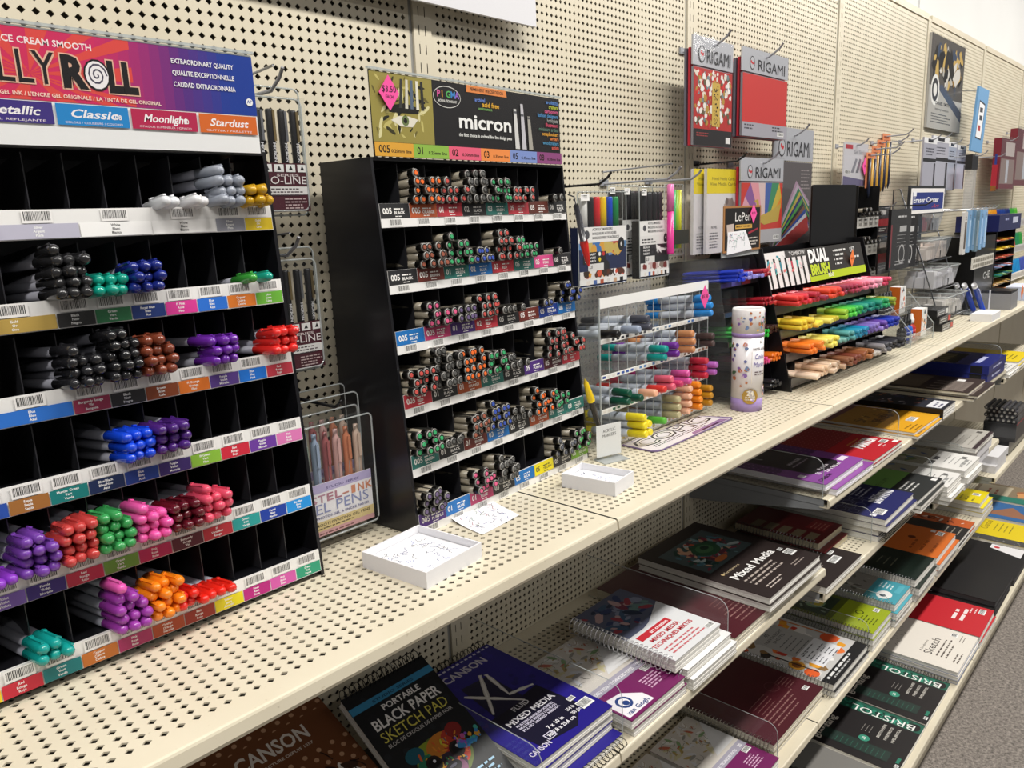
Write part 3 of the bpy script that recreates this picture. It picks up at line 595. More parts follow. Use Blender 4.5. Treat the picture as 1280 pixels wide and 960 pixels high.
# header sign, tilted with the rack
SW = MW - 0.004
sgo = MB().box((0.002, 0.036, 0.477), (SW, 0.0375, 0.574), '#1d1b1d').build('header_sign', 'gloss', lin_rack.t, label='dark header sign with bold white lettering')
pr = Print((0.002, 0.0358, 0.477), (1, 0, 0), (0, 0, 1)); W_, H_ = SW - 0.002, 0.097
pr.rect(0, 0.017, 0.104, H_, '#9c9048').blobs(0, 0.017, 0.104, H_, ['#6c6230', '#c8bc70', '#3c381c', '#ded6a0', '#201e12'], 60, 0.003, 0.012, 5, 0.3)
pr.poly([(0.030, 0.043), (0.046, 0.0365), (0.066, 0.0365), (0.076, 0.046), (0.06, 0.049), (0.044, 0.0485)], '#e6e0d0').disc(0.054, 0.0435, 0.0062, '#6a7a4a').disc(0.054, 0.0435, 0.0032, '#161410')
pr.poly([(0.028, 0.052), (0.078, 0.053), (0.078, 0.060), (0.055, 0.064), (0.028, 0.060)], '#1a1812')
for j, (cc, a) in enumerate((('#3a3a36', 0.045), ('#d8d4c4', 0.055), ('#5a6a80', 0.064), ('#e8e4d4', 0.074), ('#2a2a28', 0.083))): pr.poly([(a, 0.058), (a + 0.005, 0.058), (a + 0.008 - j * 0.001, 0.092), (a + 0.004 - j * 0.001, 0.092)], cc)
pr.disc(0.131, 0.078, 0.026, '#e8e6e0', ry=0.0135, n=24).disc(0.131, 0.078, 0.0252, '#1d1b1d', ry=0.0127, n=24)
for j, (ch, cc) in enumerate(zip('PIGMA', ('#e05aa0', '#e8a030', '#58b860', '#4090d8', '#9a6ad0'))): pr.text(ch, 0.112 + j * 0.0085, 0.0775, 0.0082, cc, 'b')
pr.text('ARCHIVAL TECHNOLOGY', 0.131, 0.0715, 0.0030, '#e8e6e0', 'b', al='c', wid=0.036)
pr.poly([(0.168, 0.088), (0.254, 0.088), (0.252, H_), (0.170, H_)], '#e48a4a').text('PERMANENT PRECISE DESIGN', 0.211, 0.0905, 0.004, '#2a1a14', 'b', al='c', wid=0.07)
pr.text('archival', 0.185, 0.0775, 0.0048, '#6a8ad8', 'b').text('acid free', 0.200, 0.0715, 0.0062, '#e8b030', 'b', wid=0.036).text('environment', 0.192, 0.0670, 0.0038, '#7ab060', 'b')
pr.text('micron', 0.150, 0.0415, 0.0185, '#f6f6f4', 'b', wid=0.113).text('the first choice in archival fine line design pens', 0.150, 0.0305, 0.0042, '#eeeeea', 'b', wid=0.112)
for j in range(3):
    a = 0.270 + j * 0.016; pr.poly([(a, 0.019), (a + 0.010, 0.019), (a + 0.004, 0.074 + (j == 1) * 0.012 - j * 0.004), (a - 0.002, 0.074 + (j == 1) * 0.012 - j * 0.004)], ('#d8d6d4', '#c8c6cc', '#aaa69c')[j]).rect(a - 0.0015, 0.068 - j * 0.003, a + 0.005, 0.071 - j * 0.003, '#5a5a60')
for j, (s_, cc) in enumerate(zip(('architects', 'crafters', 'cartoonists', 'fashion designers', 'hobbyists', 'illustrators', 'miniature artists', 'scrapbookers', 'writers', 'woodcrafters', 'artists'), ('#5a8ad0', '#b8c030', '#d85a8c', '#4a8ac0', '#9a9a98', '#d84a6a', '#5a7a6a', '#e0a030', '#e0803a', '#4a90b8', '#d85a4a'))):
    pr.text(s_, W_ - 0.006, 0.0875 - j * 0.0066, 0.0052, cc, 'b', al='r')
for j, (num, s_, cc) in enumerate((('005', '0.20mm line', '#e2a83c'), ('01', '0.25mm line', '#92bc4c'), ('02', '0.30mm line', '#e0607c'), ('03', '0.35mm line', '#e88c4c'), ('05', '0.45mm line', '#7c90c8'), ('08', '0.50mm line', '#8a4a7a'))):
    a = j * W_ / 6; pr.rect(a, 0, a + W_ / 6, 0.0165, cc).text(num, a + 0.006, 0.0045, 0.0085, '#2c2418', 'b').text(s_, a + 0.026, 0.0048, 0.0038, '#2c2418', 'b', wid=0.034)
pr.build('sign_print', sgo, 'gloss')
MB().quad([(0, 0.034, 0.4755), (SW + 0.004, 0.034, 0.4755), (SW + 0.004, 0.034, 0.5775), (0, 0.034, 0.5775)], '#ffffff').build('sign_cover', 'clear', sgo)
MB().box((0, 0.034, 0.5755), (SW + 0.004, 0.0384, 0.578), '#ffffff').build('cover_edge', 'acrylic_edge', sgo)
def diamond(name, label, P0, s, col, texts, parent_y=None, stand=0.0):
    """price tag: a fluorescent card diamond, P0 = centre"""
    t = MB().prism([(0, -s * 1.32), (s, 0), (0, s * 1.32), (-s, 0)], 'y', -0.0004, 0.0, col).build(name, 'paper', None, loc=P0); tag(t, label, 'price tag')
    q = Print((0, -0.0006, 0), (1, 0, 0), (0, 0, 1))
    for s_, z_, h_, w_ in texts: q.text(s_, 0, z_, h_, '#3a1430', 'r', al='c', wid=w_)
    if texts: q.build('tag_print', t)
    return t
p_ = onY(486, 116, -0.1303)
diamond('price_tag', 'pink diamond price tag on the fineliner header sign', (p_.x, -0.1306, p_.z), 0.0155, '#ee4f9e', [('$3.50', 0.001, 0.0072, 0.022), ('EACH', -0.0062, 0.0038, 0.012)])
# ------------------------------------------------------------------ boxes, papers and cards on the main shelf
def tray_box(label, P, w_, d, h, rz, seed):
    t = thing('sample_box', label, 'box', (P[0], P[1], H), rz); th = 0.0022; wh = '#e6e6ea'
    MB().box((0, 0, 0), (w_, d, th), wh).build('bottom', 'paper', t)
    for nm, a, b in (('wall', (0, 0, th), (w_, th, h)), ('wall', (0, d - th, th), (w_, d, h)), ('wall', (0, th, th), (th, d - th, h)), ('wall', (w_ - th, th, th), (w_, d - th, h))): MB().box(a, b, wh).build(nm, 'paper', t)
    s = MB().box((th + 0.001, th + 0.001, h * 0.50), (w_ - th - 0.001, d - th - 0.001, h * 0.53), '#f2f2f5').build('doodle_sheet', 'paper', t)
    pr = Print((0, 0, h * 0.53), (1, 0, 0), (0, 1, 0)); pr.strokes(0.012, 0.012, w_ - 0.012, d - 0.012, ['#2c3c80', '#3a4a90', '#22243a', '#5a70b8'], 46, 0.00032, seed, 1.6); pr.build('doodles', s, 'paper')
tray_box('white cardboard tray of pen scribbles nearest the gel pen rack', (-0.291, -0.2825), 0.096, 0.104, 0.020, 0.10, 4)
tray_box('white cardboard tray of scribbles by the acrylic marker card', (0.068, -0.2810), 0.060, 0.090, 0.021, 0.14, 9)
t = thing('scribble_paper', 'loose curled sheet of scribbles in front of the fineliner rack', 'paper', (-0.150, -0.226, H))
N = 10; vs = []; fs = []; cs = [(0.002, 0.0), (0.082, 0.008), (0.098, 0.080), (0.010, 0.076)]
def sheet(u, v):
    x = (cs[0][0] * (1 - u) + cs[1][0] * u) * (1 - v) + (cs[3][0] * (1 - u) + cs[2][0] * u) * v; y = (cs[0][1] * (1 - u) + cs[1][1] * u) * (1 - v) + (cs[3][1] * (1 - u) + cs[2][1] * u) * v
    return (x, y, 0.0006 + 0.012 * max(0, v - 0.35) ** 2 * (1.3 - u) + 0.006 * max(0, 0.35 - u) ** 2 + 0.005 * max(0, u - 0.75) ** 2)
for j in range(N + 1):
    for i in range(N + 1): vs.append(sheet(i / N, j / N))
for j in range(N):
    for i in range(N): a = j * (N + 1) + i; fs.append((a, a + 1, a + N + 2, a + N + 1))
so = MB().add(vs, fs, '#f0eff2').build('sheet', 'paper', t, True)
pr = Print((0, 0, 0), (1, 0, 0), (0, 1, 0)); rnd = random.Random(3)
for i in range(46):
    u, v = rnd.uniform(.1, .9), rnd.uniform(.12, .88); a = rnd.uniform(0, 6.28); col = rnd.choice(['#2a4898', '#282838', '#983858', '#485878', '#286848'])
    for j in range(rnd.randint(2, 5)):
        a += rnd.uniform(-1, 1); u2, v2 = u + .035 * math.cos(a), v + .035 * math.sin(a)
        if not (0.05 < u2 < 0.95 and 0.05 < v2 < 0.95): break
        p, q = V(sheet(u, v)), V(sheet(u2, v2)); n = (q - p).cross(V((0, 0, 1))).normalized() * 0.0003; up_ = V((0, 0, 0.0004)); pr.mb.quad([p - n + up_, q - n + up_, q + n + up_, p + n + up_], col); u, v = u2, v2
pr.build('doodles', so, 'paper')
# card in a clear holder
t = thing('card_holder', 'white card reading acrylic markers in a clear stand', 'sign', (0.1835, -0.1640, H), -0.30)
MB().box((0.0, 0.002, 0.006), (0.050, 0.0028, 0.060), '#f2f2f2').build('card', 'paper', t)
MB().add([(0, 0.0012, 0.0), (0.051, 0.0012, 0.0), (0.051, 0.0012, 0.061), (0, 0.0012, 0.061)], [(0, 1, 2, 3)], '#fff').build('stand', 'acrylic', t); MB().box((0, -0.02, 0.0), (0.051, 0.012, 0.0015), '#fff').build('foot', 'acrylic_edge', t)
pr = Print((0, 0.0019, 0), (1, 0, 0), (0, 0, 1)); pr.text('ACRYLIC', 0.026, 0.047, 0.0052, '#303034', al='c', wid=0.026, rot=0.06).text('MARKERS', 0.026, 0.039, 0.0052, '#303034', al='c', wid=0.028, rot=0.06); pr.build('card_print', t, 'paper')
# colour chart sheet lying in front of the marker rack
t = thing('marker_chart', 'laminated marker chart with outlined letters lying on the shelf', 'sign', (0.284, -0.218, H + 0.0006))
MB().prism([(0.012, 0), (0.262, 0.0), (0.270, 0.006), (0.244, 0.062), (-0.004, 0.073), (-0.006, 0.012), (0.0, 0.003)], 'z', 0, 0.002, '#7c6a94').build('board', 'gloss', t)
pr = Print((0, 0, 0.002), (1, 0, 0), (0, 1, 0)); pr.poly([(0.012, 0.002), (0.26, 0.002), (0.242, 0.060), (-0.002, 0.071), (-0.004, 0.013)], '#e6dfe2')
pr.text('COPIC', 0.002, 0.031, 0.032, '#2a2429', 'x', wid=0.235).text('COPIC', 0.0045, 0.0322, 0.0296, '#e9e2dc', 'r', wid=0.230)
pr.lines(0.018, 0.023, 0.20, 2, 0.006, 0.0022, '#3a3438'); pr.poly([(0.12, 0.003), (0.255, 0.003), (0.245, 0.018), (0.13, 0.013)], '#9a7aa0').poly([(0.15, 0.004), (0.23, 0.005), (0.225, 0.010), (0.16, 0.009)], '#5a3a5c')
pr.build('chart_print', t, 'gloss')
# cardboard tube of markers
P0 = V((0.640, -0.2000, H)); t = thing('marker_tube', 'round white and lilac tube of colouring markers with floral lid', 'tube', P0); R_ = 0.031
MB().lathe([(R_, 0.0), (R_, 0.026)], 28, '#a690c8', 'z').build('base_band', 'gloss', t, True); MB().lathe([(R_ - 0.0002, 0.026), (R_ - 0.0002, 0.150)], 28, '#f0edf0', 'z').build('body', 'gloss', t, True)
MB().lathe([(R_ + 0.0006, 0.150), (R_ + 0.0006, 0.158)], 28, '#a58cc6', 'z').build('lid_band', 'gloss', t, True)
lid = MB().lathe([(R_ + 0.0006, 0.158), (R_ + 0.0006, 0.203), (R_ - 0.001, 0.206), (R_ - 0.003, 0.2045)], 28, '#f1eeee', 'z').build('lid', 'gloss', t, True)
class Curve(Print):
    """ink wrapped round a cylinder; a = arc length from the side facing the camera"""
    def __init__(s, R, th0): s.R = R; s.th = th0; s.mb = MB(); s.k = 1
    def P(s, a, b): th = s.th + a / s.R; r = s.R + 0.0002 + 0.00008 * s.k; return V((r * math.cos(th), r * math.sin(th), b))
th0 = math.atan2(CAM.y - P0.y, CAM.x - P0.x) + 0.15
pr = Curve(R_, th0)
pr.rect(0.004, 0.058, 0.044, 0.122, '#f3e9da'); pr.text('STUDIO SERIES', 0.012, 0.1525, 0.003, '#5a4a80', 'b', al='c', wid=0.035).text('Skin', 0.020, 0.138, 0.006, '#6a5a4c', shear=0.2, wid=0.012).text('PASTEL & DUAL', 0.024, 0.125, 0.0044, '#5a5048', 'b', al='c', wid=0.036)
pr.text('Colour', 0.024, 0.107, 0.010, '#6a5aa8', shear=0.25, al='c', wid=0.030).text('Markers', 0.024, 0.091, 0.010, '#6a5aa8', shear=0.25, al='c', wid=0.034).lines(0.010, 0.080, 0.026, 2, 0.005, 0.002, '#6a5a60')
pr.disc(0.002, 0.032, 0.0155, '#b08c3c', n=20).text('24', 0.002, 0.034, 0.0095, '#f8f2e4', 'b', al='c').text('DUAL TIP', 0.002, 0.029, 0.003, '#f8f2e4', 'b', al='c').text('COLOURS', 0.002, 0.0245, 0.003, '#f8f2e4', 'b', al='c')
FL_ = ['#e8b85a', '#8a6ab0', '#d88a6a', '#5a7a5a', '#6a70a8', '#e0c8d8', '#c07850', '#7a90b8']
pr.blobs(-0.045, 0.046, 0.002, 0.146, FL_, 24, 0.0025, 0.0062, 3); pr.blobs(0.026, 0.027, 0.06, 0.056, FL_ + ['#3c3c40'], 12, 0.002, 0.005, 5)
pr.build('tube_print', t, 'gloss'); pr = Curve(R_ + 0.0006, th0); pr.blobs(-0.06, 0.160, 0.06, 0.202, FL_, 40, 0.0018, 0.0050, 8); pr.build('lid_print', lid, 'gloss')

# ------------------------------------------------------------------ clear rack of alcohol markers
AX0, AY, AW = 0.228, -0.1400, 0.357; AT = [1.2376, 1.1762, 1.1172, 1.0585]
t = thing('marker_rack', 'clear acrylic rack of alcohol markers with thin white label strips', 'pen display', (AX0, AY, H))
for x in (-0.002, AW): MB().box((x, 0.0, 0.0005), (x + 0.002, 0.132, 0.262), '#fff').build('side_panel', 'acrylic', t)
for x in (-0.002, AW): MB().box((x, -0.0008, 0.0005), (x + 0.002, 0.0, 0.262), '#fff').build('panel_edge', 'acrylic_edge', t)
MB().box((0, 0.131, 0.001), (AW, 0.132, 0.262), '#fff').build('back_panel', 'frosted', t)
for j in range(13): MB().box((j * AW / 13 - 0.0006, 0.002, 0.002), (j * AW / 13 + 0.0006, 0.0028, 0.250), '#fff').build('divider', 'acrylic_edge', t)
MB().box((0, -0.0006, 0.246), (AW, 0.0014, 0.263), '#f2f2f0').build('title_strip', 'gloss', t)
for k, z in enumerate(AT):
    z -= H; MB().add([(0, 0.001, z - 0.003), (AW, 0.001, z - 0.003), (AW, 0.13, z - 0.014), (0, 0.13, z - 0.014)], [(0, 1, 2, 3)], '#fff').build('tray', 'acrylic', t)
    so = MB().box((0, -0.002, z - 0.0085), (AW, -0.0008, z - 0.0005), '#eeeeea').build('label_strip', 'gloss', t)
    pr = Print((0, -0.0021, z - 0.0085), (1, 0, 0), (0, 0, 1)); rnd = random.Random(k); cl = (['#2a2c34', '#3a3a40', '#55565c', '#7a8a98', '#3a78b8', '#2a68b0', '#dfe4e8'], ['#22408c', '#3a5aa8', '#5a88c0', '#2a3a80', '#c8d4e0', '#6a4a30', '#9a6a48'], ['#2f6a50', '#3c8060', '#e8c8b0', '#d86a80', '#c83a5a', '#c05090', '#b8407a'], ['#e8d84a', '#ecd88a', '#d8b860', '#9ac060', '#e0b890', '#e09030', '#d8a030'])[k]
    for j in range(26): pr.rect(j * AW / 26 + 0.0028, 0.0022, (j + 1) * AW / 26 - 0.0028, 0.0062, cl[int(j * 7 / 26)] if rnd.random() < 0.75 else '#dedad4')
    pr.build('label_print', so)
ACW = AW / 13
def markers(k, c, n, col, word, prot=0.028, wide=1):
    rnd = random.Random(k * 50 + int(c * 7)); z = AT[k]; lay = []
    for i in range(n): lay.append(((c + 0.5) * ACW + (0.0074 * (1 if i % 2 else -1) if wide == 2 else 0), 0.0074 + (i // wide) * 0.0146))
    for x, zz in lay:
        p = prot + rnd.uniform(-0.003, 0.003)
        put_pen('alcohol_marker', 'marker', f'{word} alcohol marker in the clear marker rack', word + ' alcohol markers', marker_parts(col), (AX0 + x, AY - p, z - 0.001 + zz + p * 0.09), math.radians(rnd.uniform(-3, 1)), math.radians(-5), rnd.uniform(-1, 1))
for a in [(0, 0.2, 1, '#1a1a1c', 'black capped'), (0, 2.3, 1, '#9aa6bc', 'pale blue grey capped'), (0, 3.4, 2, '#4a4c58', 'slate grey capped'), (0, 11.2, 3, '#2a8ad8', 'sky blue capped'),
          (1, 5.4, 2, '#189a94', 'teal capped'), (1, 6.9, 2, '#6a2a90', 'dark purple capped'), (1, 8.9, 3, '#c88a5c', 'tan capped'), (1, 11.7, 2, '#4c3c3a', 'dark brown capped'),
          (2, 1.2, 2, '#10503c', 'dark green capped'), (2, 2.4, 1, '#124c3a', 'bottle green capped'), (2, 4.0, 1, '#f0b494', 'peach capped'), (2, 5.4, 1, '#d83a34', 'bright red capped'), (2, 6.2, 2, '#e0647c', 'rose capped'), (2, 7.3, 1, '#c83a6a', 'raspberry capped'), (2, 8.4, 2, '#d858a0', 'magenta capped'), (2, 10.6, 3, '#c42c44', 'crimson capped'), (2, 12.1, 2, '#b868c0', 'orchid capped'),
          (3, 5.3, 1, '#58b038', 'leaf green capped'), (3, 7.2, 3, '#b8b088', 'khaki capped'), (3, 8.4, 4, '#eeb898', 'pale peach capped'), (3, 9.9, 4, '#f08c20', 'orange capped'), (3, 11.4, 3, '#c48c20', 'ochre capped')]:
    markers(*a)
markers(3, 1.9, 5, '#ecd828', 'yellow capped', 0.052, 2)
p_ = onY(881, 371, -0.1880); diamond('price_tag', 'pink diamond price tag on the clear marker rack', (p_.x, -0.1880, p_.z), 0.0165, '#ee4f9e', [('$5.50', -0.002, 0.0062, 0.022)])

# ------------------------------------------------------------------ slim pen rack (clear front, black sides)
LX0, LY, LW = 0.650, -0.175, 0.170
t = thing('slim_pen_rack', 'clear and black rack of slim coloured pens behind the floral tube', 'pen display', (LX0, LY, H)); LT = [1.295, 1.235, 1.175, 1.115, 1.060]
for x in (-0.003, LW): MB().prism([(0.0, 0.001), (0.05, 0.290), (0.06, 0.300), (0.155, 0.300), (0.165, 0.29), (0.165, 0.001)], 'x', x, x + 0.003, '#17171a').build('side_panel', 'plastic' if x > 0 else 'acrylic', t)
MB().box((0, 0.163, 0.001), (LW, 0.165, 0.29), '#17171a').build('back_panel', 'plastic', t)
for k, z in enumerate(LT):
    z -= H; y = 0.17 * z
    MB().box((0, y + 0.002, z - 0.004), (LW, 0.162, z - 0.0025), '#1c1c20').build('tray', 'plastic', t)
    so = MB().box((0, y, z - 0.014), (LW, y + 0.001, z - 0.003), '#3a3a40').build('label_strip', 'gloss', t); pr = Print((0, y - 0.0002, z - 0.014), (1, 0, 0), (0, 0, 1))
    for j, col in enumerate((['#2a3080', '#5a5ab0', '#a02838'], ['#1c3a5c', '#2a90c8', '#38286c', '#3c1c28'], ['#2a7a3c', '#3a9a4a', '#4a2c24'], ['#8a3a20', '#d87a28', '#c03a70'], ['#303034', '#404044', '#2a2a2e'])[k]): pr.rect(0.004 + j * 0.045, 0.001, 0.046 + j * 0.045, 0.010, col)
    pr.build('label_print', so)
    for j in range(1, 5): MB().box((j * LW / 5 - 0.0005, y + 0.004, z - 0.002), (j * LW / 5 + 0.0005, 0.15, z + 0.040), '#fff').build('divider', 'acrylic', t)
def slims(k, x, n, w_, col, word, prot=0.03):
    rnd = random.Random(k * 9 + n); z = LT[k]; y = LY + 0.17 * (z - H)
    for px_, pz_ in layers(n, w_, 0.0045):
        p = prot + rnd.uniform(-0.004, 0.004); put_pen('slim_pen', 'pen', f'{word} slim pen in the slim pen rack', word + ' slim pens', slim_parts(col), (LX0 + x + px_, y - p, z - 0.0015 + pz_ + p * 0.06), math.radians(rnd.uniform(-5, 0)), math.radians(-4))
slims(0, 0.002, 11, 0.036, '#1c38c0', 'royal blue', 0.04); slims(0, 0.062, 10, 0.072, '#8a86d0', 'lavender'); slims(0, 0.128, 8, 0.040, '#b02c3c', 'red')
slims(1, 0.126, 8, 0.040, '#a82430', 'dark red'); slims(2, 0.040, 12, 0.046, '#28b83c', 'bright green', 0.045); slims(2, 0.122, 8, 0.044, '#3c2420', 'dark brown'); slims(3, 0.124, 8, 0.044, '#ec7a20', 'orange'); slims(3, 0.086, 5, 0.036, '#e04a8c', 'hot pink'); slims(4, 0.116, 7, 0.05, '#26262a', 'black')
# table sign for the slim pens
a = onY(905, 258, -0.150); bq = onY(950, 311, -0.150)
t = thing('pen_sign', 'black and tan pen sign with a scribbled test paper', 'sign', (a.x, -0.150, bq.z)); sw, sh_ = bq.x - a.x, a.z - bq.z
MB().box((0, 0, 0), (sw, 0.002, sh_), '#a8784a').build('board', 'gloss', t); pr = Print((0, -0.0002, 0), (1, 0, 0), (0, 0, 1)); pr.rect(0.005, 0.004, sw - 0.005, sh_ - 0.004, '#242222')
pr.text('LePen', sw * 0.28, sh_ * 0.67, sh_ * 0.19, '#ece8e4', 'r', wid=sw * 0.44).rect(sw * 0.3, sh_ * 0.5, sw * 0.75, sh_ * 0.59, '#d8a850').text('MARVY UCHIDA', sw * 0.52, sh_ * 0.525, sh_ * 0.045, '#3a2a14', 'b', al='c', wid=sw * 0.4).poly([(sw * 0.65, sh_ * 0.36), (sw * 0.92, sh_ * 0.46), (sw * 0.92, sh_ * 0.5), (sw * 0.65, sh_ * 0.41)], '#a03040').lines(sw * 0.64, sh_ * 0.26, sw * 0.3, 3, sh_ * 0.07, sh_ * 0.03, '#c8c0b8')
pr.poly([(sw * 0.09, sh_ * 0.36), (sw * 0.26, sh_ * 0.44), (sw * 0.26, sh_ * 0.62), (sw * 0.07, sh_ * 0.6)], '#c8b8b0').build('sign_print', t, 'gloss')
so = MB().prism([(sw * 0.08, -0.004), (sw * 0.74, 0.002), (sw * 0.56, sh_ * 0.46), (sw * 0.1, sh_ * 0.44)], 'y', -0.0016, -0.0008, '#eeeef2').build('test_paper', 'paper', t); pr = Print((0, -0.0017, 0), (1, 0, 0), (0, 0, 1)); pr.strokes(sw * 0.12, 0.004, sw * 0.54, sh_ * 0.42, ['#b05080', '#5060b0', '#409080', '#606068'], 30, 0.0004, 5, 1.2); pr.build('scribbles', so, 'paper')
MB().box((0, 0.003, H + 0.303 - bq.z), (sw, 0.005, 0.004), '#fff').build('clear_stand', 'acrylic_edge', t)
p_ = onY(942, 267, -0.1535); diamond('price_tag', 'pink diamond price tag on the black slim pen sign', (p_.x, -0.1535, p_.z), 0.0150, '#ee4f9e', [('$2.75', -0.001, 0.0045, 0.016)])

# ------------------------------------------------------------------ stepped rack of dual brush pens
BX0, BW, BRZ = 0.826, 0.545, -0.045
bt = thing('brush_pen_rack', 'stepped black rack of brush pens with lime and charcoal header', 'pen display', (BX0, -0.2120, H), BRZ)
BT = [(0.182, 0.046), (0.130, 0.030), (0.080, 0.014), (0.026, 0.0)]
for x in (-0.004, BW): MB().prism([(-0.004, 0.001), (0.075, 0.312), (0.115, 0.312), (0.135, 0.001)], 'x', x, x + 0.004, '#151517').build('side_panel', 'plastic', bt)
MB().add([(0, 0.134, 0.001), (BW, 0.134, 0.001), (BW, 0.114, 0.31), (0, 0.114, 0.31)], [(0, 1, 2, 3)], '#151517').build('back_panel', 'plastic', bt)
for z, y in BT:
    MB().prism([(y, z - 0.016), (y + 0.003, z - 0.016), (y + 0.004, z - 0.002), (0.118, z + 0.006), (0.118, z + 0.008), (y + 0.001, z + 0.004)], 'x', 0, BW, '#202022').build('tray', 'plastic', bt)
    so = MB().box((0, y - 0.0012, z - 0.017), (BW, y, z + 0.003), '#4a4644').build('tray_lip', 'gloss', bt)
    for j in range(1, 13): MB().box((j * BW / 13 - 0.0005, y + 0.012, z + 0.004), (j * BW / 13 + 0.0005, 0.115, z + 0.034), '#222225').build('divider', 'plastic', bt)
MB().prism(rrect(0.285, 0.300, BW, 0.448, 0.008), 'y', 0.098, 0.102, '#0c0c0e').build('back_board', 'plastic', bt)
hs = MB().add([(0.0, 0.055, 0.222), (BW * 0.97, 0.055, 0.222), (BW * 0.97, 0.075, 0.300), (0.0, 0.075, 0.300), (0.0, 0.057, 0.222), (BW * 0.97, 0.057, 0.222), (BW * 0.97, 0.077, 0.300), (0.0, 0.077, 0.300)], [(0, 1, 2, 3), (7, 6, 5, 4), (3, 2, 6, 7), (4, 5, 1, 0), (1, 5, 6, 2), (4, 0, 3, 7)], '#383634').build('header_sign', 'gloss', bt, label='charcoal and lime header sign')
pr = Print((0, 0.0548, 0.222), (1, 0, 0), (0, 0.02, 0.078)); hw, hh = BW * 0.97, 0.0805
pr.rect(0, 0, 0.20, hh, '#e6e2e0')
for j in range(7):
    a_ = 0.012 + j * 0.027; pr.rect(a_, 0.0, a_ + 0.009, hh * 0.82, '#2a2826').rect(a_ + 0.001, hh * 0.5, a_ + 0.008, hh * 0.7, ('#d86a60', '#e0a0a8', '#408a9a', '#2a2826', '#c84a5a', '#3a9a9a', '#8a8a88')[j])
pr.blobs(0.0, hh * 0.3, 0.19, hh, ['#d87a78', '#4a9aa8', '#eecfd0', '#6ac0b8', '#f2f0ee'], 22, 0.003, 0.010, 4, 0.4)
pr.rect(0.10, hh * 0.80, 0.205, hh, '#4a4846').text('TOMBOW', 0.118, hh * 0.85, 0.009, '#e8e6e4', 'r', wid=0.08)
pr.rect(0.20, 0, hw, 0.019, '#b6cc2c').text('DUAL', 0.212, 0.046, 0.029, '#f6f6f4', 'x', wid=0.105).rect(0.207, 0.012, 0.322, 0.042, '#383634').text('BRUSH', 0.212, 0.0155, 0.0235, '#c4d838', 'x', wid=0.105).text('PENS', 0.30, 0.005, 0.009, '#f2f4dc', 'b', wid=0.03)
for j in range(4): pr.disc(0.352, 0.066 - j * 0.011, 0.002, '#e8e8e4').lines(0.360, 0.064 - j * 0.011, 0.07 - 0.012 * j, 1, 0.01, 0.005, '#d8d8d4')
pr.text('LIFT', 0.45, 0.058, 0.012, '#eeeeec', wid=0.03).lines(0.46, 0.042, 0.04, 1, 0.01, 0.005, '#d8d8d4'); pr.build('sign_print', hs, 'gloss')
def bw_(p): return bt.location + Matrix.Rotation(BRZ, 3, 'Z') @ V(p)
p_ = bw_((0.445, 0.0595, 0.262)); diamond('price_tag', 'orange diamond price tag on the charcoal brush pen header', p_, 0.018, '#f0803c', [('$4.25', -0.002, 0.005, 0.018)])
def brushes(k, c, n, col, word, prot=0.05, two=True):
    rnd = random.Random(k * 31 + int(c * 5)); z, y = BT[k]
    for i in range(n):
        x = (c + 0.28 + 0.42 * (i % 2)) * BW / 13; zz = z + 0.004 + 0.0058 + (i // 2) * 0.0112; p = prot + rnd.uniform(-0.006, 0.006)
        put_pen('brush_pen', 'pen', f'{word} brush pen in the stepped black rack', word + ' brush pens', brush_parts(col), bw_((x, y - p, zz + 0.001)), BRZ + math.radians(rnd.uniform(-4, 2)), math.radians(2.2 - 2))
BR = [[('#e03c38', 'tomato red'), ('#d83040', 'cherry red'), ('#b0283c', 'wine red'), ('#8c2440', 'burgundy'), ('#e84c34', 'orange red'), ('#e0443a', 'scarlet'), ('#8a2a44', 'plum red'), ('#a83450', 'berry'), ('#c85068', 'dusty rose'), ('#e87a94', 'rose pink'), ('#f098b0', 'light pink'), ('#f2b4c8', 'baby pink'), ('#e0486c', 'deep pink')],
      [('#f0d03c', 'golden yellow'), ('#e8cc48', 'straw yellow'), ('#f0e050', 'lemon'), ('#e4dc6c', 'pale lemon'), ('#c8b83c', 'mustard'), ('#9ac83c', 'lime'), ('#58c848', 'light green'), ('#3cb858', 'mid green'), ('#2a9a80', 'sea green'), ('#148478', 'teal green'), ('#1c8c70', 'jade'), ('#28985c', 'emerald'), ('#9aac34', 'olive')],
      [('#f07c28', 'orange'), ('#f08834', 'light orange'), ('#e8dc70', 'butter yellow'), ('#f0e468', 'canary yellow'), ('#7ab0a8', 'grey green'), ('#5aa0a0', 'dull aqua'), ('#2a90b0', 'ocean blue'), ('#1c88b8', 'cerulean'), ('#7a68b8', 'lavender'), ('#8a74c0', 'pale violet'), ('#6c4aa8', 'violet'), ('#1c38b0', 'cobalt blue'), ('#182ca0', 'ultramarine')],
      [('#ecd4bc', 'cream'), ('#e4c4a4', 'sand'), ('#d8c0a8', 'beige'), ('#b89a80', 'fawn'), ('#8a5a40', 'chestnut'), ('#7a3c2c', 'rust brown'), ('#8c5030', 'sienna'), ('#a06840', 'caramel'), ('#b8b0a8', 'warm grey'), ('#8a8688', 'mid grey'), ('#4a4a50', 'dark grey'), ('#303034', 'charcoal'), ('#26262a', 'black')]]
for k in range(4):
    for c in range(13):
        n = (4, 2)[1 if (k, c) in ((1, 3), (1, 4), (0, 3), (2, 4), (3, 8), (3, 0), (1, 2)) else 0]
        if (k, c) in ((3, 3),): n = 3
        brushes(k, c, n, BR[k][c][0], BR[k][c][1])
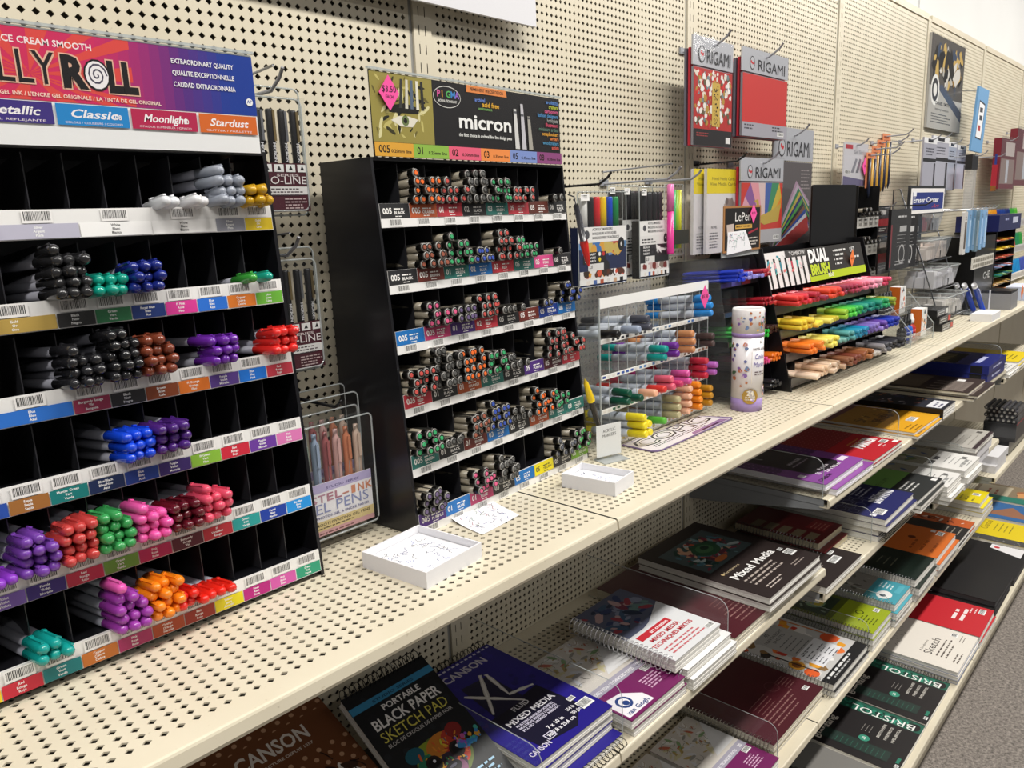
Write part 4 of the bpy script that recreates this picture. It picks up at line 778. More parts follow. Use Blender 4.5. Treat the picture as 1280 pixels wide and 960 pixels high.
# ------------------------------------------------------------------ things hanging on the pegboard
def peg_hook(label, x, z, ln, tip=0.03, col='#8d9096', r=0.0022, black=False, double=False):
    t = thing('peg_hook', label, 'hook', (x, 0, z)); cc = '#202022' if black else '#9a9ca2'; mt = 'gloss'
    MB().tube([(0, -0.001, 0), (0, -ln, 0), (0, -ln - tip * 0.8, tip * 0.45), (0, -ln - tip * 1.1, tip * 0.8)], r, 6, cc).build('prong', mt, t, True)
    MB().box((-0.012, -0.004, -0.004), (0.012, -0.0005, 0.008), cc).build('back_clip', mt, t)
    if double:
        MB().tube([(0, -0.001, 0.022), (0, -ln - 0.01, 0.026)], r * 0.7, 6, cc).build('label_arm', mt, t, True)
    return t
def rectY(TL, BR, y):
    a = onY(*TL, y); b_ = onY(*BR, y); return a.x, b_.z, b_.x - a.x, a.z - b_.z
def film_sheet(t, x0, z0, x1, z1, y, name='sleeve', mat='film', d=0.0):
    mb = MB().quad([(x0, y, z0), (x1, y, z0), (x1, y, z1), (x0, y, z1)], '#fff')
    if d: mb.quad([(x1, y, z0), (x1, y + d, z0), (x1, y + d, z1), (x1, y, z1)], '#fff').quad([(x0, y, z1), (x1, y, z1), (x1, y + d, z1), (x0, y + d, z1)], '#fff').quad([(x0, y + d, z0), (x0, y, z0), (x0, y, z1), (x0, y + d, z1)], '#fff')
    return mb.build(name, mat, t)
def rim(t, x0, z0, x1, z1, y, r=0.0012, rad=0.008):
    pts = [(p[0], y, p[1]) for p in rrect(x0, z0, x1, z1, rad)]
    return MB().tube(pts, r, 5, '#fff', closed=True).build('rim', 'acrylic_edge', t, True)

# blistered fineliner sets beside the gel pen rack
for label, xr_, zt, zb, hk in (('blister pack of black fineliners hanging beside the header sign', -0.2440, 1.601, 1.456, 0), ('blister pack of black fineliners hanging low beside the gel pen caps', -0.2440, 1.415, 1.264, 1)):
    y = -0.060; w_ = 0.118; h = zt - zb; t = thing('fineliner_pack', label, 'pen set', (xr_ - w_, y, zb))
    MB().box((0.003, 0.0009, 0.002), (w_ - 0.005, 0.0018, h * 0.40), '#4c1424').build('card', 'print', t)
    pr = Print((0, 0.0008, 0), (1, 0, 0), (0, 0, 1))
    for j in range(7): pr.rect(0.006 + j * 0.0155, h * 0.33, 0.0185 + j * 0.0155, h * 0.39, '#efeeec').poly([(0.0095 + j * 0.0155, h * 0.345), (0.015 + j * 0.0155, h * 0.345), (0.0125 + j * 0.0155, h * 0.382)], '#222224')
    pr.text('SERIES', w_ * 0.72, h * 0.295, 0.0030, '#d8c8c8', 'b', al='c', wid=0.03).text('PRO-LINE', w_ - 0.008, h * 0.235, 0.0088, '#f0e8e8', 'r', al='r', wid=0.066).rect(0.02, h * 0.15, w_ - 0.006, h * 0.215, '#e6e4e2').lines(0.05, h * 0.19, 0.055, 3, 0.0035, 0.0014, '#4a3a40').lines(w_ - 0.04, h * 0.11, 0.03, 5, 0.0035, 0.0014, '#c8b0b0'); pr.build('card_print', t)
    for j in range(7):
        x = 0.010 + j * 0.0155; o = MB().lathe([(0.0046, 0.012), (0.0046, h - 0.028), (0.004, h - 0.026)], 8, '#1d1d20', 'z', (x, 0.007, 0)).build('pen', 'plastic', t, True)
        MB().box((x + 0.0008, 0.0012, h - 0.062), (x + 0.004, 0.0026, h - 0.028), ('#b8a070', '#a8aab0')[j % 2]).build('clip', 'metal', o)
        q = Print((x, 0.0023, h * 0.42), (0, 0, -1), (1, 0, 0)); q.p0 = V((x - 0.0012, 0.0022, h * 0.56)); q.text('MICRON', 0, 0, 0.0034, '#d8d8dc', 'b', wid=0.022); q.build('pen_print', o)
    film_sheet(t, 0.001, 0.0, w_ - 0.001, h - 0.012, 0.0, 'blister', 'clear', 0.0135); rim(t, 0.0, -0.002, w_, h, 0.0140); rim(t, 0.004, 0.003, w_ - 0.007, h - 0.014, 0.0)
    peg_hook('grey peg hook carrying the ' + ('upper', 'lower')[hk] + ' blistered fineliners', xr_ - 0.048, zt - 0.008, 0.066, 0.026, double=True)
# pastel gel pen boxes
y = -0.105; a = onY(474, 648, y); w_ = 0.124; h = onY(470, 508, y).z - a.z; X0 = a.x - w_; Zb = max(a.z, H + 0.004)
for q_, (dy, lab) in enumerate(((0, 'clear box of pastel ink gel pens in front of the fineliner rack'), (0.034, 'second clear box of pastel gel pens behind the front one'))):
    t = thing('gel_pen_set', lab, 'pen set', (X0 + 0.004 * q_, y + dy, Zb + 0.006 * q_)); cols = ['#a8b8a8', '#8c9a90', '#98a8c0', '#a05a5c', '#c8a09c', '#c07858', '#c8b0a0']
    for j in range(7):
        x = 0.014 + j * 0.0155; o = MB().lathe([(0.0048, 0.012), (0.0052, 0.02), (0.0052, h - 0.042), (0.0046, h - 0.03), (0.003, h - 0.027), (0.003, h - 0.019)], 8, cols[j], 'z', (x, 0.012, 0)).build('pen', 'plastic', t, True)
        MB().box((x - 0.002, 0.0045, h - 0.060), (x + 0.002, 0.0062, h - 0.030), cols[j]).build('clip', 'plastic', o); MB().tube([(x - 0.0025, 0.0055, h - 0.062), (x - 0.003, 0.0055, h - 0.080), (x, 0.0055, h - 0.088), (x + 0.003, 0.0055, h - 0.080)], 0.0005, 4, '#d0d0d4').build('clip_wire', 'metal', o)
    hb = h * 0.47; MB().box((0.004, 0.002, 0.004), (w_ - 0.006, 0.003, hb), '#efecf0').build('card', 'print', t)
    pr = Print((0, 0.0019, 0), (1, 0, 0), (0, 0, 1)); pr.rect(0.004, hb * 0.84, w_ - 0.006, hb, '#b9aed6').text('STUDIO SERIES', w_ - 0.05, hb * 0.88, 0.003, '#5a5088', 'b', al='c', wid=0.05)
    for j, ch in enumerate('PASTEL-INK'): pr.text(ch, w_ - 0.123 + j * 0.0118, hb * 0.66, 0.0098, ('#c89aa8', '#c89aa8', '#b8889a', '#b8889a', '#b07888', '#b07888', '#c08070', '#d08868', '#d08868', '#d08868')[j], 'b', wid=0.0108)
    pr.text('GEL PENS', w_ - 0.012, hb * 0.46, 0.0128, '#8890bc', 'r', al='r', wid=0.098).text('PHOTOS GEL A ENCRE PASTEL', w_ - 0.012, hb * 0.37, 0.003, '#7a7aa0', 'b', al='r', wid=0.08)
    pr.rect(0.004, hb * 0.15, w_ - 0.006, hb * 0.32, '#ddc890').text('SMOOTHWRITING GEL PENS', w_ - 0.012, hb * 0.235, 0.0034, '#5a4c30', 'b', al='r', wid=0.085).lines(w_ - 0.10, hb * 0.18, 0.08, 1, 0.003, 0.0016, '#6a5c40').rect(0.004, 0.004, w_ - 0.006, hb * 0.15, '#d0a0a4').lines(w_ - 0.10, hb * 0.08, 0.08, 1, 0.003, 0.0018, '#7a4a50'); pr.build('card_print', t)
    film_sheet(t, 0.0, 0.0, w_, h - 0.006, 0.0, 'box_shell', 'clear', 0.03); rim(t, 0, 0, w_, h - 0.006, 0.0, 0.0013, 0.006); rim(t, -0.002, -0.004, w_ + 0.004, h + 0.018, 0.031, 0.0011, 0.008)
peg_hook('black peg hook carrying the pastel gel pen boxes', X0 + 0.072, Zb + h + 0.012, 0.105, 0.012, black=True, double=False)

# acrylic paint marker sets
def acrylic_set(label, x, z, w_, h, y, pens, black, copies=()):
    t = thing('paint_marker_set', label, 'marker set', (x, y, z)); d = 0.018
    n = len(pens)
    for j, c_ in enumerate(pens): MB().lathe([(0.0072, h * 0.55), (0.0072, h * 0.93), (0.006, h * 0.95)], 8, c_, 'z', (0.016 + (w_ - 0.030) * (j + 0.5) / n, 0.009, 0)).build('marker', 'plastic', t, True)
    MB().box((0.001, 0.0012, 0.0), (w_ - 0.001, d, h * 0.635), '#1e2a50' if not black else '#232326').build('card_sleeve', 'print', t)
    pr = Print((0, 0.0011, 0), (1, 0, 0), (0, 0, 1)); pr.rect(0.001, h * 0.47, w_ - 0.001, h * 0.635, '#eceae8').disc(w_ * 0.17, h * 0.555, w_ * 0.055, '#4a4a50')
    for j, s_ in enumerate(('ACRYLIC MARKERS', 'MARQUEURS ACRYLIQUES', 'MARCADORES DE ACRILICO')): pr.text(s_, w_ * 0.28, h * (0.595 - j * 0.045), h * 0.026, '#2a2a30', 'b', wid=w_ * (0.42, 0.5, 0.56)[j])
    if not black: pr.rect(0.001, h * 0.40, w_ - 0.001, h * 0.47, '#5a88b8').blobs(0.001, h * 0.30, w_ - 0.001, h * 0.47, ['#c8b060', '#3a70b0', '#b8483a', '#7090c0', '#d8a040'], 22, 0.008, 0.022, 3)
    else: pr.rect(0.001, h * 0.37, w_ - 0.001, h * 0.47, '#e4e2e0').lines(w_ * 0.08, h * 0.42, w_ * 0.5, 2, h * 0.03, h * 0.016, '#28282c').blobs(w_ * 0.45, h * 0.24, w_ - 0.001, h * 0.37, ['#e6e4e2', '#202024', '#f0eeee'], 16, 0.004, 0.014, 6, 0.25)
    pr.rect(0.001 + w_ * 0.08, h * 0.245, w_ * 0.55, h * 0.37, '#1f1f24')
    for j in range(3): pr.text(('PRIMARY', 'PRIMAIRE', 'PRIMARIO')[j] if not black else ('BLACK', 'NOIR', 'NEGRO')[j], w_ * 0.12, h * (0.335 - j * 0.036), h * 0.022, '#f0eeec', 'b', wid=w_ * 0.22).disc(w_ * (0.42, 0.50, 0.42)[j], h * (0.345 - (j == 2) * 0.06), w_ * 0.026, ('#f0f0ee', '#c83030', '#e8d030')[j] if not black else '#3c3c40')
    pr.disc(w_ * 0.88, h * 0.435, w_ * 0.07, '#1f1f22', ry=w_ * 0.085).text('6' if not black else '4', w_ * 0.88, h * 0.415, h * 0.045, '#f2f0ee', 'b', al='c')
    pr.rect(w_ * 0.18, h * 0.17, w_ * 0.50, h * 0.245, '#dedcda').text('2.0', w_ * 0.20, h * 0.195, h * 0.035, '#2a2a30', 'b').disc(w_ * 0.56, h * 0.205, w_ * 0.06, '#1f1f22', ry=w_ * 0.075)
    pr.rect(0.002, h * 0.085, w_ - 0.002, h * 0.17, '#e6e2e0').blobs(0.002, h * 0.085, w_ - 0.002, h * 0.17, ['#d8563a', '#3a2a20', '#e0a030', '#c87a90', '#f0eeee', '#5a3020'] if not black else ['#c8b0b0', '#8a7a70', '#7a2a24', '#e8e0dc', '#4a5a30'], 24, 0.004, 0.012, 8)
    pr.rect(0.001, 0.004, w_ - 0.001, h * 0.085, '#ecebe9')
    for j, c_ in enumerate(('#e8e0d8', '#4a6aa8', '#b85a3a', '#dcdad6', '#c8a080', '#222226')): pr.rect(w_ * (0.14 + j * 0.14), h * 0.022, w_ * (0.21 + j * 0.14), h * 0.068, c_)
    pr.build('sleeve_print', t); film_sheet(t, 0, h * 0.02, w_, h, 0.0, 'clear_case', 'clear', d); rim(t, 0, 0.0, w_, h, 0.001, 0.0009, 0.004)
    q = Print((w_ * 0.05, -0.0006, h * 0.91), (1, 0, 0), (0, 0, 1)); q.rect(0, 0, w_ * 0.17, h * 0.07, '#f2f2f0').lines(0.002, h * 0.045, w_ * 0.12, 2, h * 0.02, h * 0.010, '#333338'); q.build('price_sticker', t)
    return t
x, z, w_, h = rectY((722, 240), (784, 352), -0.112); acrylic_set('acrylic paint marker set with white, black, red, yellow, blue and green pens', x, z, w_ , h, -0.112, ['#e8e8e6', '#26262a', '#d82c34', '#ecc81c', '#1c4ac0', '#1c8a4c'], False)
peg_hook('black peg hook carrying the primary paint marker set', x + w_ * 0.35, z + h + 0.012, 0.12, 0.022, black=True, double=False)
xb = onY(800, 300, -0.112).x; xe = onY(845, 300, -0.112).x; zt = onY(845, 234, -0.112).z; zb = onY(834, 344, -0.112).z
for j, (dx, dy, lab) in enumerate(((0, 0, 'front black acrylic paint marker set with white sleeve'), (-0.012, 0.028, 'second black paint marker set tucked behind the front one'), (-0.020, 0.054, 'rear black paint marker set nearest the pegboard'))):
    acrylic_set(lab, xb + dx, zb + 0.003 * j, 0.098, zt - zb, -0.112 + dy, ['#2a2a2e'] * 4, True)
peg_hook('chrome peg hook carrying the black paint marker sets', xb + 0.045, zt + 0.012, 0.14, 0.025, double=True)
# pink fineliner and neon pack
x, z, w_, h = rectY((846, 230), (859, 318), -0.075); t = thing('neon_pen_set', 'narrow pack of neon green and yellow pens by the upright', 'pen set', (x - 0.02, -0.075, z)); w_ += 0.03
for j, c_ in enumerate(('#3a9aa8', '#3ab070', '#98c838', '#d8d838')): MB().lathe([(0.0042, h * 0.1), (0.0042, h * 0.92)], 7, c_, 'z', (0.012 + j * 0.0105, 0.008, 0)).build('pen', 'plastic', t, True)
MB().box((0.001, 0.001, h * 0.16), (w_ - 0.002, 0.002, h * 0.36), '#26302c').build('card', 'print', t); film_sheet(t, 0, 0, w_, h, 0, 'sleeve', 'film', 0.016); rim(t, 0, 0, w_, h, 0.016, 0.0008, 0.004)
peg_hook('chrome peg hook carrying the neon pens', x + 0.012, z + h + 0.008, 0.10, 0.02)
p0 = onY(843, 230, -0.12); p1 = onY(838, 318, -0.12); t = thing('pink_marker', 'tall pink marker hanging in front of the neon pens', 'marker', (p1.x, -0.12, p1.z)); hh_ = p0.z - p1.z
MB().lathe([(0.0062, 0), (0.0066, 0.004), (0.0066, hh_ * 0.62), (0.0060, hh_ * 0.62)], 10, '#d83a90', 'z').build('barrel', 'plastic', t, True); MB().lathe([(0.0072, hh_ * 0.62), (0.0066, hh_ * 0.99), (0.004, hh_)], 10, '#e878b4', 'z').build('cap', 'plastic', t, True)
# hanging tester markers on cords
def tester(label, top, bot, y, tipcol, sleeve):
    a, b_ = onY(*top, y), onY(*bot, y); t = thing('tester_marker', label, 'marker', a); d = b_ - a; m1, m2 = d * 0.5, d * 0.62
    MB().tube([(0, 0.012, 0.004), (0, 0, 0), d * 0.12], 0.0012, 5, '#26262a').build('cord', 'plastic', t, True); MB().tube([d * 0.1, d * 0.14, m2], [0.003, 0.0042, 0.0052], 8, sleeve).build('barrel', 'gloss', t, True)
    MB().tube([m2, m2 + d * 0.05, d * 0.93, d], [0.0062, 0.0066, 0.0040, 0.0010], 8, tipcol).build('cap', 'plastic', t, True)
tester('hanging tester marker with black cord and red cap', (718, 246), (736, 333), -0.160, '#d8302c', '#3a3a40')
tester('hanging yellow capped tester marker beside the fineliner rack', (752, 545), (731, 474), -0.150, '#ecc820', '#4a4644')

# ------------------------------------------------------------------ origami packs
def origami(label, TL, BR, y, art, hw_, behind=0, foot=0.10):
    x, z, w_, h = rectY(TL, BR, y); t = thing('origami_pack', label, 'paper pack', (x, y, z)); hd = h * 0.26; fb = h * foot
    MB().box((0.003, 0.001, 0.004), (w_ - 0.003, 0.006, h - hd - 0.003), '#8c8a92').build('paper_stack', 'paper', t)
    MB().box((0.0, 0.001, h - hd), (w_, 0.0045, h), '#b6b8bf').build('header_card', 'gloss', t)
    pr = Print((0, 0.0008, 0), (1, 0, 0), (0, 0, 1)); pr.k = 1; art(pr, w_, h, hd, fb)
    pr.disc(w_ * 0.20, h - hd * 0.60, hd * 0.24, '#2a2a30', ry=hd * 0.29, n=20).disc(w_ * 0.20, h - hd * 0.60, hd * 0.20, '#c0c2c8', ry=hd * 0.25, n=20).blobs(w_ * 0.15, h - hd * 0.72, w_ * 0.25, h - hd * 0.48, ['#c83038'], 5, hd * 0.05, hd * 0.09, 3)
    pr.text('RIGAMI', w_ * 0.31, h - hd * 0.86, hd * 0.46, '#2e2e34', 'r', wid=w_ * 0.62); pr.build('pack_print', t, 'gloss')
    film_sheet(t, -0.001, 0.0, w_ + 0.001, h + 0.004, -0.0005, 'sleeve', 'film')
    for j in range(behind): MB().box((0.006 + j * 0.002, 0.010 + j * 0.010, 0.004), (w_ + 0.004, 0.015 + j * 0.010, h - hd * 0.4), ('#c0283a', '#6a6a78', '#a83848')[j % 3]).build('inner_sheets', 'paper', t)
    peg_hook('peg hook carrying the ' + hw_, x + w_ * 0.5, z + h - hd * 0.22, -y + 0.004, 0.03)
    return t
def art_floral(pr, w_, h, hd, fb):
    pr.rect(0.003, fb, w_ - 0.003, h - hd - 0.004, '#b8302e'); pr.blobs(0.003, fb, w_ - 0.003, h - hd - 0.004, ['#efe9e2', '#d8342f', '#6a6048', '#e8dccc', '#7a8a90', '#b89040', '#f4f0ec'], 190, 0.003, 0.009, 4); pr.rect(0.003, 0.004, w_ - 0.003, fb, '#242022').rect(w_ * 0.46, fb * 1.2, w_ * 0.66, h - hd - 0.028, '#cfae52')
    for j in range(5): pr.strokes(w_ * 0.50, fb * 1.3 + j * (h - hd - 0.04 - fb) / 5, w_ * 0.62, fb * 1.3 + (j + 0.8) * (h - hd - 0.04 - fb) / 5, ['#26201a'], 12, 0.0011, j, 0.7)
    pr.rect(w_ * 0.82, fb * 0.3, w_ * 0.94, fb * 0.65, '#e8e6e4').lines(w_ * 0.08, fb * 0.75, w_ * 0.3, 2, 0.005, 0.002, '#a04040')
def art_red(pr, w_, h, hd, fb):
    pr.rect(0.003, h * 0.18, w_ - 0.003, h - hd - 0.004, '#cf3b38').rect(0.003, 0.004, w_ - 0.003, h * 0.18, '#aaa8b2').lines(w_ * 0.06, h * 0.14, w_ * 0.24, 2, 0.007, 0.003, '#4a4850').lines(w_ * 0.66, h * 0.14, w_ * 0.26, 2, 0.007, 0.003, '#4a4850').barcode(w_ * 0.78, h * 0.05, w_ * 0.93, h * 0.10)
def art_crane(pr, w_, h, hd, fb):
    zt = h - hd - 0.004; zl = h * 0.18; pr.rect(0.003, zl, w_ - 0.003, zt, '#c8382c')
    cols = ['#d8a0b0', '#8a5a9a', '#e09aa4', '#d8c0c0', '#4060a8', '#3a8a60', '#c8b040', '#d88a30']
    T_ = [(w_ * 0.04, zl + (zt - zl) * 0.50), (w_ * 0.10, zl + (zt - zl) * 0.72), (w_ * 0.22, zt), (w_ * 0.40, zt), (w_ * 0.56, zt), (w_ * 0.72, zt), (w_ * 0.90, zt), (w_ * 0.96, zl + (zt - zl) * 0.70), (w_ * 0.96, zl + (zt - zl) * 0.45)]
    B_ = [(w_ * (0.34 + 0.055 * j), zl + (zt - zl) * (0.16 + 0.018 * j)) for j in range(9)]
    for j in range(8): pr.poly([T_[j], T_[j + 1], B_[j + 1], B_[j]], cols[j])
    pr.poly([(w_ * 0.30, zl + (zt - zl) * 0.62), (w_ * 0.40, zl + (zt - zl) * 0.66), (w_ * 0.46, zl + (zt - zl) * 0.30), (w_ * 0.72, zl + (zt - zl) * 0.40), (w_ * 0.95, zl + (zt - zl) * 0.55), (w_ * 0.90, zl + (zt - zl) * 0.16), (w_ * 0.55, zl + (zt - zl) * 0.10), (w_ * 0.42, zl + (zt - zl) * 0.18), (w_ * 0.36, zl + (zt - zl) * 0.58)], '#c0a448')
    pr.rect(0.003, 0.004, w_ - 0.003, zl, '#b4b2b6').lines(w_ * 0.06, h * 0.13, w_ * 0.24, 2, 0.007, 0.003, '#4a4850').barcode(w_ * 0.78, h * 0.05, w_ * 0.93, h * 0.10)
def art_rainbow(pr, w_, h, hd, fb):
    zt = h - hd - 0.004; pr.rect(0.003, 0.004, w_ - 0.003, zt, '#5c5658'); pr.lines(w_ * 0.7, zt - 0.02, w_ * 0.25, 6, 0.009, 0.003, '#9a9090')
    cols = ['#a88aa0', '#b8a8b8', '#2a7a50', '#b8a84a', '#28306c', '#4a9a48', '#222430', '#7a5238', '#2c4a98', '#c8c8d0', '#a83a3a']
    for j in range(11): a = j / 11; b2 = (j + 1) / 11; pr.poly([(0.003 + w_ * 0.05 * a, 0.006 + h * 0.02), (w_ * (0.05 + 0.5 * max(0, a - 0.25)), 0.006), (w_ * 0.95, zt * 0.18 + zt * 0.62 * (1 - a) * 0.6), (w_ * (0.58 + 0.35 * a), zt * (0.80 - 0.45 * a))], cols[j])
origami('origami pack of red floral paper with gold label', (867, 42), (915, 187), -0.075, art_floral, 'floral origami pack', 2, 0.17)
origami('origami pack of plain red paper', (929, 57), (983, 177), -0.080, art_red, 'red origami pack', 3)
origami('origami pack showing a folded yellow crane', (927, 196), (977, 303), -0.085, art_crane, 'crane origami pack', 1)
origami('tall origami pack of fanned rainbow sheets', (968, 157), (1012, 310), -0.050, art_rainbow, 'rainbow origami pack', 0)
# charcoal card packs with yellow headers
x, z, w_, h = rectY((884, 208), (923, 314), -0.070)
for j, lab in enumerate(('front pack of mixed media cards with a yellow header', 'rear pack of cards with yellow header by the upright')):
    t = thing('card_pack', lab, 'paper pack', (x - 0.030 * j, -0.070 + 0.014 * j, z)); MB().box((0.002, 0.001, 0.002), (w_ - 0.002, 0.008, h - 0.004), '#d6d4d6').build('cards', 'paper', t)
    pr = Print((0, 0.0009, 0), (1, 0, 0), (0, 0, 1)); pr.rect(0.002, h * 0.70, w_ - 0.002, h - 0.004, '#e6d01e').text('Mixed Media Cards', w_ * 0.5, h * 0.85, h * 0.035, '#4a4418', al='c', wid=w_ * 0.7).text('Vine Media Cards', w_ * 0.5, h * 0.79, h * 0.035, '#4a4418', al='c', wid=w_ * 0.8).blobs(w_ * 0.5, h * 0.36, w_ * 0.9, h * 0.66, ['#8a7a74', '#a89890', '#6a5c58'], 24, 0.005, 0.014, 6).text('NOVEL', w_ * 0.15, h * 0.30, h * 0.03, '#6a6a70').lines(w_ * 0.1, h * 0.24, w_ * 0.3, 6, h * 0.033, h * 0.012, '#7a7a80'); pr.build('pack_print', t); film_sheet(t, 0, 0, w_, h, 0.0, 'sleeve', 'film'); 
peg_hook('black peg hook carrying the yellow headed card packs', x + w_ * 0.5, z + h + 0.01, 0.10, 0.02, black=True, double=False)
# black sign panel and small black rack behind the brush pens
sxa = onY(1069, 300, -0.10).x + 0.008; SWd = 0.175; ztp = onY(1069, 232, -0.10).z
t = thing('small_pen_rack', 'small black rack of technical pens with white label strips', 'pen display', (sxa, -0.10, H)); hh_ = ztp - H
for xx in (0, SWd): MB().box((xx - 0.002, 0, 0.001), (xx + 0.001, 0.09, hh_), '#141416').build('side_panel', 'plastic', t)
MB().box((0, 0.088, 0.001), (SWd, 0.09, hh_), '#141416').build('back_panel', 'plastic', t)
for k, zz in enumerate((1.405, 1.325, 1.245, 1.165)):
    zz -= H; MB().box((0, 0.002, zz - 0.003), (SWd, 0.087, zz - 0.001), '#1a1a1c').build('tray', 'plastic', t); so = MB().box((0, -0.001, zz - 0.033), (SWd, 0.0005, zz - 0.003), '#e2e0da').build('label_strip', 'gloss', t)
    pr = Print((0, -0.0012, zz - 0.033), (1, 0, 0), (0, 0, 1))
    for j in range(4): pr.rect(0.006 + j * 0.0435, 0.004, 0.040 + j * 0.0435, 0.016, '#b8b4ac').barcode(0.012 + j * 0.0435, 0.004, 0.036 + j * 0.0435, 0.015, '#d0ccc4', 8).lines(0.010 + j * 0.0435, 0.021, 0.026, 1, 0.01, 0.004, '#5a5854')
    pr.build('label_print', so)
    for j in range(9 if k < 2 else 5):
        put_pen('technical_pen', 'pen', f'black and chrome technical pen in the {ROWN[k]} row of the small black rack', f'technical pens row {ROWN[k]}', liner_parts('#3c3c40') if j % 3 else gel_pen_parts('#1a1a1c', True), (sxa + 0.014 + (j % 7) * 0.0225, -0.10 - 0.018 - 0.004 * (j % 3), zz + H + 0.006 + (j // 7) * 0.0118), -0.05 + 0.02 * (j % 4), math.radians(-4))

# ------------------------------------------------------------------ far wall goods
def board(name, label, cat, TL, BR, y, th, col, draw, mat='gloss', film=False, hook=None, back=0):
    x, z, w_, h = rectY(TL, BR, y); t = thing(name, label, cat, (x, y, z)); MB().box((0, 0.0006, 0), (w_, th, h), col).build('card' if not back else 'board', mat, t)
    pr = Print((0, 0.0004, 0), (1, 0, 0), (0, 0, 1)); draw(pr, w_, h); pr.build('card_print', t, mat)
    if film: film_sheet(t, -0.002, -0.002, w_ + 0.002, h + 0.01, -0.0008, 'sleeve', 'film')
    if hook: peg_hook(hook, x + w_ * 0.5, z + h - 0.006, max(0.03, -y + 0.01), 0.02, double=False)
    return t, w_, h
def d_gray(pr, w_, h): pr.rect(0, 0, w_, h, '#d4d2d8').rect(w_ * 0.05, h * 0.85, w_ * 0.35, h * 0.95, '#b83040').text('Gel Sticks', w_ * 0.4, h * 0.74, h * 0.10, '#5a5a64', wid=w_ * 0.5).poly([(w_ * 0.3, h * 0.3), (w_ * 0.42, h * 0.3), (w_ * 0.56, h * 0.62), (w_ * 0.48, h * 0.64)], '#8a8a94').poly([(w_ * 0.5, h * 0.3), (w_ * 0.62, h * 0.3), (w_ * 0.72, h * 0.62), (w_ * 0.64, h * 0.64)], '#76767e').poly([(0, 0), (w_, 0), (w_, h * 0.12), (0, h * 0.22)], '#6a6488').barcode(w_ * 0.04, h * 0.26, w_ * 0.3, h * 0.36)
board('stick_pack', 'pale grey card of gel sticks hanging by the third upright', 'art set', (1056, 177), (1083, 232), -0.060, 0.004, '#d4d2d8', d_gray, film=True, hook='peg hook carrying the grey gel stick card')
p_ = onY(1081, 208, -0.066); diamond('price_tag', 'pink diamond price tag on the grey gel stick card', (p_.x, -0.066, p_.z), 0.020, '#ee4f9e', [('$9', -0.002, 0.006, 0.012)])
# orange carded pencil sets, several deep
for j in range(4):
    y = -0.075 + 0.018 * j; x = onY(1086 + j * 6.2, 215, y).x; za = onY(1086 + j * 6.5, 190 - j * 8, y).z; zb = onY(1090 + j * 5, 246 - j * 4, y).z
    t = thing('pencil_card', ('frontmost', 'second', 'third', 'rearmost')[j] + ' navy pencil pair on an orange card', 'pencil set', (x, y, zb)); hh_ = za - zb
    MB().box((0, 0.008, hh_ * 0.2), (0.075, 0.0095, hh_), '#d88458').build('card', 'print', t)
    pr = Print((0, 0.0078, 0), (1, 0, 0), (0, 0, 1)); pr.lines(0.01, hh_ * 0.92, 0.05, 2, 0.012, 0.006, '#8a3a20'); pr.rect(0.005, hh_ * 0.62, 0.07, hh_ * 0.70, '#c86a3c').build('card_print', t)
    for k, c_ in enumerate(('#1c2236', '#c89a3c', '#20263c')): MB().lathe([(0.001, -0.004), (0.0048, 0.012), (0.0048, hh_ * 0.86)], 7, c_, 'z', (0.014 + k * 0.022, 0.003, 0)).build('pencil', 'plastic', t, True)
    peg_hook(('front', 'second', 'third', 'rear')[j] + ' peg hook of the orange pencil cards', x + 0.036, za - 0.008, -y + 0.05, 0.02, double=False)
# long slim grey packs
for j, (px_, pt, pb, y) in enumerate(((1156, 171, 243, -0.10), (1167, 169, 243, -0.095), (1186, 177, 238, -0.05), (1198, 181, 236, -0.05))):
    def dd(pr, w_, h, j=j): pr.rect(0, h * 0.58, w_, h * 0.64, '#26262a'); pr.rect(0.0, h * 0.9, w_, h, '#e8e8ea'); pr.rect(w_ * 0.3, h * 0.92, w_ * 0.7, h * 0.98, '#2a2a30').lines(w_ * 0.2, h * 0.8, w_ * 0.6, 3, h * 0.05, h * 0.02, '#5a5a64').rect(w_ * 0.86, 0, w_ * 0.97, h * 0.56, '#3a3a3e')
    board('ruler_pack', ('leftmost', 'second', 'third', 'rightmost')[j] + ' long grey carded pack under the poster', 'art tool', (px_, pt), (px_ + (11, 15, 6, 6)[j], pb), y, 0.006, ('#a8a8b4', '#b0b0bc', '#aab0c0', '#b2b6c8')[j], dd, hook=('first', 'second', 'third', 'fourth')[j] + ' peg hook in the row under the poster')
def d_poster(pr, w_, h):
    pr.rect(0, h * 0.36, w_, h, '#585450').blobs(0, h * 0.4, w_, h, ['#8a6a34', '#2a2826', '#b8b4ac', '#3c4a60', '#c8a860', '#6a6a70', '#d8d4cc', '#1c1c20'], 70, 0.02, 0.085, 7, 0.5); pr.poly([(0, 0), (w_, 0), (w_, h * 0.12), (w_ * 0.22, h * 0.46), (0, h * 0.46)], '#b0aea8').poly([(w_ * 0.22, h * 0.46), (w_, h * 0.12), (w_, h * 0.24), (w_ * 0.36, h * 0.5)], '#4a5468')
    pr.disc(w_ * 0.17, h * 0.42, w_ * 0.12, '#e6e6e2').disc(w_ * 0.17, h * 0.42, w_ * 0.09, '#3c3c40').disc(w_ * 0.17, h * 0.42, w_ * 0.05, '#e6e6e2').text('DANIEL SMITH', w_ * 0.2, h * 0.27, h * 0.035, '#3a3a3c', 'b', wid=w_ * 0.42).text('Inspiring Innovation', w_ * 0.2, h * 0.21, h * 0.026, '#4a4a4c', wid=w_ * 0.4).lines(w_ * 0.1, h * 0.16, w_ * 0.6, 4, h * 0.03, h * 0.010, '#5a5a5c')
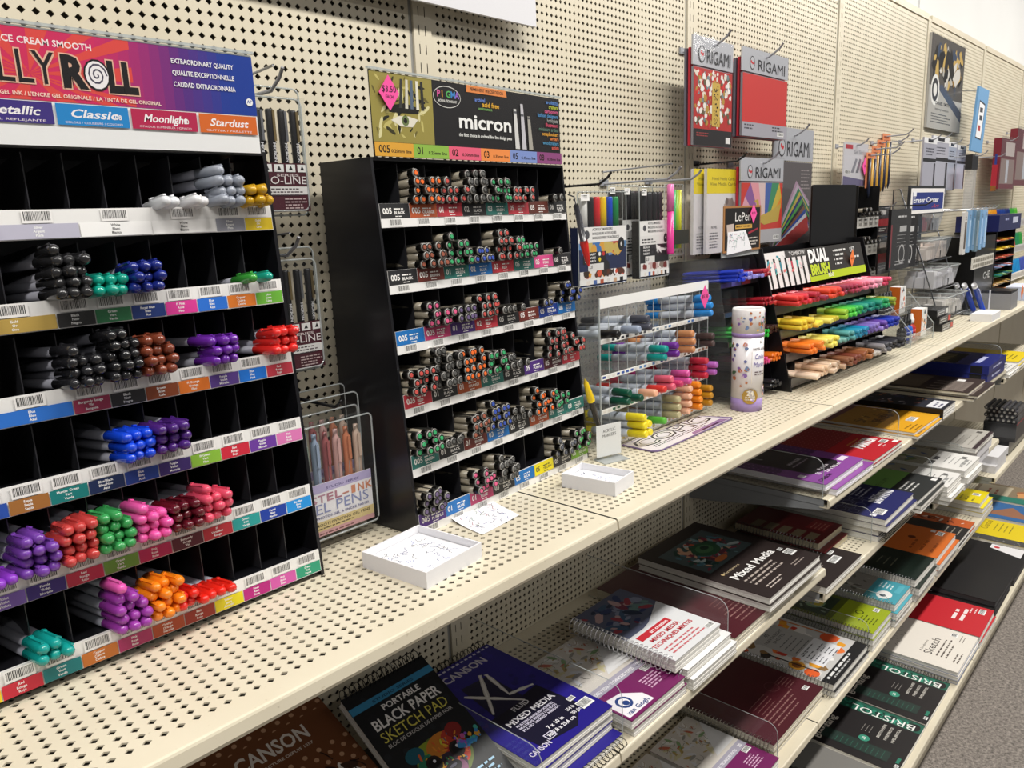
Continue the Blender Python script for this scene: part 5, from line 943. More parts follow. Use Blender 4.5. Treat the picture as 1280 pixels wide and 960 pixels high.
x0_, z0_, _, _ = rectY((1157, 36), (1200, 153), -0.012); a = onY(1166, 36, -0.012); b_ = onY(1203, 176, -0.012)
t = thing('poster', 'grey paint poster board mounted on the pegboard', 'poster', (2.415, -0.012, 1.705)); pw, ph = 0.455, 0.325
MB().box((0, 0.0006, 0), (pw, 0.008, ph), '#a8a6a2').build('board', 'matte', t); pr = Print((0, 0.0004, 0), (1, 0, 0), (0, 0, 1)); d_poster(pr, pw, ph); pr.build('poster_print', t, 'gloss')
t = thing('hanging_sign', 'narrow light blue sign board with a white panel', 'sign', (2.80, -0.085, 1.628), 0.0); sw, sh_ = 0.175, 0.245
MB().prism([(-0.045, 0), (sw - 0.045, -0.004), (sw, sh_ - 0.004), (0.01, sh_)], 'y', 0, 0.008, '#6a9ac4').build('board', 'matte', t)
pr = Print((0, -0.0002, 0), (1, 0, 0), (0, 0, 1)); pr.poly([(0.005, 0.05), (sw - 0.08, 0.045), (sw - 0.05, sh_ - 0.06), (0.035, sh_ - 0.05)], '#2a2a2e').poly([(0.010, 0.055), (sw - 0.085, 0.05), (sw - 0.056, sh_ - 0.066), (0.038, sh_ - 0.056)], '#e8e8ea').lines(0.046, 0.150, 0.05, 2, 0.03, 0.018, '#3a3a40').lines(0.034, 0.078, 0.04, 1, 0.03, 0.022, '#a83a3a'); pr.build('sign_print', t, 'matte')
MB().tube([(0.10, 0.004, sh_ - 0.01), (0.10, 0.082, sh_)], 0.002, 5, '#c8c8c8').build('bracket_wire', 'metal', t)
# maroon boxed sets at the right edge
for j, (px_, pt, pb) in enumerate(((1253, 172, 236), (1273, 160, 232))):
    def dm(pr, w_, h, j=j): pr.rect(0, h * 0.62, w_, h, '#6c2030').rect(w_ * 0.3, h * 0.66, w_ * 0.9, h * 0.94, '#d8ccc8').rect(w_ * 0.05, h * 0.1, w_ * 0.95, h * 0.6, '#a08a84').rect(w_ * 0.4, h * 0.12, w_ * 0.55, h * 0.58, '#d8dce8')
    board('boxed_set', ('maroon boxed set hanging near the blue sign', 'maroon boxed set at the right frame edge')[j], 'art set', (px_, pt), (px_ + (13, 17)[j], pb), -0.09, 0.03, '#7a2434', dm, film=True, hook=('peg hook carrying the nearer maroon set', 'peg hook carrying the farther maroon set')[j])
t = thing('red_pouch', 'small dark red pouch tilted under the maroon set', 'art set', onY(1245, 232, -0.14), 0.2); MB().prism([(0, 0), (0.10, -0.02), (0.135, 0.07), (0.04, 0.085)], 'y', 0, 0.02, '#96202c').build('pouch', 'gloss', t); MB().prism([(0.04, 0.085), (0.135, 0.07), (0.15, 0.13), (0.08, 0.13)], 'y', 0.004, 0.012, '#26306c').build('top_flap', 'gloss', t)
peg_hook('short peg hook carrying the dark red pouch', onY(1245, 232, -0.14).x + 0.09, onY(1245, 232, -0.14).z + 0.12, 0.13, 0.015)
# clear tube pack with black header
t = thing('tube_pack', 'clear hanging tube pack with a black top', 'art tool', onY(1210, 262, -0.12)); MB().box((0, 0, 0), (0.085, 0.02, 0.15), '#c4c6ca').build('tube', 'frosted', t); MB().box((-0.002, -0.002, 0.15), (0.087, 0.022, 0.205), '#1c1c20').build('header', 'plastic', t)
peg_hook('peg hook carrying the clear tube pack', onY(1210, 262, -0.12).x + 0.04, onY(1210, 262, -0.12).z + 0.20, 0.14, 0.02, double=False)
# black carded mechanical pencil sets
for j, (px_, y) in enumerate(((1115, -0.19), (1127, -0.165), (1135, -0.13))):
    def dk(pr, w_, h, j=j): pr.rect(0, 0, w_, h, '#100f11').rect(0.004, h * 0.05, 0.016, h * 0.75, '#8a2430' if j == 0 else '#2c2c30').lines(w_ * 0.35, h * 0.86, w_ * 0.5, 1, h * 0.05, h * 0.03, '#d8d8d8').rect(w_ * 0.45, h * 0.62, w_ * 0.8, h * 0.72, '#c8c8c8').lines(w_ * 0.35, h * 0.56, w_ * 0.5, 4, h * 0.06, h * 0.014, '#9a9a9a').disc(w_ * 0.6, h * 0.24, w_ * 0.16, '#c8c8c8').disc(w_ * 0.6, h * 0.24, w_ * 0.13, '#1c1b1d').lines(w_ * 0.3, h * 0.12, w_ * 0.5, 2, h * 0.05, h * 0.018, '#b8b8b8')
    board('pencil_pack', ('front', 'middle', 'rear')[j] + ' black carded pencil set left of the eraser sign', 'pencil set', (px_, 262 + j), (px_ + 20 - 3 * j, 333 - j), y, 0.008, '#1c1b1d', dk, film=j == 0)
peg_hook('long black peg hook carrying the black pencil sets', onY(1130, 258, -0.16).x, onY(1130, 257, -0.16).z, 0.22, 0.015, black=True, double=False)
for j in range(2):
    def dr(pr, w_, h, j=j): pr.rect(0, h * 0.55, w_, h, '#242224').rect(0, h * 0.3, w_, h * 0.55, '#a02830').rect(w_ * 0.1, h * 0.7, w_ * 0.6, h * 0.85, '#d8d4d0').rect(0, 0, w_, h * 0.3, '#2a2628').lines(w_ * 0.1, h * 0.2, w_ * 0.6, 2, h * 0.08, h * 0.03, '#c8c4c0')
    board('refill_pack', ('upper', 'lower')[j] + ' red and black refill pack beside the small black rack', 'refill pack', (1099, (258, 296)[j]), (1112, (292, 340)[j]), -0.06, 0.006, '#2a2426', dr, film=True, hook=('upper', 'lower')[j] + ' peg hook carrying the refill packs')
# ------------------------------------------------------------------ ink bottle stand
t = thing('ink_stand', 'two tier clear stand of small ink bottles and orange boxes', 'display', (1.500, -0.262, H)); IW = 0.215
for x in (0, IW): MB().prism([(0.0, 0.001), (0.0, 0.045), (0.075, 0.135), (0.13, 0.135), (0.13, 0.001)], 'x', x - 0.001, x + 0.001, '#fff').build('side_panel', 'acrylic', t); MB().tube([(x, 0.0, 0.001), (x, 0.0, 0.045), (x, 0.075, 0.135)], 0.0012, 4, '#fff').build('panel_edge', 'acrylic_edge', t)
for z, y in ((0.012, 0.004), (0.075, 0.062)): MB().box((0, y, z), (IW, y + 0.06, z + 0.002), '#fff').build('tier', 'acrylic', t); MB().box((0, y - 0.0015, z), (IW, y, z + 0.022), '#fff').build('tier_lip', 'acrylic', t); MB().box((0, y - 0.002, z + 0.021), (IW, y, z + 0.0225), '#fff').build('lip_edge', 'acrylic_edge', t)
def bottle(label, loc, col, cap='#1c1c1e'):
    b = thing('ink_bottle', label, 'bottle', loc); MB().lathe([(0.0, 0.0), (0.0125, 0.0005), (0.0128, 0.003), (0.0128, 0.030), (0.010, 0.036), (0.006, 0.039), (0.006, 0.042)], 14, col, 'z').build('glass', 'gloss', b, True)
    so = MB().lathe([(0.0130, 0.007), (0.0130, 0.024)], 14, '#e8e8e6', 'z').build('paper_label', 'paper', b, True); MB().lathe([(0.0131, 0.014), (0.0131, 0.0235)], 14, col, 'z').build('label_band', 'paper', so, True)
    MB().lathe([(0.0078, 0.042), (0.0078, 0.054), (0.005, 0.058), (0.0034, 0.068), (0.002, 0.07)], 12, cap, 'z').build('dropper_cap', 'plastic', b, True)
for j, (c_, wd) in enumerate((('#1a1a1e', 'black'), ('#223a90', 'navy'), ('#2860b8', 'blue'), ('#b82c30', 'red'))): bottle(f'{wd} ink bottle on the lower tier of the ink stand', (1.518 + j * 0.028, -0.232, H + 0.0145), c_, '#f0f0f0' if j == 3 else '#1c1c1e')
for j, (c_, wd) in enumerate((('#1c1c20', 'black'), ('#26262a', 'charcoal'), ('#303038', 'dark grey'), ('#2a2a2e', 'sooty black'))): bottle(f'{wd} ink bottle on the upper tier of the ink stand', (1.516 + j * 0.027, -0.172, H + 0.0775), c_)
for j, (dx, y, z) in enumerate(((0.142, -0.248, 0.0145), (0.128, -0.190, 0.0775))):
    b = thing('ink_box', ('lower', 'upper')[j] + ' orange and white ink carton in the ink stand', 'box', (1.500 + dx, y, H + z), 0.0); MB().box((0, 0, 0), (0.052, 0.03, 0.078), '#eceae8').build('carton', 'print', b)
    pr = Print((0, -0.0002, 0), (1, 0, 0), (0, 0, 1)); pr.rect(0.001, 0.014, 0.051, 0.064, '#e8e6e4').blobs(0.002, 0.006, 0.05, 0.07, ['#d85a28', '#2a2a2e', '#e8a050', '#f0f0ee'], 18, 0.003, 0.007, j); pr.poly([(0.018, 0.064), (0.036, 0.064), (0.027, 0.076)], '#3a4a54'); pr.build('carton_front', b)
    pr = Print((-0.0002, 0.03, 0), (0, -1, 0), (0, 0, 1)); pr.rect(0.0, 0.0, 0.03, 0.078, '#c8641c'); pr.build('carton_side', b)
# drawing tool packs stacked behind the stand
for j in range(3):
    o = MB().box((0, 0, 0), (0.125, 0.085, 0.022), '#1c1c1f').build('tin_set', 'gloss', None, loc=(1.84 - 0.01 * j, -0.255 + 0.006 * j, H + 0.023 * j)); tag(o, ('bottom', 'middle', 'top')[j] + ' black boxed pen set in the stack behind the ink stand', 'box')
    pr = Print((0, -0.0002, 0), (1, 0, 0), (0, 0, 1)); pr.lines(0.01, 0.012, 0.07, 2, 0.007, 0.003, '#c8c8c8').rect(0.095, 0.003, 0.12, 0.019, ('#b83a30', '#c84434', '#d8d8d4')[j]); pr.build('box_print', o)
# ------------------------------------------------------------------ eraser centre: wire rack with clear tubs
EX = 1.985; t = thing('eraser_rack', 'wire rack of clear eraser tubs under a blue sign', 'rack', (EX, -0.235, H)); EW = 0.275
for x in (0, EW):
    MB().tube([(x, 0.0, 0.003), (x, 0.02, 0.003), (x, 0.17, 0.44), (x, 0.19, 0.44), (x, 0.19, 0.003), (x, 0.0, 0.003)], 0.0022, 6, '#6a6c70').build('frame_wire', 'metal', t, True)
for k in range(4):
    z = 0.02 + k * 0.092; y = 0.012 + k * 0.030
    MB().tube([(0, y, z), (EW, y, z)], 0.002, 5, '#6a6c70').tube([(0, y + 0.13, z), (EW, y + 0.13, z)], 0.002, 5, '#6a6c70').tube([(0, y, z), (0, y + 0.13, z)], 0.002, 5, '#6a6c70').tube([(EW, y, z), (EW, y + 0.13, z)], 0.002, 5, '#6a6c70').tube([(EW / 2, y, z + 0.03), (EW / 2, y, z), (EW / 2, y + 0.13, z)], 0.002, 5, '#6a6c70').build('tier_wire', 'metal', t, True)
FILL = [('#d8d4d0', 'grey'), ('#dcdce4', 'white'), ('#e0d0c4', 'cream'), ('#d06a78', 'pink')]
for k in range(4):
    for s_ in range(2):
        x = EX + 0.006 + s_ * 0.136; y = -0.235 + 0.012 + k * 0.030; z = H + 0.0225 + k * 0.092; wd, dp, hg = 0.128, 0.125, 0.066
        lab = f'clear tub of {FILL[k][1] if s_ == 0 or k != 3 else "dark grey"} erasers, {("bottom", "third", "second", "top")[k]} tier {("left", "right")[s_]}'
        b = thing('eraser_tub', lab, 'tub', (x, y, z)); tp = 0.012
        vs = [(tp, tp, 0), (wd - tp, tp, 0), (wd - tp, dp - tp, 0), (tp, dp - tp, 0), (0, 0, hg), (wd, 0, hg), (wd, dp, hg), (0, dp, hg)]
        MB().add(vs, [(3, 2, 1, 0), (0, 1, 5, 4), (1, 2, 6, 5), (2, 3, 7, 6), (3, 0, 4, 7)], '#fff').build('tub', 'frosted', b)
        MB().tube([(p[0], p[1], hg) for p in rrect(-0.003, -0.003, wd + 0.003, dp + 0.003, 0.012)], 0.003, 6, '#fff', closed=True).build('rim', 'acrylic_edge', b, True)
        rnd = random.Random(k * 2 + s_); col = FILL[k][0] if not (k == 3 and s_) else '#5c5c62'
        for j in range(12):
            ex, ey, ez = x + 0.026 + (j % 4) * 0.0255, y + 0.026 + (j // 4) * 0.032, z + 0.002 + 0.0
            er = MB().box((-0.0115, -0.0135, 0), (0.0115, 0.0135, rnd.uniform(0.030, 0.056)), mixc(col, rnd.choice(['#ffffff', '#888890', col, col]), 0.25)).build('eraser', 'matte', None, loc=(ex, ey, ez)); er.rotation_euler.z = rnd.uniform(-0.12, 0.12)
            tag(er, f'{FILL[k][1] if not (k == 3 and s_) else "dark grey"} block eraser in the {("bottom", "third", "second", "top")[k]} tier {("left", "right")[s_]} tub', 'eraser', f'erasers in tub {k * 2 + s_}')
a = onY(1138, 232, -0.165); b_ = onY(1179, 266, -0.165); t = thing('eraser_sign', 'framed blue sign reading Eraser Center', 'sign', (a.x, -0.165, b_.z)); sw, sh_ = b_.x - a.x, a.z - b_.z
MB().box((0, 0, 0), (sw, 0.006, sh_), '#6c7074').build('frame', 'metal', t); pr = Print((0, -0.0003, 0), (1, 0, 0), (0, 0, 1)); pr.rect(0.012, 0.004, sw - 0.004, sh_ - 0.008, '#eceae8').rect(0.030, 0.014, sw - 0.014, sh_ - 0.020, '#24347c').text('Eraser Center', 0.036, sh_ * 0.42, sh_ * 0.18, '#f0f0f2', 'b', wid=sw * 0.72).rect(0.034, sh_ * 0.64, 0.065, sh_ * 0.80, '#eceef4').text('Art', sw * 0.62, sh_ * 0.22, sh_ * 0.13, '#c83a4a', shear=0.5, wid=sw * 0.2); pr.build('sign_print', t)
MB().tube([(sw * 0.5, 0.006, 0.01), (sw * 0.5, 0.03, 0.0), (sw * 0.5, 0.05, H + 0.44 - b_.z)], 0.002, 5, '#6a6c70').build('sign_post', 'metal', t)
# rod pack rail with light blue refills
a = onY(1180, 252, -0.20); t = thing('hook_rail', 'white wire rail of hooks above the light blue packs', 'rack', (2.20, 0, 1.405)); MB().tube([(0, -0.002, 0), (0, -0.17, 0), (0.42, -0.17, 0), (0.42, -0.002, 0)], 0.003, 6, '#e0e0e0').build('rail', 'metal', t, True)
for j in range(7): MB().tube([(0.03 + j * 0.06, -0.17, 0), (0.03 + j * 0.06, -0.22, 0.0), (0.03 + j * 0.06, -0.23, 0.012)], 0.002, 5, '#e0e0e0').build('prong', 'metal', t, True)
for j in range(6):
    b = thing('refill_strip', ('first', 'second', 'third', 'fourth', 'fifth', 'last')[j] + ' light blue slim pack on the white hook rail, counted from the eraser sign', 'refill pack', (2.215 + j * 0.062, -0.208 + 0.001 * j, 1.255 + (j % 3) * 0.004)); c_ = ('#dcdad6', '#8ab4dc', '#6a94b8', '#708a98', '#8ab8e4', '#98c0ea')[j]
    MB().prism(rrect(0, 0, 0.034, 0.145, 0.004), 'y', 0, 0.010, c_).build('pack', 'gloss', b); pr = Print((0, -0.0002, 0), (1, 0, 0), (0, 0, 1)); pr.rect(0.006, 0.02, 0.028, 0.11, ('#5a5048', '#a8c8e4', '#7c9cb8', '#8a9aa4', '#a0c4ea', '#b0d0f0')[j]).lines(0.008, 0.125, 0.018, 2, 0.008, 0.003, '#3a4a5a'); pr.build('pack_print', b)
# ------------------------------------------------------------------ black pencil cabinet and tall pencil racks at the end
t = thing('black_cabinet', 'black counter cabinet lettered in white with a label strip', 'display', (2.44, -0.20, H)); 
MB().box((0, 0, 0), (0.30, 0.16, 0.262), '#0a0a0b').build('cabinet_body', 'plastic', t); pr = Print((0, -0.0003, 0), (1, 0, 0), (0, 0, 1)); pr.text('CHE', 0.245, 0.100, 0.026, '#e4e4e2', 'r', al='r', wid=0.105); pr.build('lettering', t)
so = MB().box((-0.06, -0.006, 0.150), (0.26, -0.001, 0.192), '#e4e0d4').build('label_strip', 'gloss', t); pr = Print((-0.06, -0.0062, 0.150), (1, 0, 0), (0, 0, 1))
for j in range(9):
    for k in range(2): pr.rect(0.008 + j * 0.0345, 0.005 + k * 0.019, 0.032 + j * 0.0345, 0.017 + k * 0.019, '#8a8478')
pr.build('label_print', so)
t = thing('navy_header', 'long navy header board above the black cabinet', 'sign', (2.70, -0.215, H + 0.272)); MB().box((0, 0, 0), (0.40, 0.15, 0.062), '#1a2158').build('board', 'gloss', t); pr = Print((0, -0.0003, 0), (1, 0, 0), (0, 0, 1)); pr.rect(0.24, 0.026, 0.34, 0.05, '#c4c8dc').lines(0.1, 0.04, 0.08, 1, 0.01, 0.008, '#9aa0c8'); pr.build('board_print', t)
t = thing('tray_tower', 'tower of small black trays holding loose coloured pencils', 'display', (2.755, -0.20, H)); 
for x in (0, 0.34): MB().box((x, 0, 0), (x + 0.004, 0.15, 0.27), '#18181a').build('side_panel', 'plastic', t)
MB().box((0.004, 0.146, 0), (0.34, 0.15, 0.27), '#18181a').build('back_panel', 'plastic', t)
TC = [['#c8483a', '#d87a3a', '#e0b040'], ['#e8c828', '#d8b020', '#c89a20'], ['#c85a3a', '#b84a40', '#d87a50'], ['#7a90b8', '#c86a58', '#a8b8d0'], ['#2a7a50', '#3a8a90', '#7aa860'], ['#b8904a', '#a87a3a', '#c8a860'], ['#c87a5a', '#b86a50', '#d89a70']]
for k in range(7):
    z = 0.02 + (6 - k) * 0.035; MB().box((0.004, 0.0, z - 0.003), (0.34, 0.145, z), '#1e1e20').build('tray', 'plastic', t); rnd = random.Random(k)
    for j in range(6):
        o = MB().tube([(0, 0, 0), (0, 0.012, 0), (0, 0.11, 0)], [0.0012, 0.004, 0.004], 6, TC[k][j % 3]).build('coloured_pencil', 'plastic', None, loc=(2.785 + j * 0.052, -0.215 + rnd.uniform(-0.01, 0.01), H + z + 0.0046)); o.rotation_euler.z = rnd.uniform(-0.25, 0.25)
        tag(o, f'loose coloured pencil in the {("top","second","third","fourth","fifth","sixth","bottom")[k]} tray of the black tray tower', 'pencil', f'pencils in tower tray {k}')
# white tiered pencil rack at the far right
t = thing('pencil_rack', 'white tiered rack of upright coloured pencils at the right edge', 'rack', (3.16, -0.14, H)); RW = 0.78
for k, z in enumerate((0.02, 0.14, 0.26)):
    y = k * 0.03; MB().box((0, y, z), (RW, y + 0.06, z + 0.003), '#d8d8d6').build('tier', 'matte', t); so = MB().box((0, y - 0.002, z + 0.0), (RW, y, z + 0.034), '#dedede').build('label_strip', 'gloss', t); pr = Print((0, y - 0.0022, z), (1, 0, 0), (0, 0, 1))
    for j in range(26): pr.rect(0.004 + j * 0.03, 0.006, 0.022 + j * 0.03, 0.028, '#b0aca8')
    pr.build('label_print', so)
for x in (0, RW): MB().box((x - 0.003, -0.002, 0), (x, 0.13, 0.33), '#cfcfcd').build('side_panel', 'acrylic', t)
PC = [['#2a6ab8', '#3a80c8', '#2a90d0', '#4a5ab0'], ['#d88a3a', '#c87040', '#a85a38', '#d85a30', '#c83028', '#b8303a', '#2a8a5a', '#3a9a48'], ['#e0c040', '#e0a030', '#d89020', '#1c3a90', '#20408c', '#1c3070', '#3a9a3a', '#5ab038']]
for k, z in enumerate((0.02, 0.14, 0.26)):
    for j in range(30):
        c_ = PC[k][int(j * len(PC[k]) / 30)]; o = MB().tube([(0, 0, 0), (0, 0.012, 0.075), (0, 0.0135, 0.086)], [0.0038, 0.0038, 0.001], 6, c_).build('coloured_pencil', 'plastic', None, loc=(3.175 + j * 0.025, -0.14 + k * 0.03 + 0.018, H + z + 0.0035))
        tag(o, f'upright coloured pencil on the {("bottom","middle","top")[k]} tier of the white pencil rack', 'pencil', f'pencils on tier {k} of the white rack')
# end of the main shelf: blue pens leaning in a clear holder, white box, lilac box, grey block
t = thing('pen_holder', 'clear slanted holder beside the black cabinet', 'holder', (2.275, -0.26, H)); MB().box((0, 0, 0), (0.16, 0.10, 0.002), '#fff').build('foot', 'acrylic_edge', t); MB().quad([(0.16, 0, 0.002), (0.16, 0.1, 0.002), (0.16, 0.1, 0.075), (0.16, 0, 0.075)], '#fff').build('end_panel', 'acrylic', t); MB().prism([(0.155, 0.0), (0.16, 0.0), (0.16, 0.075), (0.155, 0.075)], 'y', 0.0, 0.004, '#e8e8ea').build('panel_edge', 'gloss', t)
for j in range(3):
    b = thing('blue_pen', ('nearer blue', 'farther blue', 'black')[j] + ' pen leaning in the clear holder', 'pen', (2.405 - 0.01 * (j == 1), -0.245 + 0.028 * j, H + 0.006)); d = V((-0.115, 0.01, 0.100)); c_ = ('#2548b8', '#2244b0', '#26262a')[j]
    MB().tube([(0, 0, 0), d * 0.9], 0.0085, 9, c_).build('barrel', 'plastic', b, True); MB().tube([d * 0.9, d], 0.0088, 9, '#dcdce0').build('end_cap', 'plastic', b, True); MB().tube([d * 0.45 + V((0.004, -0.006, 0.006)), d * 0.75 + V((0.004, -0.006, 0.006))], 0.003, 5, '#c8d0ec').build('pen_print', 'gloss', b)
o = tag(MB().box((0, 0, 0), (0.125, 0.062, 0.024), '#ecebea').build('white_box', 'paper', None, loc=(2.125, -0.330, H)), 'small white carton lying at the shelf front below the blue pens', 'box'); MB().box((0.001, 0.001, 0.0242), (0.124, 0.061, 0.025), '#f2f1f0').build('lid', 'paper', o)
o = tag(MB().box((0, 0, 0), (0.16, 0.09, 0.05), '#c4cce0').build('lilac_box', 'paper', None, loc=(2.80, -0.328, H)), 'pale lilac carton at the far end of the main shelf', 'box'); MB().box((-0.001, -0.001, 0.0502), (0.161, 0.091, 0.053), '#d4daea').build('lid', 'paper', o)
o = tag(MB().box((0, 0, 0), (0.11, 0.10, 0.058), '#8a8a8c').build('grey_block', 'matte', None, loc=(2.475, -0.318, H)), 'grey block with a black ribbed top beside the clear holder', 'box'); MB().box((0.002, 0.002, 0.0582), (0.108, 0.098, 0.068), '#1e1e20').build('ribbed_top', 'plastic', o)
p_ = V((2.66, -0.318, H + 0.048)); diamond('price_tag', 'orange diamond price tag at the far end of the main shelf', p_, 0.022, '#ee7a34', [])
t = thing('wall_sign_board', 'blank white board mounted high above the fineliner sign', 'sign', (-0.44, -0.030, 1.7385)); MB().box((0, 0, 0), (0.66, 0.006, 0.32), '#dcdce0').build('board', 'paper', t); MB().box((0.0, 0.006, 0.1), (0.02, 0.03, 0.12), '#b8b8bc').build('spacer', 'matte', t); MB().box((0.62, 0.006, 0.1), (0.64, 0.03, 0.12), '#b8b8bc').build('spacer', 'matte', t)
# ------------------------------------------------------------------ pads of paper
def pad(label, X0, yf, zb, w_, d, t_, cover, art=None, coil=None, rz=0.0, rx=0.0, pages='#e4e2dc', backc='#b8b4ac', ncoil=None, coilc='#3a3a3c', spine=None, group=None, tall=True):
    """a pad lying on a shelf: front-left corner X0, yf; width along the wall w_, depth d, thickness t_"""
    t = thing('paper_pad', label, 'pad', (X0, yf, zb), rz, group, rx)
    MB().box((0, 0, 0), (w_, d, 0.0012), backc).build('back_cover', 'paper', t)
    mb = MB(); n = max(1, int(t_ / 0.004)); 
    for i in range(n):
        z0, z1 = 0.0012 + (t_ - 0.002) * i / n, 0.0012 + (t_ - 0.002) * (i + 0.93) / n; e = 0.0008 + 0.0006 * (i % 2)
        mb.box((e, e, z0), (w_ - e, d - e, z1), pages)
    mb.build('page_block', 'paper', t)
    c = MB().box((0, 0, t_ - 0.0008), (w_, d, t_), cover).build('cover', 'print', t)
    if art:
        pr = Print((0, 0, t_), (1, 0, 0), (0, 1, 0)); art(pr, w_, d); pr.build('cover_print', c)
    if spine: MB().box((-0.0008, 0, 0), (0.004, d, t_ + 0.0004), spine).build('spine_tape', 'print', t)
    if coil:
        mb = MB(); R_ = t_ * 0.5 + 0.0045; L = {'left': d, 'right': d, 'back': w_, 'front': w_}[coil]; m_ = ncoil or int(L / 0.0085); zc = (t_ * 0.5 + 0.0040) if tall else t_ / 2; rv = (t_ * 0.5 + 0.0038) if tall else t_ * 0.5 + 0.0002
        for i in range(m_):
            a = 0.008 + (L - 0.016) * i / (m_ - 1); pts = []
            for k in range(8):
                th = 2 * math.pi * k / 8; q = R_ * math.cos(th) * 0.8; z = zc + rv * math.sin(th)
                pts.append({'left': (0.001 - R_ * 0.45 + q, a, z), 'right': (w_ - 0.001 + R_ * 0.45 + q, a, z), 'back': (a, d - 0.001 + R_ * 0.45 + q, z), 'front': (a, -0.0 - R_ * 0.45 + q, z)}[coil])
            mb.tube(pts, 0.0007, 4, coilc, closed=True)
        mb.build('wire_coil', 'metal' if coilc != '#3a3a3c' else 'plastic', t)
    return t
def stack(labels, X0, yf, zb, w_, d, t_, cover, art, jit=0.004, seed=1, top=True, **kw):
    rnd = random.Random(seed); n = len(labels); z = zb
    for i, lab in enumerate(labels):        # bottom first
        pad(lab, X0 + (rnd.uniform(-jit, jit) if i < n - 1 else 0), yf + (rnd.uniform(-jit * 2.0, 0.0) if i < n - 1 else 0), z, w_, d, t_, cover, art, rz=rnd.uniform(-0.015, 0.015), tall=(i == n - 1 and top), **kw); z += t_ + 0.0006
    return z
# ---- shelf under the pen racks
MID = 0.687
def a_brown(pr, w_, d):
    pr.rect(0, 0, w_, d, '#6e4024'); rnd = random.Random(2)
    for i in range(20):
        for j in range(26):
            if (i + j) % 2 == 0: x, y = w_ * (i + 0.5) / 20, d * (j + 0.5) / 26; pr.mb.quad([pr.P(x + 0.0034 * math.cos(k), y + 0.0034 * math.sin(k)) for k in (0, .785, 1.57, 2.36, 3.14, 3.93, 4.71, 5.5)], '#bc9272')
    pr.k += 1; pr.rect(0.0, d * 0.69, w_, d * 0.87, '#6e4024').text('CANSON', w_ * 0.30, d * 0.76, 0.021, '#dcd4cc', 'b', wid=w_ * 0.50).text('MANUFACTURE DEPUIS 1557', w_ * 0.32, d * 0.72, 0.004, '#d0c4b8', 'b', wid=w_ * 0.46)
    pr.blobs(w_ * 0.35, d * 0.35, w_ * 0.95, d * 0.64, ['#241410', '#1a1010', '#ece4dc', '#3a2418'], 26, 0.005, 0.016, 5, 0.4).strokes(w_ * 0.3, d * 0.3, w_ * 0.95, d * 0.66, ['#181010'], 22, 0.0007, 3, 0.3)
def tilted_pad(label, X0, y_back, z_back, w_, d, drop, t_, cover, art, **kw):
    rx = math.asin(drop / d); ca, sa = math.cos(rx), math.sin(rx)
    # local origin = front-left-bottom; top surface back edge at z_back
    yf = y_back - d * ca + t_ * sa; zf = z_back - d * sa - t_ * ca
    return pad(label, X0, yf, zf, w_, d, t_, cover, art, rx=rx, **kw)
tilted_pad('brown spotted sketch pad with silver lettering, nearest the camera', -0.498, -0.014, 0.812, 0.204, 0.285, 0.098, 0.022, '#5c3018', a_brown, coil='back', coilc='#4a4a4c')
for j in range(3): pad(('bottom', 'middle', 'top')[j] + ' small pad propping up the brown spotted pad', -0.475, -0.128, MID + 0.0192 * j, 0.15, 0.112, 0.0186, '#6e4024', None)
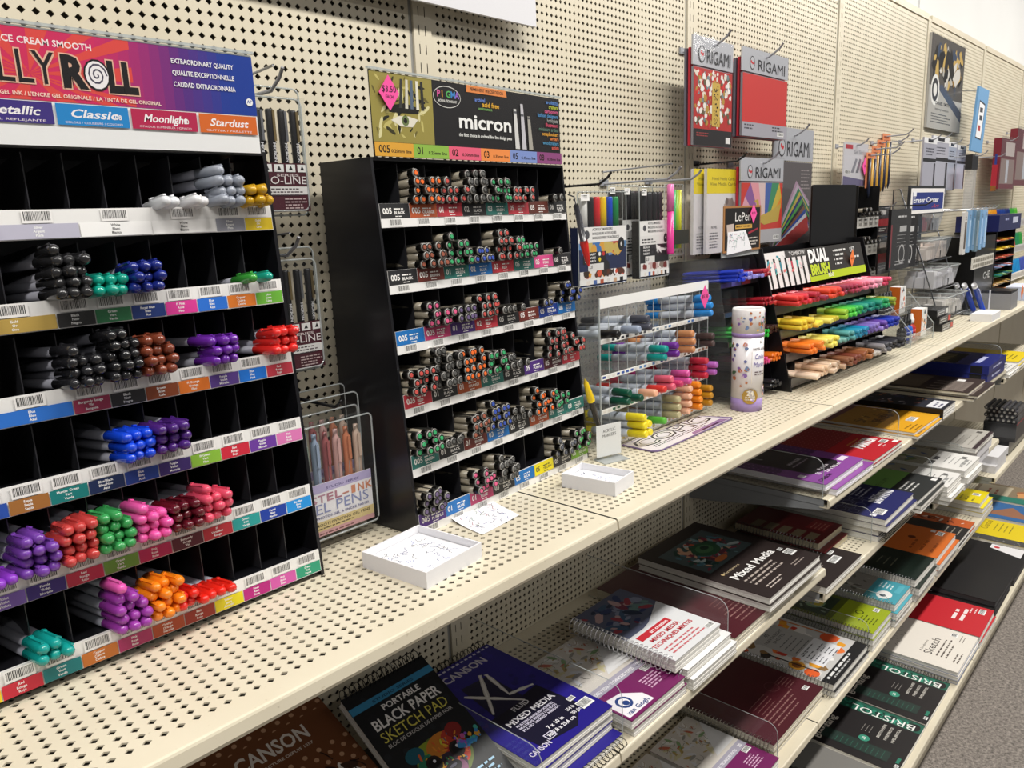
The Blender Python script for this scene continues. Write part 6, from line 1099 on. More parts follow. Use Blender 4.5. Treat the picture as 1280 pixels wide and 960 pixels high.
def a_black(pr, w_, d):
    pr.rect(0, 0, w_, d, '#191a1c').blobs(0, 0, w_, d, ['#222428', '#1d1e22'], 40, 0.004, 0.010, 2); pr.rect(0, d * 0.865, w_, d * 0.915, '#3a86ae').text('STUDIO SERIES', w_ * 0.5, d * 0.878, 0.004, '#1c4460', 'b', al='c', wid=w_ * 0.5)
    pr.text('PORTABLE', w_ * 0.52, d * 0.80, 0.0088, '#e8e4e0', 'b', al='c', wid=w_ * 0.46).text('BLACK PAPER', w_ * 0.5, d * 0.705, 0.0150, '#ece8e4', 'b', al='c', wid=w_ * 0.80).text('SKETCH PAD', w_ * 0.5, d * 0.615, 0.0150, '#d8cc5a', 'r', al='c', wid=w_ * 0.80).text('BLOC DE CROQUIS DE PAPIER NOIR', w_ * 0.5, d * 0.575, 0.0052, '#d4d0cc', 'r', al='c', wid=w_ * 0.78)
    # pug face built of warm to cool patches
    cx, cy = w_ * 0.50, d * 0.345
    for dx, dy, rx_, ry_, col in ((0, 0, .30, .155, '#5a6a2c'), (-.10, .045, .17, .09, '#8a9a2c'), (.06, .05, .19, .09, '#c87a28'), (.16, .02, .12, .12, '#b83a28'), (-.18, -.02, .12, .11, '#2c7a5a'), (0, -.05, .17, .09, '#3c2c3c'), (.02, -.075, .12, .06, '#7a4a6a'), (-.24, .085, .10, .05, '#1c5a6a'), (.24, .09, .09, .05, '#8a2420')): pr.disc(cx + dx * w_, cy + dy * d * 1.3, rx_ * w_, col, ry=ry_ * d, n=18)
    pr.blobs(cx - .26 * w_, cy - .09 * d, cx + .26 * w_, cy + .13 * d, ['#e0b030', '#d8602c', '#3a8a5a', '#c8c83c', '#2c6a8a', '#e08a2c', '#24181c'], 60, 0.002, 0.007, 9, 0.35)
    for sx_ in (-0.13, 0.15): pr.disc(cx + sx_ * w_, cy + 0.005 * d, 0.0115, '#2a1c18').disc(cx + sx_ * w_, cy + 0.005 * d, 0.0082, '#0c0c10').disc(cx + sx_ * w_ + 0.002, cy + 0.005 * d + 0.003, 0.0022, '#e8e8f0')
    pr.disc(cx + 0.01 * w_, cy - 0.075 * d, 0.0125, '#141216', ry=0.008).disc(cx + 0.01 * w_, cy - 0.067 * d, 0.006, '#5a5a6a', ry=0.002).blobs(w_ * 0.66, d * 0.31, w_ * 0.98, d * 0.42, ['#3a8ac8', '#c85a9a', '#e0a030', '#4ab0a0', '#8a5ac8'], 30, 0.002, 0.006, 4)
    pr.lines(w_ * 0.55, d * 0.17, w_ * 0.38, 5, 0.007, 0.003, '#9ac0d8')
tilted_pad('black sketch pad with a rainbow pug and blue band', -0.291, -0.085, 0.818, 0.142, 0.216, 0.102, 0.014, '#191a1c', a_black, coil='back', coilc='#2c2c2e', ncoil=17)
for j in range(3): pad(('bottom', 'middle', 'top')[j] + ' small pad propping up the black pug pad', -0.285, -0.195, MID + 0.0160 * j, 0.125, 0.10, 0.0154, '#191a1c', None)
def a_xl(pr, w_, d):
    pr.rect(0, 0, w_, d, '#251c84').blobs(0, d * 0.3, w_, d, ['#1d1670', '#2a2090'], 60, 0.004, 0.009, 3)
    for i in range(17): pr.mb.quad([pr.P(0.008 + i * (w_ - 0.016) / 16 + a * 0.0028, d - 0.010 + b * 0.004) for a, b in ((-1, 0), (1, 0), (1, 1), (-1, 1))], '#d8d4e4')
    pr.k += 1; pr.text('CANSON', w_ * 0.26, d * 0.855, 0.0165, '#d8d2de', 'b', wid=w_ * 0.54)
    pr.poly([(w_ * 0.14, d * 0.42), (w_ * 0.80, d * 0.46), (w_ * 0.84, d * 0.16), (w_ * 0.60, d * 0.04), (w_ * 0.20, d * 0.08)], '#14122a').poly([(w_ * 0.30, d * 0.76), (w_ * 0.62, d * 0.74), (w_ * 0.60, d * 0.42), (w_ * 0.22, d * 0.42)], '#17143a')
    for k, (a0, b0, a1, b1) in enumerate(((0.57, 0.78, 0.24, 0.45), (0.24, 0.69, 0.57, 0.41), (0.615, 0.76, 0.535, 0.51), (0.53, 0.515, 0.79, 0.475))): pr.chalk(w_ * a0, d * b0, w_ * a1, d * b1, 0.0085, '#d8d2cc', k).chalk(w_ * a0, d * b0, w_ * a1, d * b1, 0.004, '#eeeae6', k + 9)
    pr.text('FLUID', w_ * 0.38, d * 0.375, 0.0098, '#f0eef4', 'b', wid=w_ * 0.20).text('MIXED MEDIA', w_ * 0.20, d * 0.30, 0.0108, '#f0eef4', 'b', wid=w_ * 0.58)
    for j, s_ in enumerate(('MULTITECHNIQUES LIQUIDES', 'MULTIPLES MEDIOS LIQUIDOS', 'FLUID MIXED MEDIA')): pr.text(s_, w_ * 0.24, d * (0.268 - j * 0.024), 0.0042, '#d8d4e8', 'b', wid=w_ * 0.46)
    pr.rect(w_ * 0.30, d * 0.075, w_ * 0.40, d * 0.125, '#d8d4e8').rect(w_ * 0.31, d * 0.08, w_ * 0.39, d * 0.12, '#1a1834').text('30', w_ * 0.35, d * 0.088, 0.006, '#f0eef4', 'b', al='c').text('7 x 10 in', w_ * 0.40, d * 0.135, 0.0068, '#f0eef4', 'b', wid=w_ * 0.20).text('17,8 x 25,4 cm', w_ * 0.37, d * 0.09, 0.0068, '#f0eef4', 'b', wid=w_ * 0.30).text('154 lb', w_ * 0.68, d * 0.155, 0.006, '#f0eef4', 'b', wid=w_ * 0.10).text('250 g/m', w_ * 0.68, d * 0.115, 0.006, '#f0eef4', 'b', wid=w_ * 0.11)
    pr.barcode(w_ * 0.80, d * 0.10, w_ * 0.95, d * 0.17).barcode(w_ * 0.80, d * 0.20, w_ * 0.88, d * 0.235).text('CANSON', w_ * 0.05, d * 0.05, 0.009, '#d8d2e8', 'b', wid=w_ * 0.24)
z = stack(['bottom navy fluid media pad, its coil at the shelf front'], -0.136, -0.318, MID, 0.160, 0.25, 0.013, '#251c84', None, top=False, coil='front', coilc='#2c2c2e')
z = stack(['third navy fluid media pad in the stack', 'second navy fluid media pad in the stack', 'top navy fluid media pad with large chalky letters'], -0.146, -0.302, z, 0.168, 0.262, 0.0125, '#251c84', a_xl, coil='back', coilc='#2c2c2e', seed=5)
def a_vg(pr, w_, d):
    pr.rect(0, d * 0.40, w_, d, '#d4cec6').blobs(0, d * 0.48, w_, d, ['#b8a060', '#8aa878', '#c06a50', '#e0ddd8', '#e8e6e2', '#d0c8a0', '#9a9890', '#d8d8dc'], 60, 0.004, 0.016, 6, 0.35).strokes(0.01, d * 0.5, w_ - 0.01, d * 0.97, ['#6a6a60', '#4a6a50', '#a07a30'], 30, 0.0004, 4).poly([(w_ * 0.5, d * 0.46), (w_, d * 0.46), (w_, d * 0.86)], '#dededf')
    pr.rect(0, d * 0.33, w_, d * 0.42, '#a8a4b4').text('MIXED MEDIA / TECHNIQUES MIXTES', w_ * 0.06, d * 0.355, 0.0062, '#f0eef2', 'b', wid=w_ * 0.72).text('20', w_ * 0.86, d * 0.355, 0.007, '#f4f2f4', 'b')
    pr.rect(0, 0, w_, d * 0.33, '#74205c').poly([(0.004, 0.006), (w_ * 0.46, 0.006), (w_ * 0.46, d * 0.13), (w_ * 0.30, d * 0.25), (w_ * 0.10, d * 0.27), (0.004, d * 0.2)], '#eeeaf0').disc(w_ * 0.20, d * 0.165, 0.014, '#26407c', n=16).disc(w_ * 0.20, d * 0.165, 0.0095, '#eeeaf0', n=16).disc(w_ * 0.205, d * 0.15, 0.006, '#26407c').text('van Gogh', w_ * 0.06, d * 0.045, 0.0085, '#26407c', 'b', wid=w_ * 0.36).lines(w_ * 0.60, d * 0.22, w_ * 0.3, 5, 0.0058, 0.0026, '#d8b0cc').barcode(w_ * 0.80, d * 0.265, w_ * 0.95, d * 0.325)
z = stack(['bottom plum mixed media pad in the pair', 'top plum and white mixed media pad with a bearded portrait logo'], 0.036, -0.328, MID, 0.146, 0.210, 0.0145, '#74205c', a_vg, seed=2, jit=0.006)
def a_tal(pr, w_, d):
    pr.rect(0, 0, w_, d, '#dfe0e2').rect(0, d * 0.45, w_, d, '#5a6078').blobs(0, d * 0.42, w_, d, ['#30406c', '#7a3048', '#20304c', '#a03c4c', '#6a8a88', '#c0a0a0', '#8890a8', '#3c5a78'], 50, 0.006, 0.022, 5, 0.5).poly([(0, d * 0.40), (w_, d * 0.40), (w_, d * 0.62), (w_ * 0.5, d * 0.47)], '#dcdde0')
    for i in range(22): pr.mb.quad([pr.P(0.004 + a * 0.002, 0.006 + i * (d - 0.012) / 21 + b * 0.002) for a, b in ((-1, -1), (1.5, -1), (1.5, 1), (-1, 1))], '#f0f0f0')
    pr.k += 1; pr.poly([(w_ * 0.10, d * 0.34), (w_ * 0.72, d * 0.34), (w_ * 0.72, d * 0.41), (w_ * 0.10, d * 0.41)], '#c02c38').text('art creation', w_ * 0.32, d * 0.358, 0.0075, '#f4f0f0', 'b', wid=w_ * 0.36).text('MIXED MEDIA', w_ * 0.16, d * 0.27, 0.0085, '#c02c38', 'b', wid=w_ * 0.58).text('TECHNIQUES MIXTES', w_ * 0.06, d * 0.20, 0.0085, '#c02c38', 'b', wid=w_ * 0.80).lines(w_ * 0.12, d * 0.14, w_ * 0.7, 3, 0.008, 0.003, '#c86a70').barcode(w_ * 0.82, d * 0.03, w_ * 0.96, d * 0.09)
pad('bottom white mixed media pad under the red lettered pads', 0.195, -0.338, MID, 0.148, 0.21, 0.020, '#e6e6e6', None)
pad('middle white pad in the red lettered stack', 0.190, -0.330, MID + 0.0206, 0.146, 0.21, 0.016, '#e6e6e6', None, coil='left', coilc='#c8c8ca', tall=False)
pad('top spiral pad with red mixed media lettering', 0.170, -0.320, MID + 0.0372, 0.146, 0.208, 0.022, '#dfe0e2', a_tal, coil='left', coilc='#c8c8ca', ncoil=22)
def a_maroon(pr, w_, d):
    pr.rect(0, 0, w_, d, '#4a1620').disc(w_ * 0.72, d * 0.30, 0.018, '#6a3c40').disc(w_ * 0.72, d * 0.30, 0.0165, '#4a1620').lines(w_ * 0.30, d * 0.30, w_ * 0.3, 4, 0.010, 0.0022, '#7a5250').lines(w_ * 0.25, d * 0.17, w_ * 0.55, 4, 0.011, 0.003, '#8a6460').lines(w_ * 0.80, d * 0.30, w_ * 0.16, 5, 0.008, 0.0022, '#7a5250').barcode(w_ * 0.86, d * 0.08, w_ * 0.93, d * 0.12)
pad('large maroon drawing pad on the middle shelf', 0.350, -0.330, MID, 0.250, 0.300, 0.020, '#4a1620', a_maroon, pages='#ddd6c4')
def a_mm(pr, w_, d):
    pr.rect(0, 0, w_, d, '#2a2120'); pr.rect(w_ * 0.10, d * 0.46, w_ * 0.86, d * 0.88, '#4a5a5c').blobs(w_ * 0.10, d * 0.46, w_ * 0.86, d * 0.88, ['#2a5038', '#8a2c44', '#b8c4c4', '#204a40', '#c85a3a', '#4a7a88', '#d8a888', '#1c3028', '#6a3040', '#7aa0a4'], 110, 0.005, 0.024, 8, 0.4).disc(w_ * 0.5, d * 0.68, w_ * 0.16, '#2c5a3c', ry=d * 0.10).disc(w_ * 0.5, d * 0.69, w_ * 0.10, '#4a7a50', ry=d * 0.06).disc(w_ * 0.52, d * 0.70, w_ * 0.05, '#203c2c', ry=d * 0.03).disc(w_ * 0.42, d * 0.52, w_ * 0.09, '#c87038', ry=d * 0.03)
    pr.disc(w_ * 0.135, d * 0.385, 0.004, '#c8b080').text('Strathmore', w_ * 0.16, d * 0.37, 0.0068, '#d8c4a0', wid=w_ * 0.24).text('Mixed Media', w_ * 0.12, d * 0.27, 0.0185, '#f4f2f0', 'b', wid=w_ * 0.70).lines(w_ * 0.14, d * 0.22, w_ * 0.6, 3, 0.011, 0.0042, '#b0a49c').lines(w_ * 0.16, d * 0.08, w_ * 0.28, 2, 0.008, 0.003, '#c0b4ac').barcode(w_ * 0.84, d * 0.15, w_ * 0.95, d * 0.225).barcode(w_ * 0.86, d * 0.245, w_ * 0.92, d * 0.275).lines(w_ * 0.66, d * 0.09, w_ * 0.2, 2, 0.007, 0.0025, '#a0948c')
z = stack(['lower black mixed media pad in the pair', 'top black mixed media pad with a green painting'], 0.472, -0.337, MID + 0.0206, 0.238, 0.290, 0.0135, '#2a2120', a_mm, seed=3, jit=0.003)
# ---- upper shelf of the next section
UP = 0.838
def a_pur(pr, w_, d):
    pr.rect(0, 0, w_, d, '#8c4a9c'); pr.rect(0, d * 0.35, w_, d, '#5a3068')
    for i in range(10):
        for j in range(16): x, y = w_ * (i + .5) / 10, d * 0.3 + d * 0.6 * (j + .5) / 16; pr.mb.quad([pr.P(x - .003, y), pr.P(x, y - .003), pr.P(x + .003, y), pr.P(x, y + .003)], '#9a62a8')
    pr.k += 1; pr.poly([(w_ * 0.20, d * 0.95), (w_ * 0.78, d * 0.95), (w_ * 0.78, d * 0.14), (w_ * 0.62, d * 0.08), (w_ * 0.20, d * 0.16)], '#231c24')
    for a0, b0, a1, b1 in ((.28, .88, .36, .58), (.18, .66, .6, .72), (.48, .90, .5, .72), (.5, .72, .74, .78)): pr.line(w_ * a0, d * b0, w_ * a1, d * b1, 0.004, '#c8c0c0')
    pr.text('MARKER', w_ * 0.34, d * 0.36, 0.009, '#c8c0c8', 'b', wid=w_ * 0.28).lines(w_ * 0.3, d * 0.32, w_ * 0.4, 1, 0.01, 0.004, '#a898a8').text('50', w_ * 0.24, d * 0.115, 0.010, '#e8e0ec', 'b').text('9 x 12 in', w_ * 0.38, d * 0.15, 0.0085, '#f0e8f0', 'b', wid=w_ * 0.22).text('22,9 x 30,5 cm', w_ * 0.36, d * 0.09, 0.0085, '#f0e8f0', 'b', wid=w_ * 0.36).text('CANSON', w_ * 0.06, d * 0.045, 0.009, '#2a1430', 'b', wid=w_ * 0.28).rect(w_ * 0.05, d * 0.17, w_ * 0.13, d * 0.22, '#f0e8f0').rect(w_ * 0.80, d * 0.10, w_ * 0.96, d * 0.15, '#e8dcec')
pad('lower purple marker pad, pushed forward of the other', 0.790, -0.335, UP, 0.225, 0.305, 0.0150, '#8c4a9c', a_pur, pages='#eceaf0')
pad('top purple marker pad with chalky letters', 0.762, -0.322, UP + 0.0156, 0.222, 0.305, 0.0155, '#8c4a9c', a_pur, pages='#eceaf0')
def a_red(pr, w_, d):
    pr.rect(0, 0, w_, d, '#b81e2a').rect(0, d * 0.40, w_, d, '#8c1c26')
    for i in range(12):
        for j in range(12): x, y = w_ * (i + .5) / 12, d * 0.4 + d * 0.42 * (j + .5) / 12; pr.mb.quad([pr.P(x - .0028, y - .0012), pr.P(x + .0028, y - .0012), pr.P(x + .0028, y + .0012), pr.P(x - .0028, y + .0012)], '#b86a6a')
    pr.k += 1; pr.rect(0, d * 0.88, w_, d, '#3a0c12').text('MARKER', w_ * 0.38, d * 0.185, 0.028, '#f2eeee', 'x', wid=w_ * 0.52).lines(w_ * 0.42, d * 0.31, w_ * 0.4, 2, 0.012, 0.004, '#d8a048').barcode(w_ * 0.78, d * 0.09, w_ * 0.93, d * 0.15).rect(w_ * 0.88, d * 0.02, w_ * 0.99, d * 0.06, '#f0f0ee').lines(w_ * 0.62, d * 0.10, w_ * 0.13, 2, 0.01, 0.004, '#e8c8c8')
z = stack(['lower red marker pad in the pair', 'top red marker pad with white vertical letters'], 1.022, -0.333, UP, 0.200, 0.290, 0.0085, '#b81e2a', a_red, seed=6, jit=0.004)
def a_yel(pr, w_, d): pr.rect(0, 0, w_, d, '#e0a41c').rect(0, d * 0.34, w_, d * 0.75, '#a87a20').rect(0, d * 0.75, w_, d, '#6c3a40').blobs(0, d * 0.3, w_, d * 0.62, ['#6a4a14', '#8a6418', '#d8b050', '#4a3410'], 40, 0.006, 0.02, 3, 0.3); pr.text('PAPER', w_ * 0.2, d * 0.36, 0.02, '#5a3c10', 'b', wid=w_ * 0.5).barcode(w_ * 0.5, d * 0.12, w_ * 0.72, d * 0.2).lines(w_ * 0.12, d * 0.1, w_ * 0.3, 3, 0.012, 0.004, '#8a6010')
z = stack(['lower amber paper pad in the pair', 'top amber paper pad with a white barcode'], 1.318, -0.336, UP, 0.225, 0.290, 0.0075, '#e0a41c', a_yel, seed=7, jit=0.006)
def a_blk(pr, w_, d): pr.rect(0, 0, w_, d, '#242630').blobs(0, d * 0.25, w_, d, ['#8a5a50', '#a8a0a8', '#3a4a6c', '#b87a48', '#1c1c24'], 40, 0.005, 0.016, 6, 0.4).rect(w_ * 0.1, d * 0.04, w_ * 0.8, d * 0.2, '#e4e4e8').lines(w_ * 0.2, d * 0.12, w_ * 0.5, 2, 0.014, 0.006, '#3a3a60')
pad('thick black watercolour pad with a white label', 1.548, -0.345, UP, 0.130, 0.25, 0.030, '#242630', a_blk, spine='#141416')
def a_dbr(pr, w_, d): pr.rect(0, 0, w_, d, '#382a26'); [pr.rect(w_ * (0.08 + 0.06 * j), d * 0.06, w_ * (0.10 + 0.06 * j), d * (0.3 if j % 3 else 0.42), '#b8aaa0') for j in range(11)]; pr.rect(w_ * 0.72, d * 0.16, w_ * 0.86, d * 0.24, '#e8e6e4').rect(w_ * 0.1, d * 0.5, w_ * 0.9, d * 0.9, '#6a5c4c')
z = stack(['bottom brown toned pad', 'middle brown toned pad', 'top brown toned pad with pale stripes of print'], 1.820, -0.345, UP, 0.230, 0.290, 0.0080, '#382a26', a_dbr, seed=9, jit=0.012, pages='#d8d0bc')
def setbox(lab, X0, yf, zb, w_, d, h):
    t = thing('boxed_art_set', lab, 'box', (X0, yf, zb)); MB().box((0, 0, 0), (w_, d, h), '#28307c').build('carton', 'gloss', t)
    pr = Print((0, 0, h), (1, 0, 0), (0, 1, 0)); pr.rect(w_ * 0.05, d * 0.38, w_ * 0.85, d * 0.92, '#1a1a20'); [pr.rect(w_ * (0.1 + 0.1 * j), d * 0.5, w_ * (0.13 + 0.1 * j), d * 0.9, '#b8a878') for j in range(7)]; pr.rect(w_ * 0.2, d * 0.14, w_ * 0.7, d * 0.2, '#b8bce0'); pr.build('top_print', t)
    pr = Print((0, -0.0002, 0), (1, 0, 0), (0, 0, 1)); pr.lines(w_ * 0.25, h * 0.38, w_ * 0.5, 1, 0.01, h * 0.22, '#d0d4f0'); pr.build('front_print', t)
    pr = Print((-0.0002, d, 0), (0, -1, 0), (0, 0, 1)); pr.rect(d * 0.80, h * 0.08, d * 0.93, h * 0.92, '#14141a'); pr.build('side_print', t)
setbox('lower dark blue boxed art set', 2.115, -0.335, UP, 0.255, 0.27, 0.029); setbox('upper dark blue boxed art set', 2.110, -0.338, UP + 0.0295, 0.255, 0.27, 0.029)
# ---- lower shelf of that section
LO = 0.625
def a_dred(pr, w_, d): pr.rect(0, 0, w_, d, '#6c2226'); [pr.rect(w_ * 0.06, d * (0.08 + 0.16 * j), w_ * 0.38, d * (0.19 + 0.16 * j), '#8a7a60') for j in range(5)]; pr.rect(w_ * 0.5, d * 0.08, w_ * 0.95, d * 0.3, '#8c2a2c').lines(w_ * 0.55, d * 0.24, w_ * 0.35, 4, 0.01, 0.003, '#c08070')
z = stack(['lower dark red spiral pad at the back', 'upper dark red spiral pad at the back'], 0.928, -0.250, LO, 0.146, 0.215, 0.017, '#6c2226', a_dred, seed=4, jit=0.010, coil='left', coilc='#6a6a6c', pages='#cfc4a8')
pad('brown covered mixed media pad on the lower shelf end', 0.758, -0.335, LO, 0.212, 0.29, 0.016, '#2a2120', lambda pr, w_, d: pr.rect(0, 0, w_, d, '#2a2120').barcode(w_ * 0.6, d * 0.10, w_ * 0.80, d * 0.17).barcode(w_ * 0.78, d * 0.19, w_ * 0.9, d * 0.22).lines(w_ * 0.2, d * 0.2, w_ * 0.3, 3, 0.012, 0.004, '#9a8e86'))
def a_navy(pr, w_, d):
    pr.rect(0, 0, w_, d, '#232660').rect(0, d * 0.32, w_, d, '#2e2c4c').rect(w_ * 0.45, d * 0.30, w_, d * 0.66, '#1c1c4a')
    for i in range(5):
        for j in range(6):
            x, y = w_ * (0.08 + 0.11 * i), d * (0.28 + 0.11 * j + 0.055 * (i % 2))
            for k in range(6):
                a, b = math.radians(60 * k), math.radians(60 * k + 60); r = w_ * 0.064; pr.mb.quad([pr.P(x + r * math.cos(a), y + r * math.sin(a)), pr.P(x + r * math.cos(b), y + r * math.sin(b)), pr.P(x + (r - .0018) * math.cos(b), y + (r - .0018) * math.sin(b)), pr.P(x + (r - .0018) * math.cos(a), y + (r - .0018) * math.sin(a))], '#8a88a0')
    pr.k += 1; pr.text('DRAWING', w_ * 0.44, d * 0.16, 0.026, '#eeeef4', 'x', wid=w_ * 0.52).lines(w_ * 0.52, d * 0.26, w_ * 0.24, 1, 0.01, 0.004, '#c0c0d8').lines(w_ * 0.55, d * 0.46, w_ * 0.36, 4, 0.012, 0.005, '#a8a8b8').barcode(w_ * 0.12, d * 0.05, w_ * 0.30, d * 0.14).rect(w_ * 0.04, d * 0.09, w_ * 0.10, d * 0.14, '#e8e8f0')
z = stack(['bottom navy drawing pad, its coil facing the aisle', 'third navy drawing pad in the stack of four'], 1.098, -0.330, LO, 0.232, 0.29, 0.0155, '#232660', None, seed=8, jit=0.004, top=False, coil='front', coilc='#2c2c2e')
z = stack(['second navy drawing pad in the stack of four', 'top navy drawing pad with a hexagon pattern'], 1.092, -0.346, z, 0.230, 0.29, 0.0155, '#232660', a_navy, seed=9, jit=0.004)
def a_grn(pr, w_, d): pr.rect(0, 0, w_, d, '#2a2c2c').rect(0, d * 0.30, w_, d * 0.58, '#6c9a4a').rect(0, d * 0.58, w_, d, '#8a8478').blobs(0, d * 0.6, w_, d, ['#5a5450', '#a09a90', '#787068'], 20, 0.01, 0.035, 3, 0.5); pr.text('VELLUM', w_ * 0.2, d * 0.40, 0.014, '#4a6a34', 'r', wid=w_ * 0.4).lines(w_ * 0.3, d * 0.22, w_ * 0.4, 3, 0.014, 0.005, '#c8c8c4').rect(w_ * 0.85, d * 0.03, w_ * 0.95, d * 0.08, '#eceae8').rect(0, d * 0.28, w_ * 0.2, d * 0.4, '#e0e2dc')
z = stack(['bottom green banded charcoal pad', 'middle green banded charcoal pad', 'top charcoal pad with a lime green band'], 1.350, -0.348, LO, 0.226, 0.29, 0.011, '#2a2c2c', a_grn, seed=11, jit=0.010)
LW_ = 0.575
def a_wht(pr, w_, d): pr.rect(0, 0, w_, d, '#e6e4e0').rect(0, d * 0.42, w_, d, '#8a8474').blobs(0, d * 0.42, w_, d, ['#243c70', '#5a6a30', '#3c5a88', '#9a927c'], 20, 0.01, 0.04, 5, 0.4); pr.lines(w_ * 0.12, d * 0.34, w_ * 0.5, 1, 0.02, 0.014, '#5a5a5c').lines(w_ * 0.3, d * 0.26, w_ * 0.5, 5, 0.016, 0.003, '#8a8a88').lines(w_ * 0.2, d * 0.06, w_ * 0.5, 1, 0.016, 0.008, '#9a9a98').rect(w_ * 0.7, d * 0.1, w_ * 0.85, d * 0.15, '#6a6a68')
z = stack(['bottom white drawing pad in the nearer white stack', 'second white pad in the nearer white stack', 'third white pad in the nearer white stack', 'top white pad in the nearer white stack, blue sketch on its cover'], 1.590, -0.362, LW_, 0.150, 0.28, 0.0135, '#e6e4e0', a_wht, seed=12, jit=0.006)
z = stack(['bottom white pad in the farther white stack', 'middle white pad in the farther white stack', 'top white pad in the farther white stack, printed in columns'], 1.752, -0.368, LW_, 0.178, 0.28, 0.0200, '#e6e4e0', a_wht, seed=13, jit=0.006)
def a_gry(pr, w_, d): pr.rect(0, 0, w_, d, '#b8b4ac').rect(0, 0, w_, 0.012, '#3a2c30').disc(w_ * 0.3, d * 0.75, 0.02, '#4a4640', ry=0.03).lines(w_ * 0.15, d * 0.3, w_ * 0.6, 6, 0.018, 0.003, '#8a867e').rect(w_ * 0.82, d * 0.1, w_ * 0.92, d * 0.16, '#5a5652')
pad('grey paper pad with a dark front edge on white cartons', 1.955, -0.352, LW_ + 0.062, 0.245, 0.28, 0.016, '#b8b4ac', a_gry)
for j, (dx, dy, dz) in enumerate(((0, 0, 0), (0.012, -0.004, 0.0305))): tag(MB().box((0, 0, 0), (0.20, 0.12, 0.030), '#e4e3e6').build('white_carton', 'paper', None, loc=(1.985 + dx, -0.345 + dy, LW_ + dz)), ('lower', 'upper')[j] + ' plain white carton under the grey pad', 'box')
for j, (dx, dz) in enumerate(((0, 0), (0.03, 0.0285))): tag(MB().box((0, 0, 0), (0.18, 0.12, 0.028), '#dddcde').build('white_carton', 'paper', None, loc=(2.47 + dx, -0.320, 0.42 + dz)), ('lower', 'upper')[j] + ' white carton on the far lower shelf', 'box')
# far shelf: black box of pencils, yellow and white pads
t = thing('pencil_tub', 'open clear and black bin full of dark pencils on the far shelf', 'bin', (2.74, -0.330, 0.478)); MB().box((0, 0, 0), (0.42, 0.115, 0.075), '#1b1b1e').build('bin', 'plastic', t); film_sheet(t, -0.001, 0.075, 0.42, 0.15, -0.001, 'clear_front', 'acrylic'); MB().quad([(-0.001, 0.115, 0.0), (-0.001, -0.001, 0.0), (-0.001, -0.001, 0.15), (-0.001, 0.115, 0.15)], '#fff').build('clear_side', 'acrylic', t); MB().box((0, -0.002, 0.072), (0.42, 0, 0.0745), '#8a2a30').build('red_edge', 'plastic', t)
for r_ in range(4):
    for j in range(6):
        o = MB().tube([(0, 0, 0), (0.15, 0, 0)], 0.0082, 8, ('#2c2c30', '#343438', '#3e3c42')[(j + r_) % 3]).tube([(-0.002, 0, 0), (0.0, 0, 0)], 0.0046, 7, '#b8b4ac').build('dark_marker', 'plastic', None, loc=(2.746 + 0.006 * ((j * 3 + r_) % 3), -0.319 + j * 0.0185 + (r_ % 2) * 0.008, 0.478 + 0.0842 + r_ * 0.0158)); tag(o, 'dark barrelled marker lying in the black bin on the far shelf', 'marker', 'dark markers in the far bin')
MB().box((0, 0.02, -0.058), (0.42, 0.11, -0.0005), '#26262a').build('pedestal', 'plastic', t)
def a_y2(pr, w_, d): pr.rect(0, 0, w_, d, '#e8cc1c').rect(0, d * 0.5, w_, d, '#c8a828').lines(w_ * 0.2, d * 0.2, w_ * 0.5, 3, 0.016, 0.005, '#6a5c10')
z = stack(['lower yellow pad on the far upper shelf', 'upper yellow pad on the far upper shelf'], 2.62, -0.335, 0.80 + 0.0, 0.24, 0.29, 0.014, '#e8cc1c', a_y2, seed=14)
z = stack(['lower white pad beside the blue boxed sets', 'upper white pad beside the blue boxed sets'], 2.425, -0.335, 0.80, 0.18, 0.29, 0.012, '#dedcd8', a_wht, seed=15)
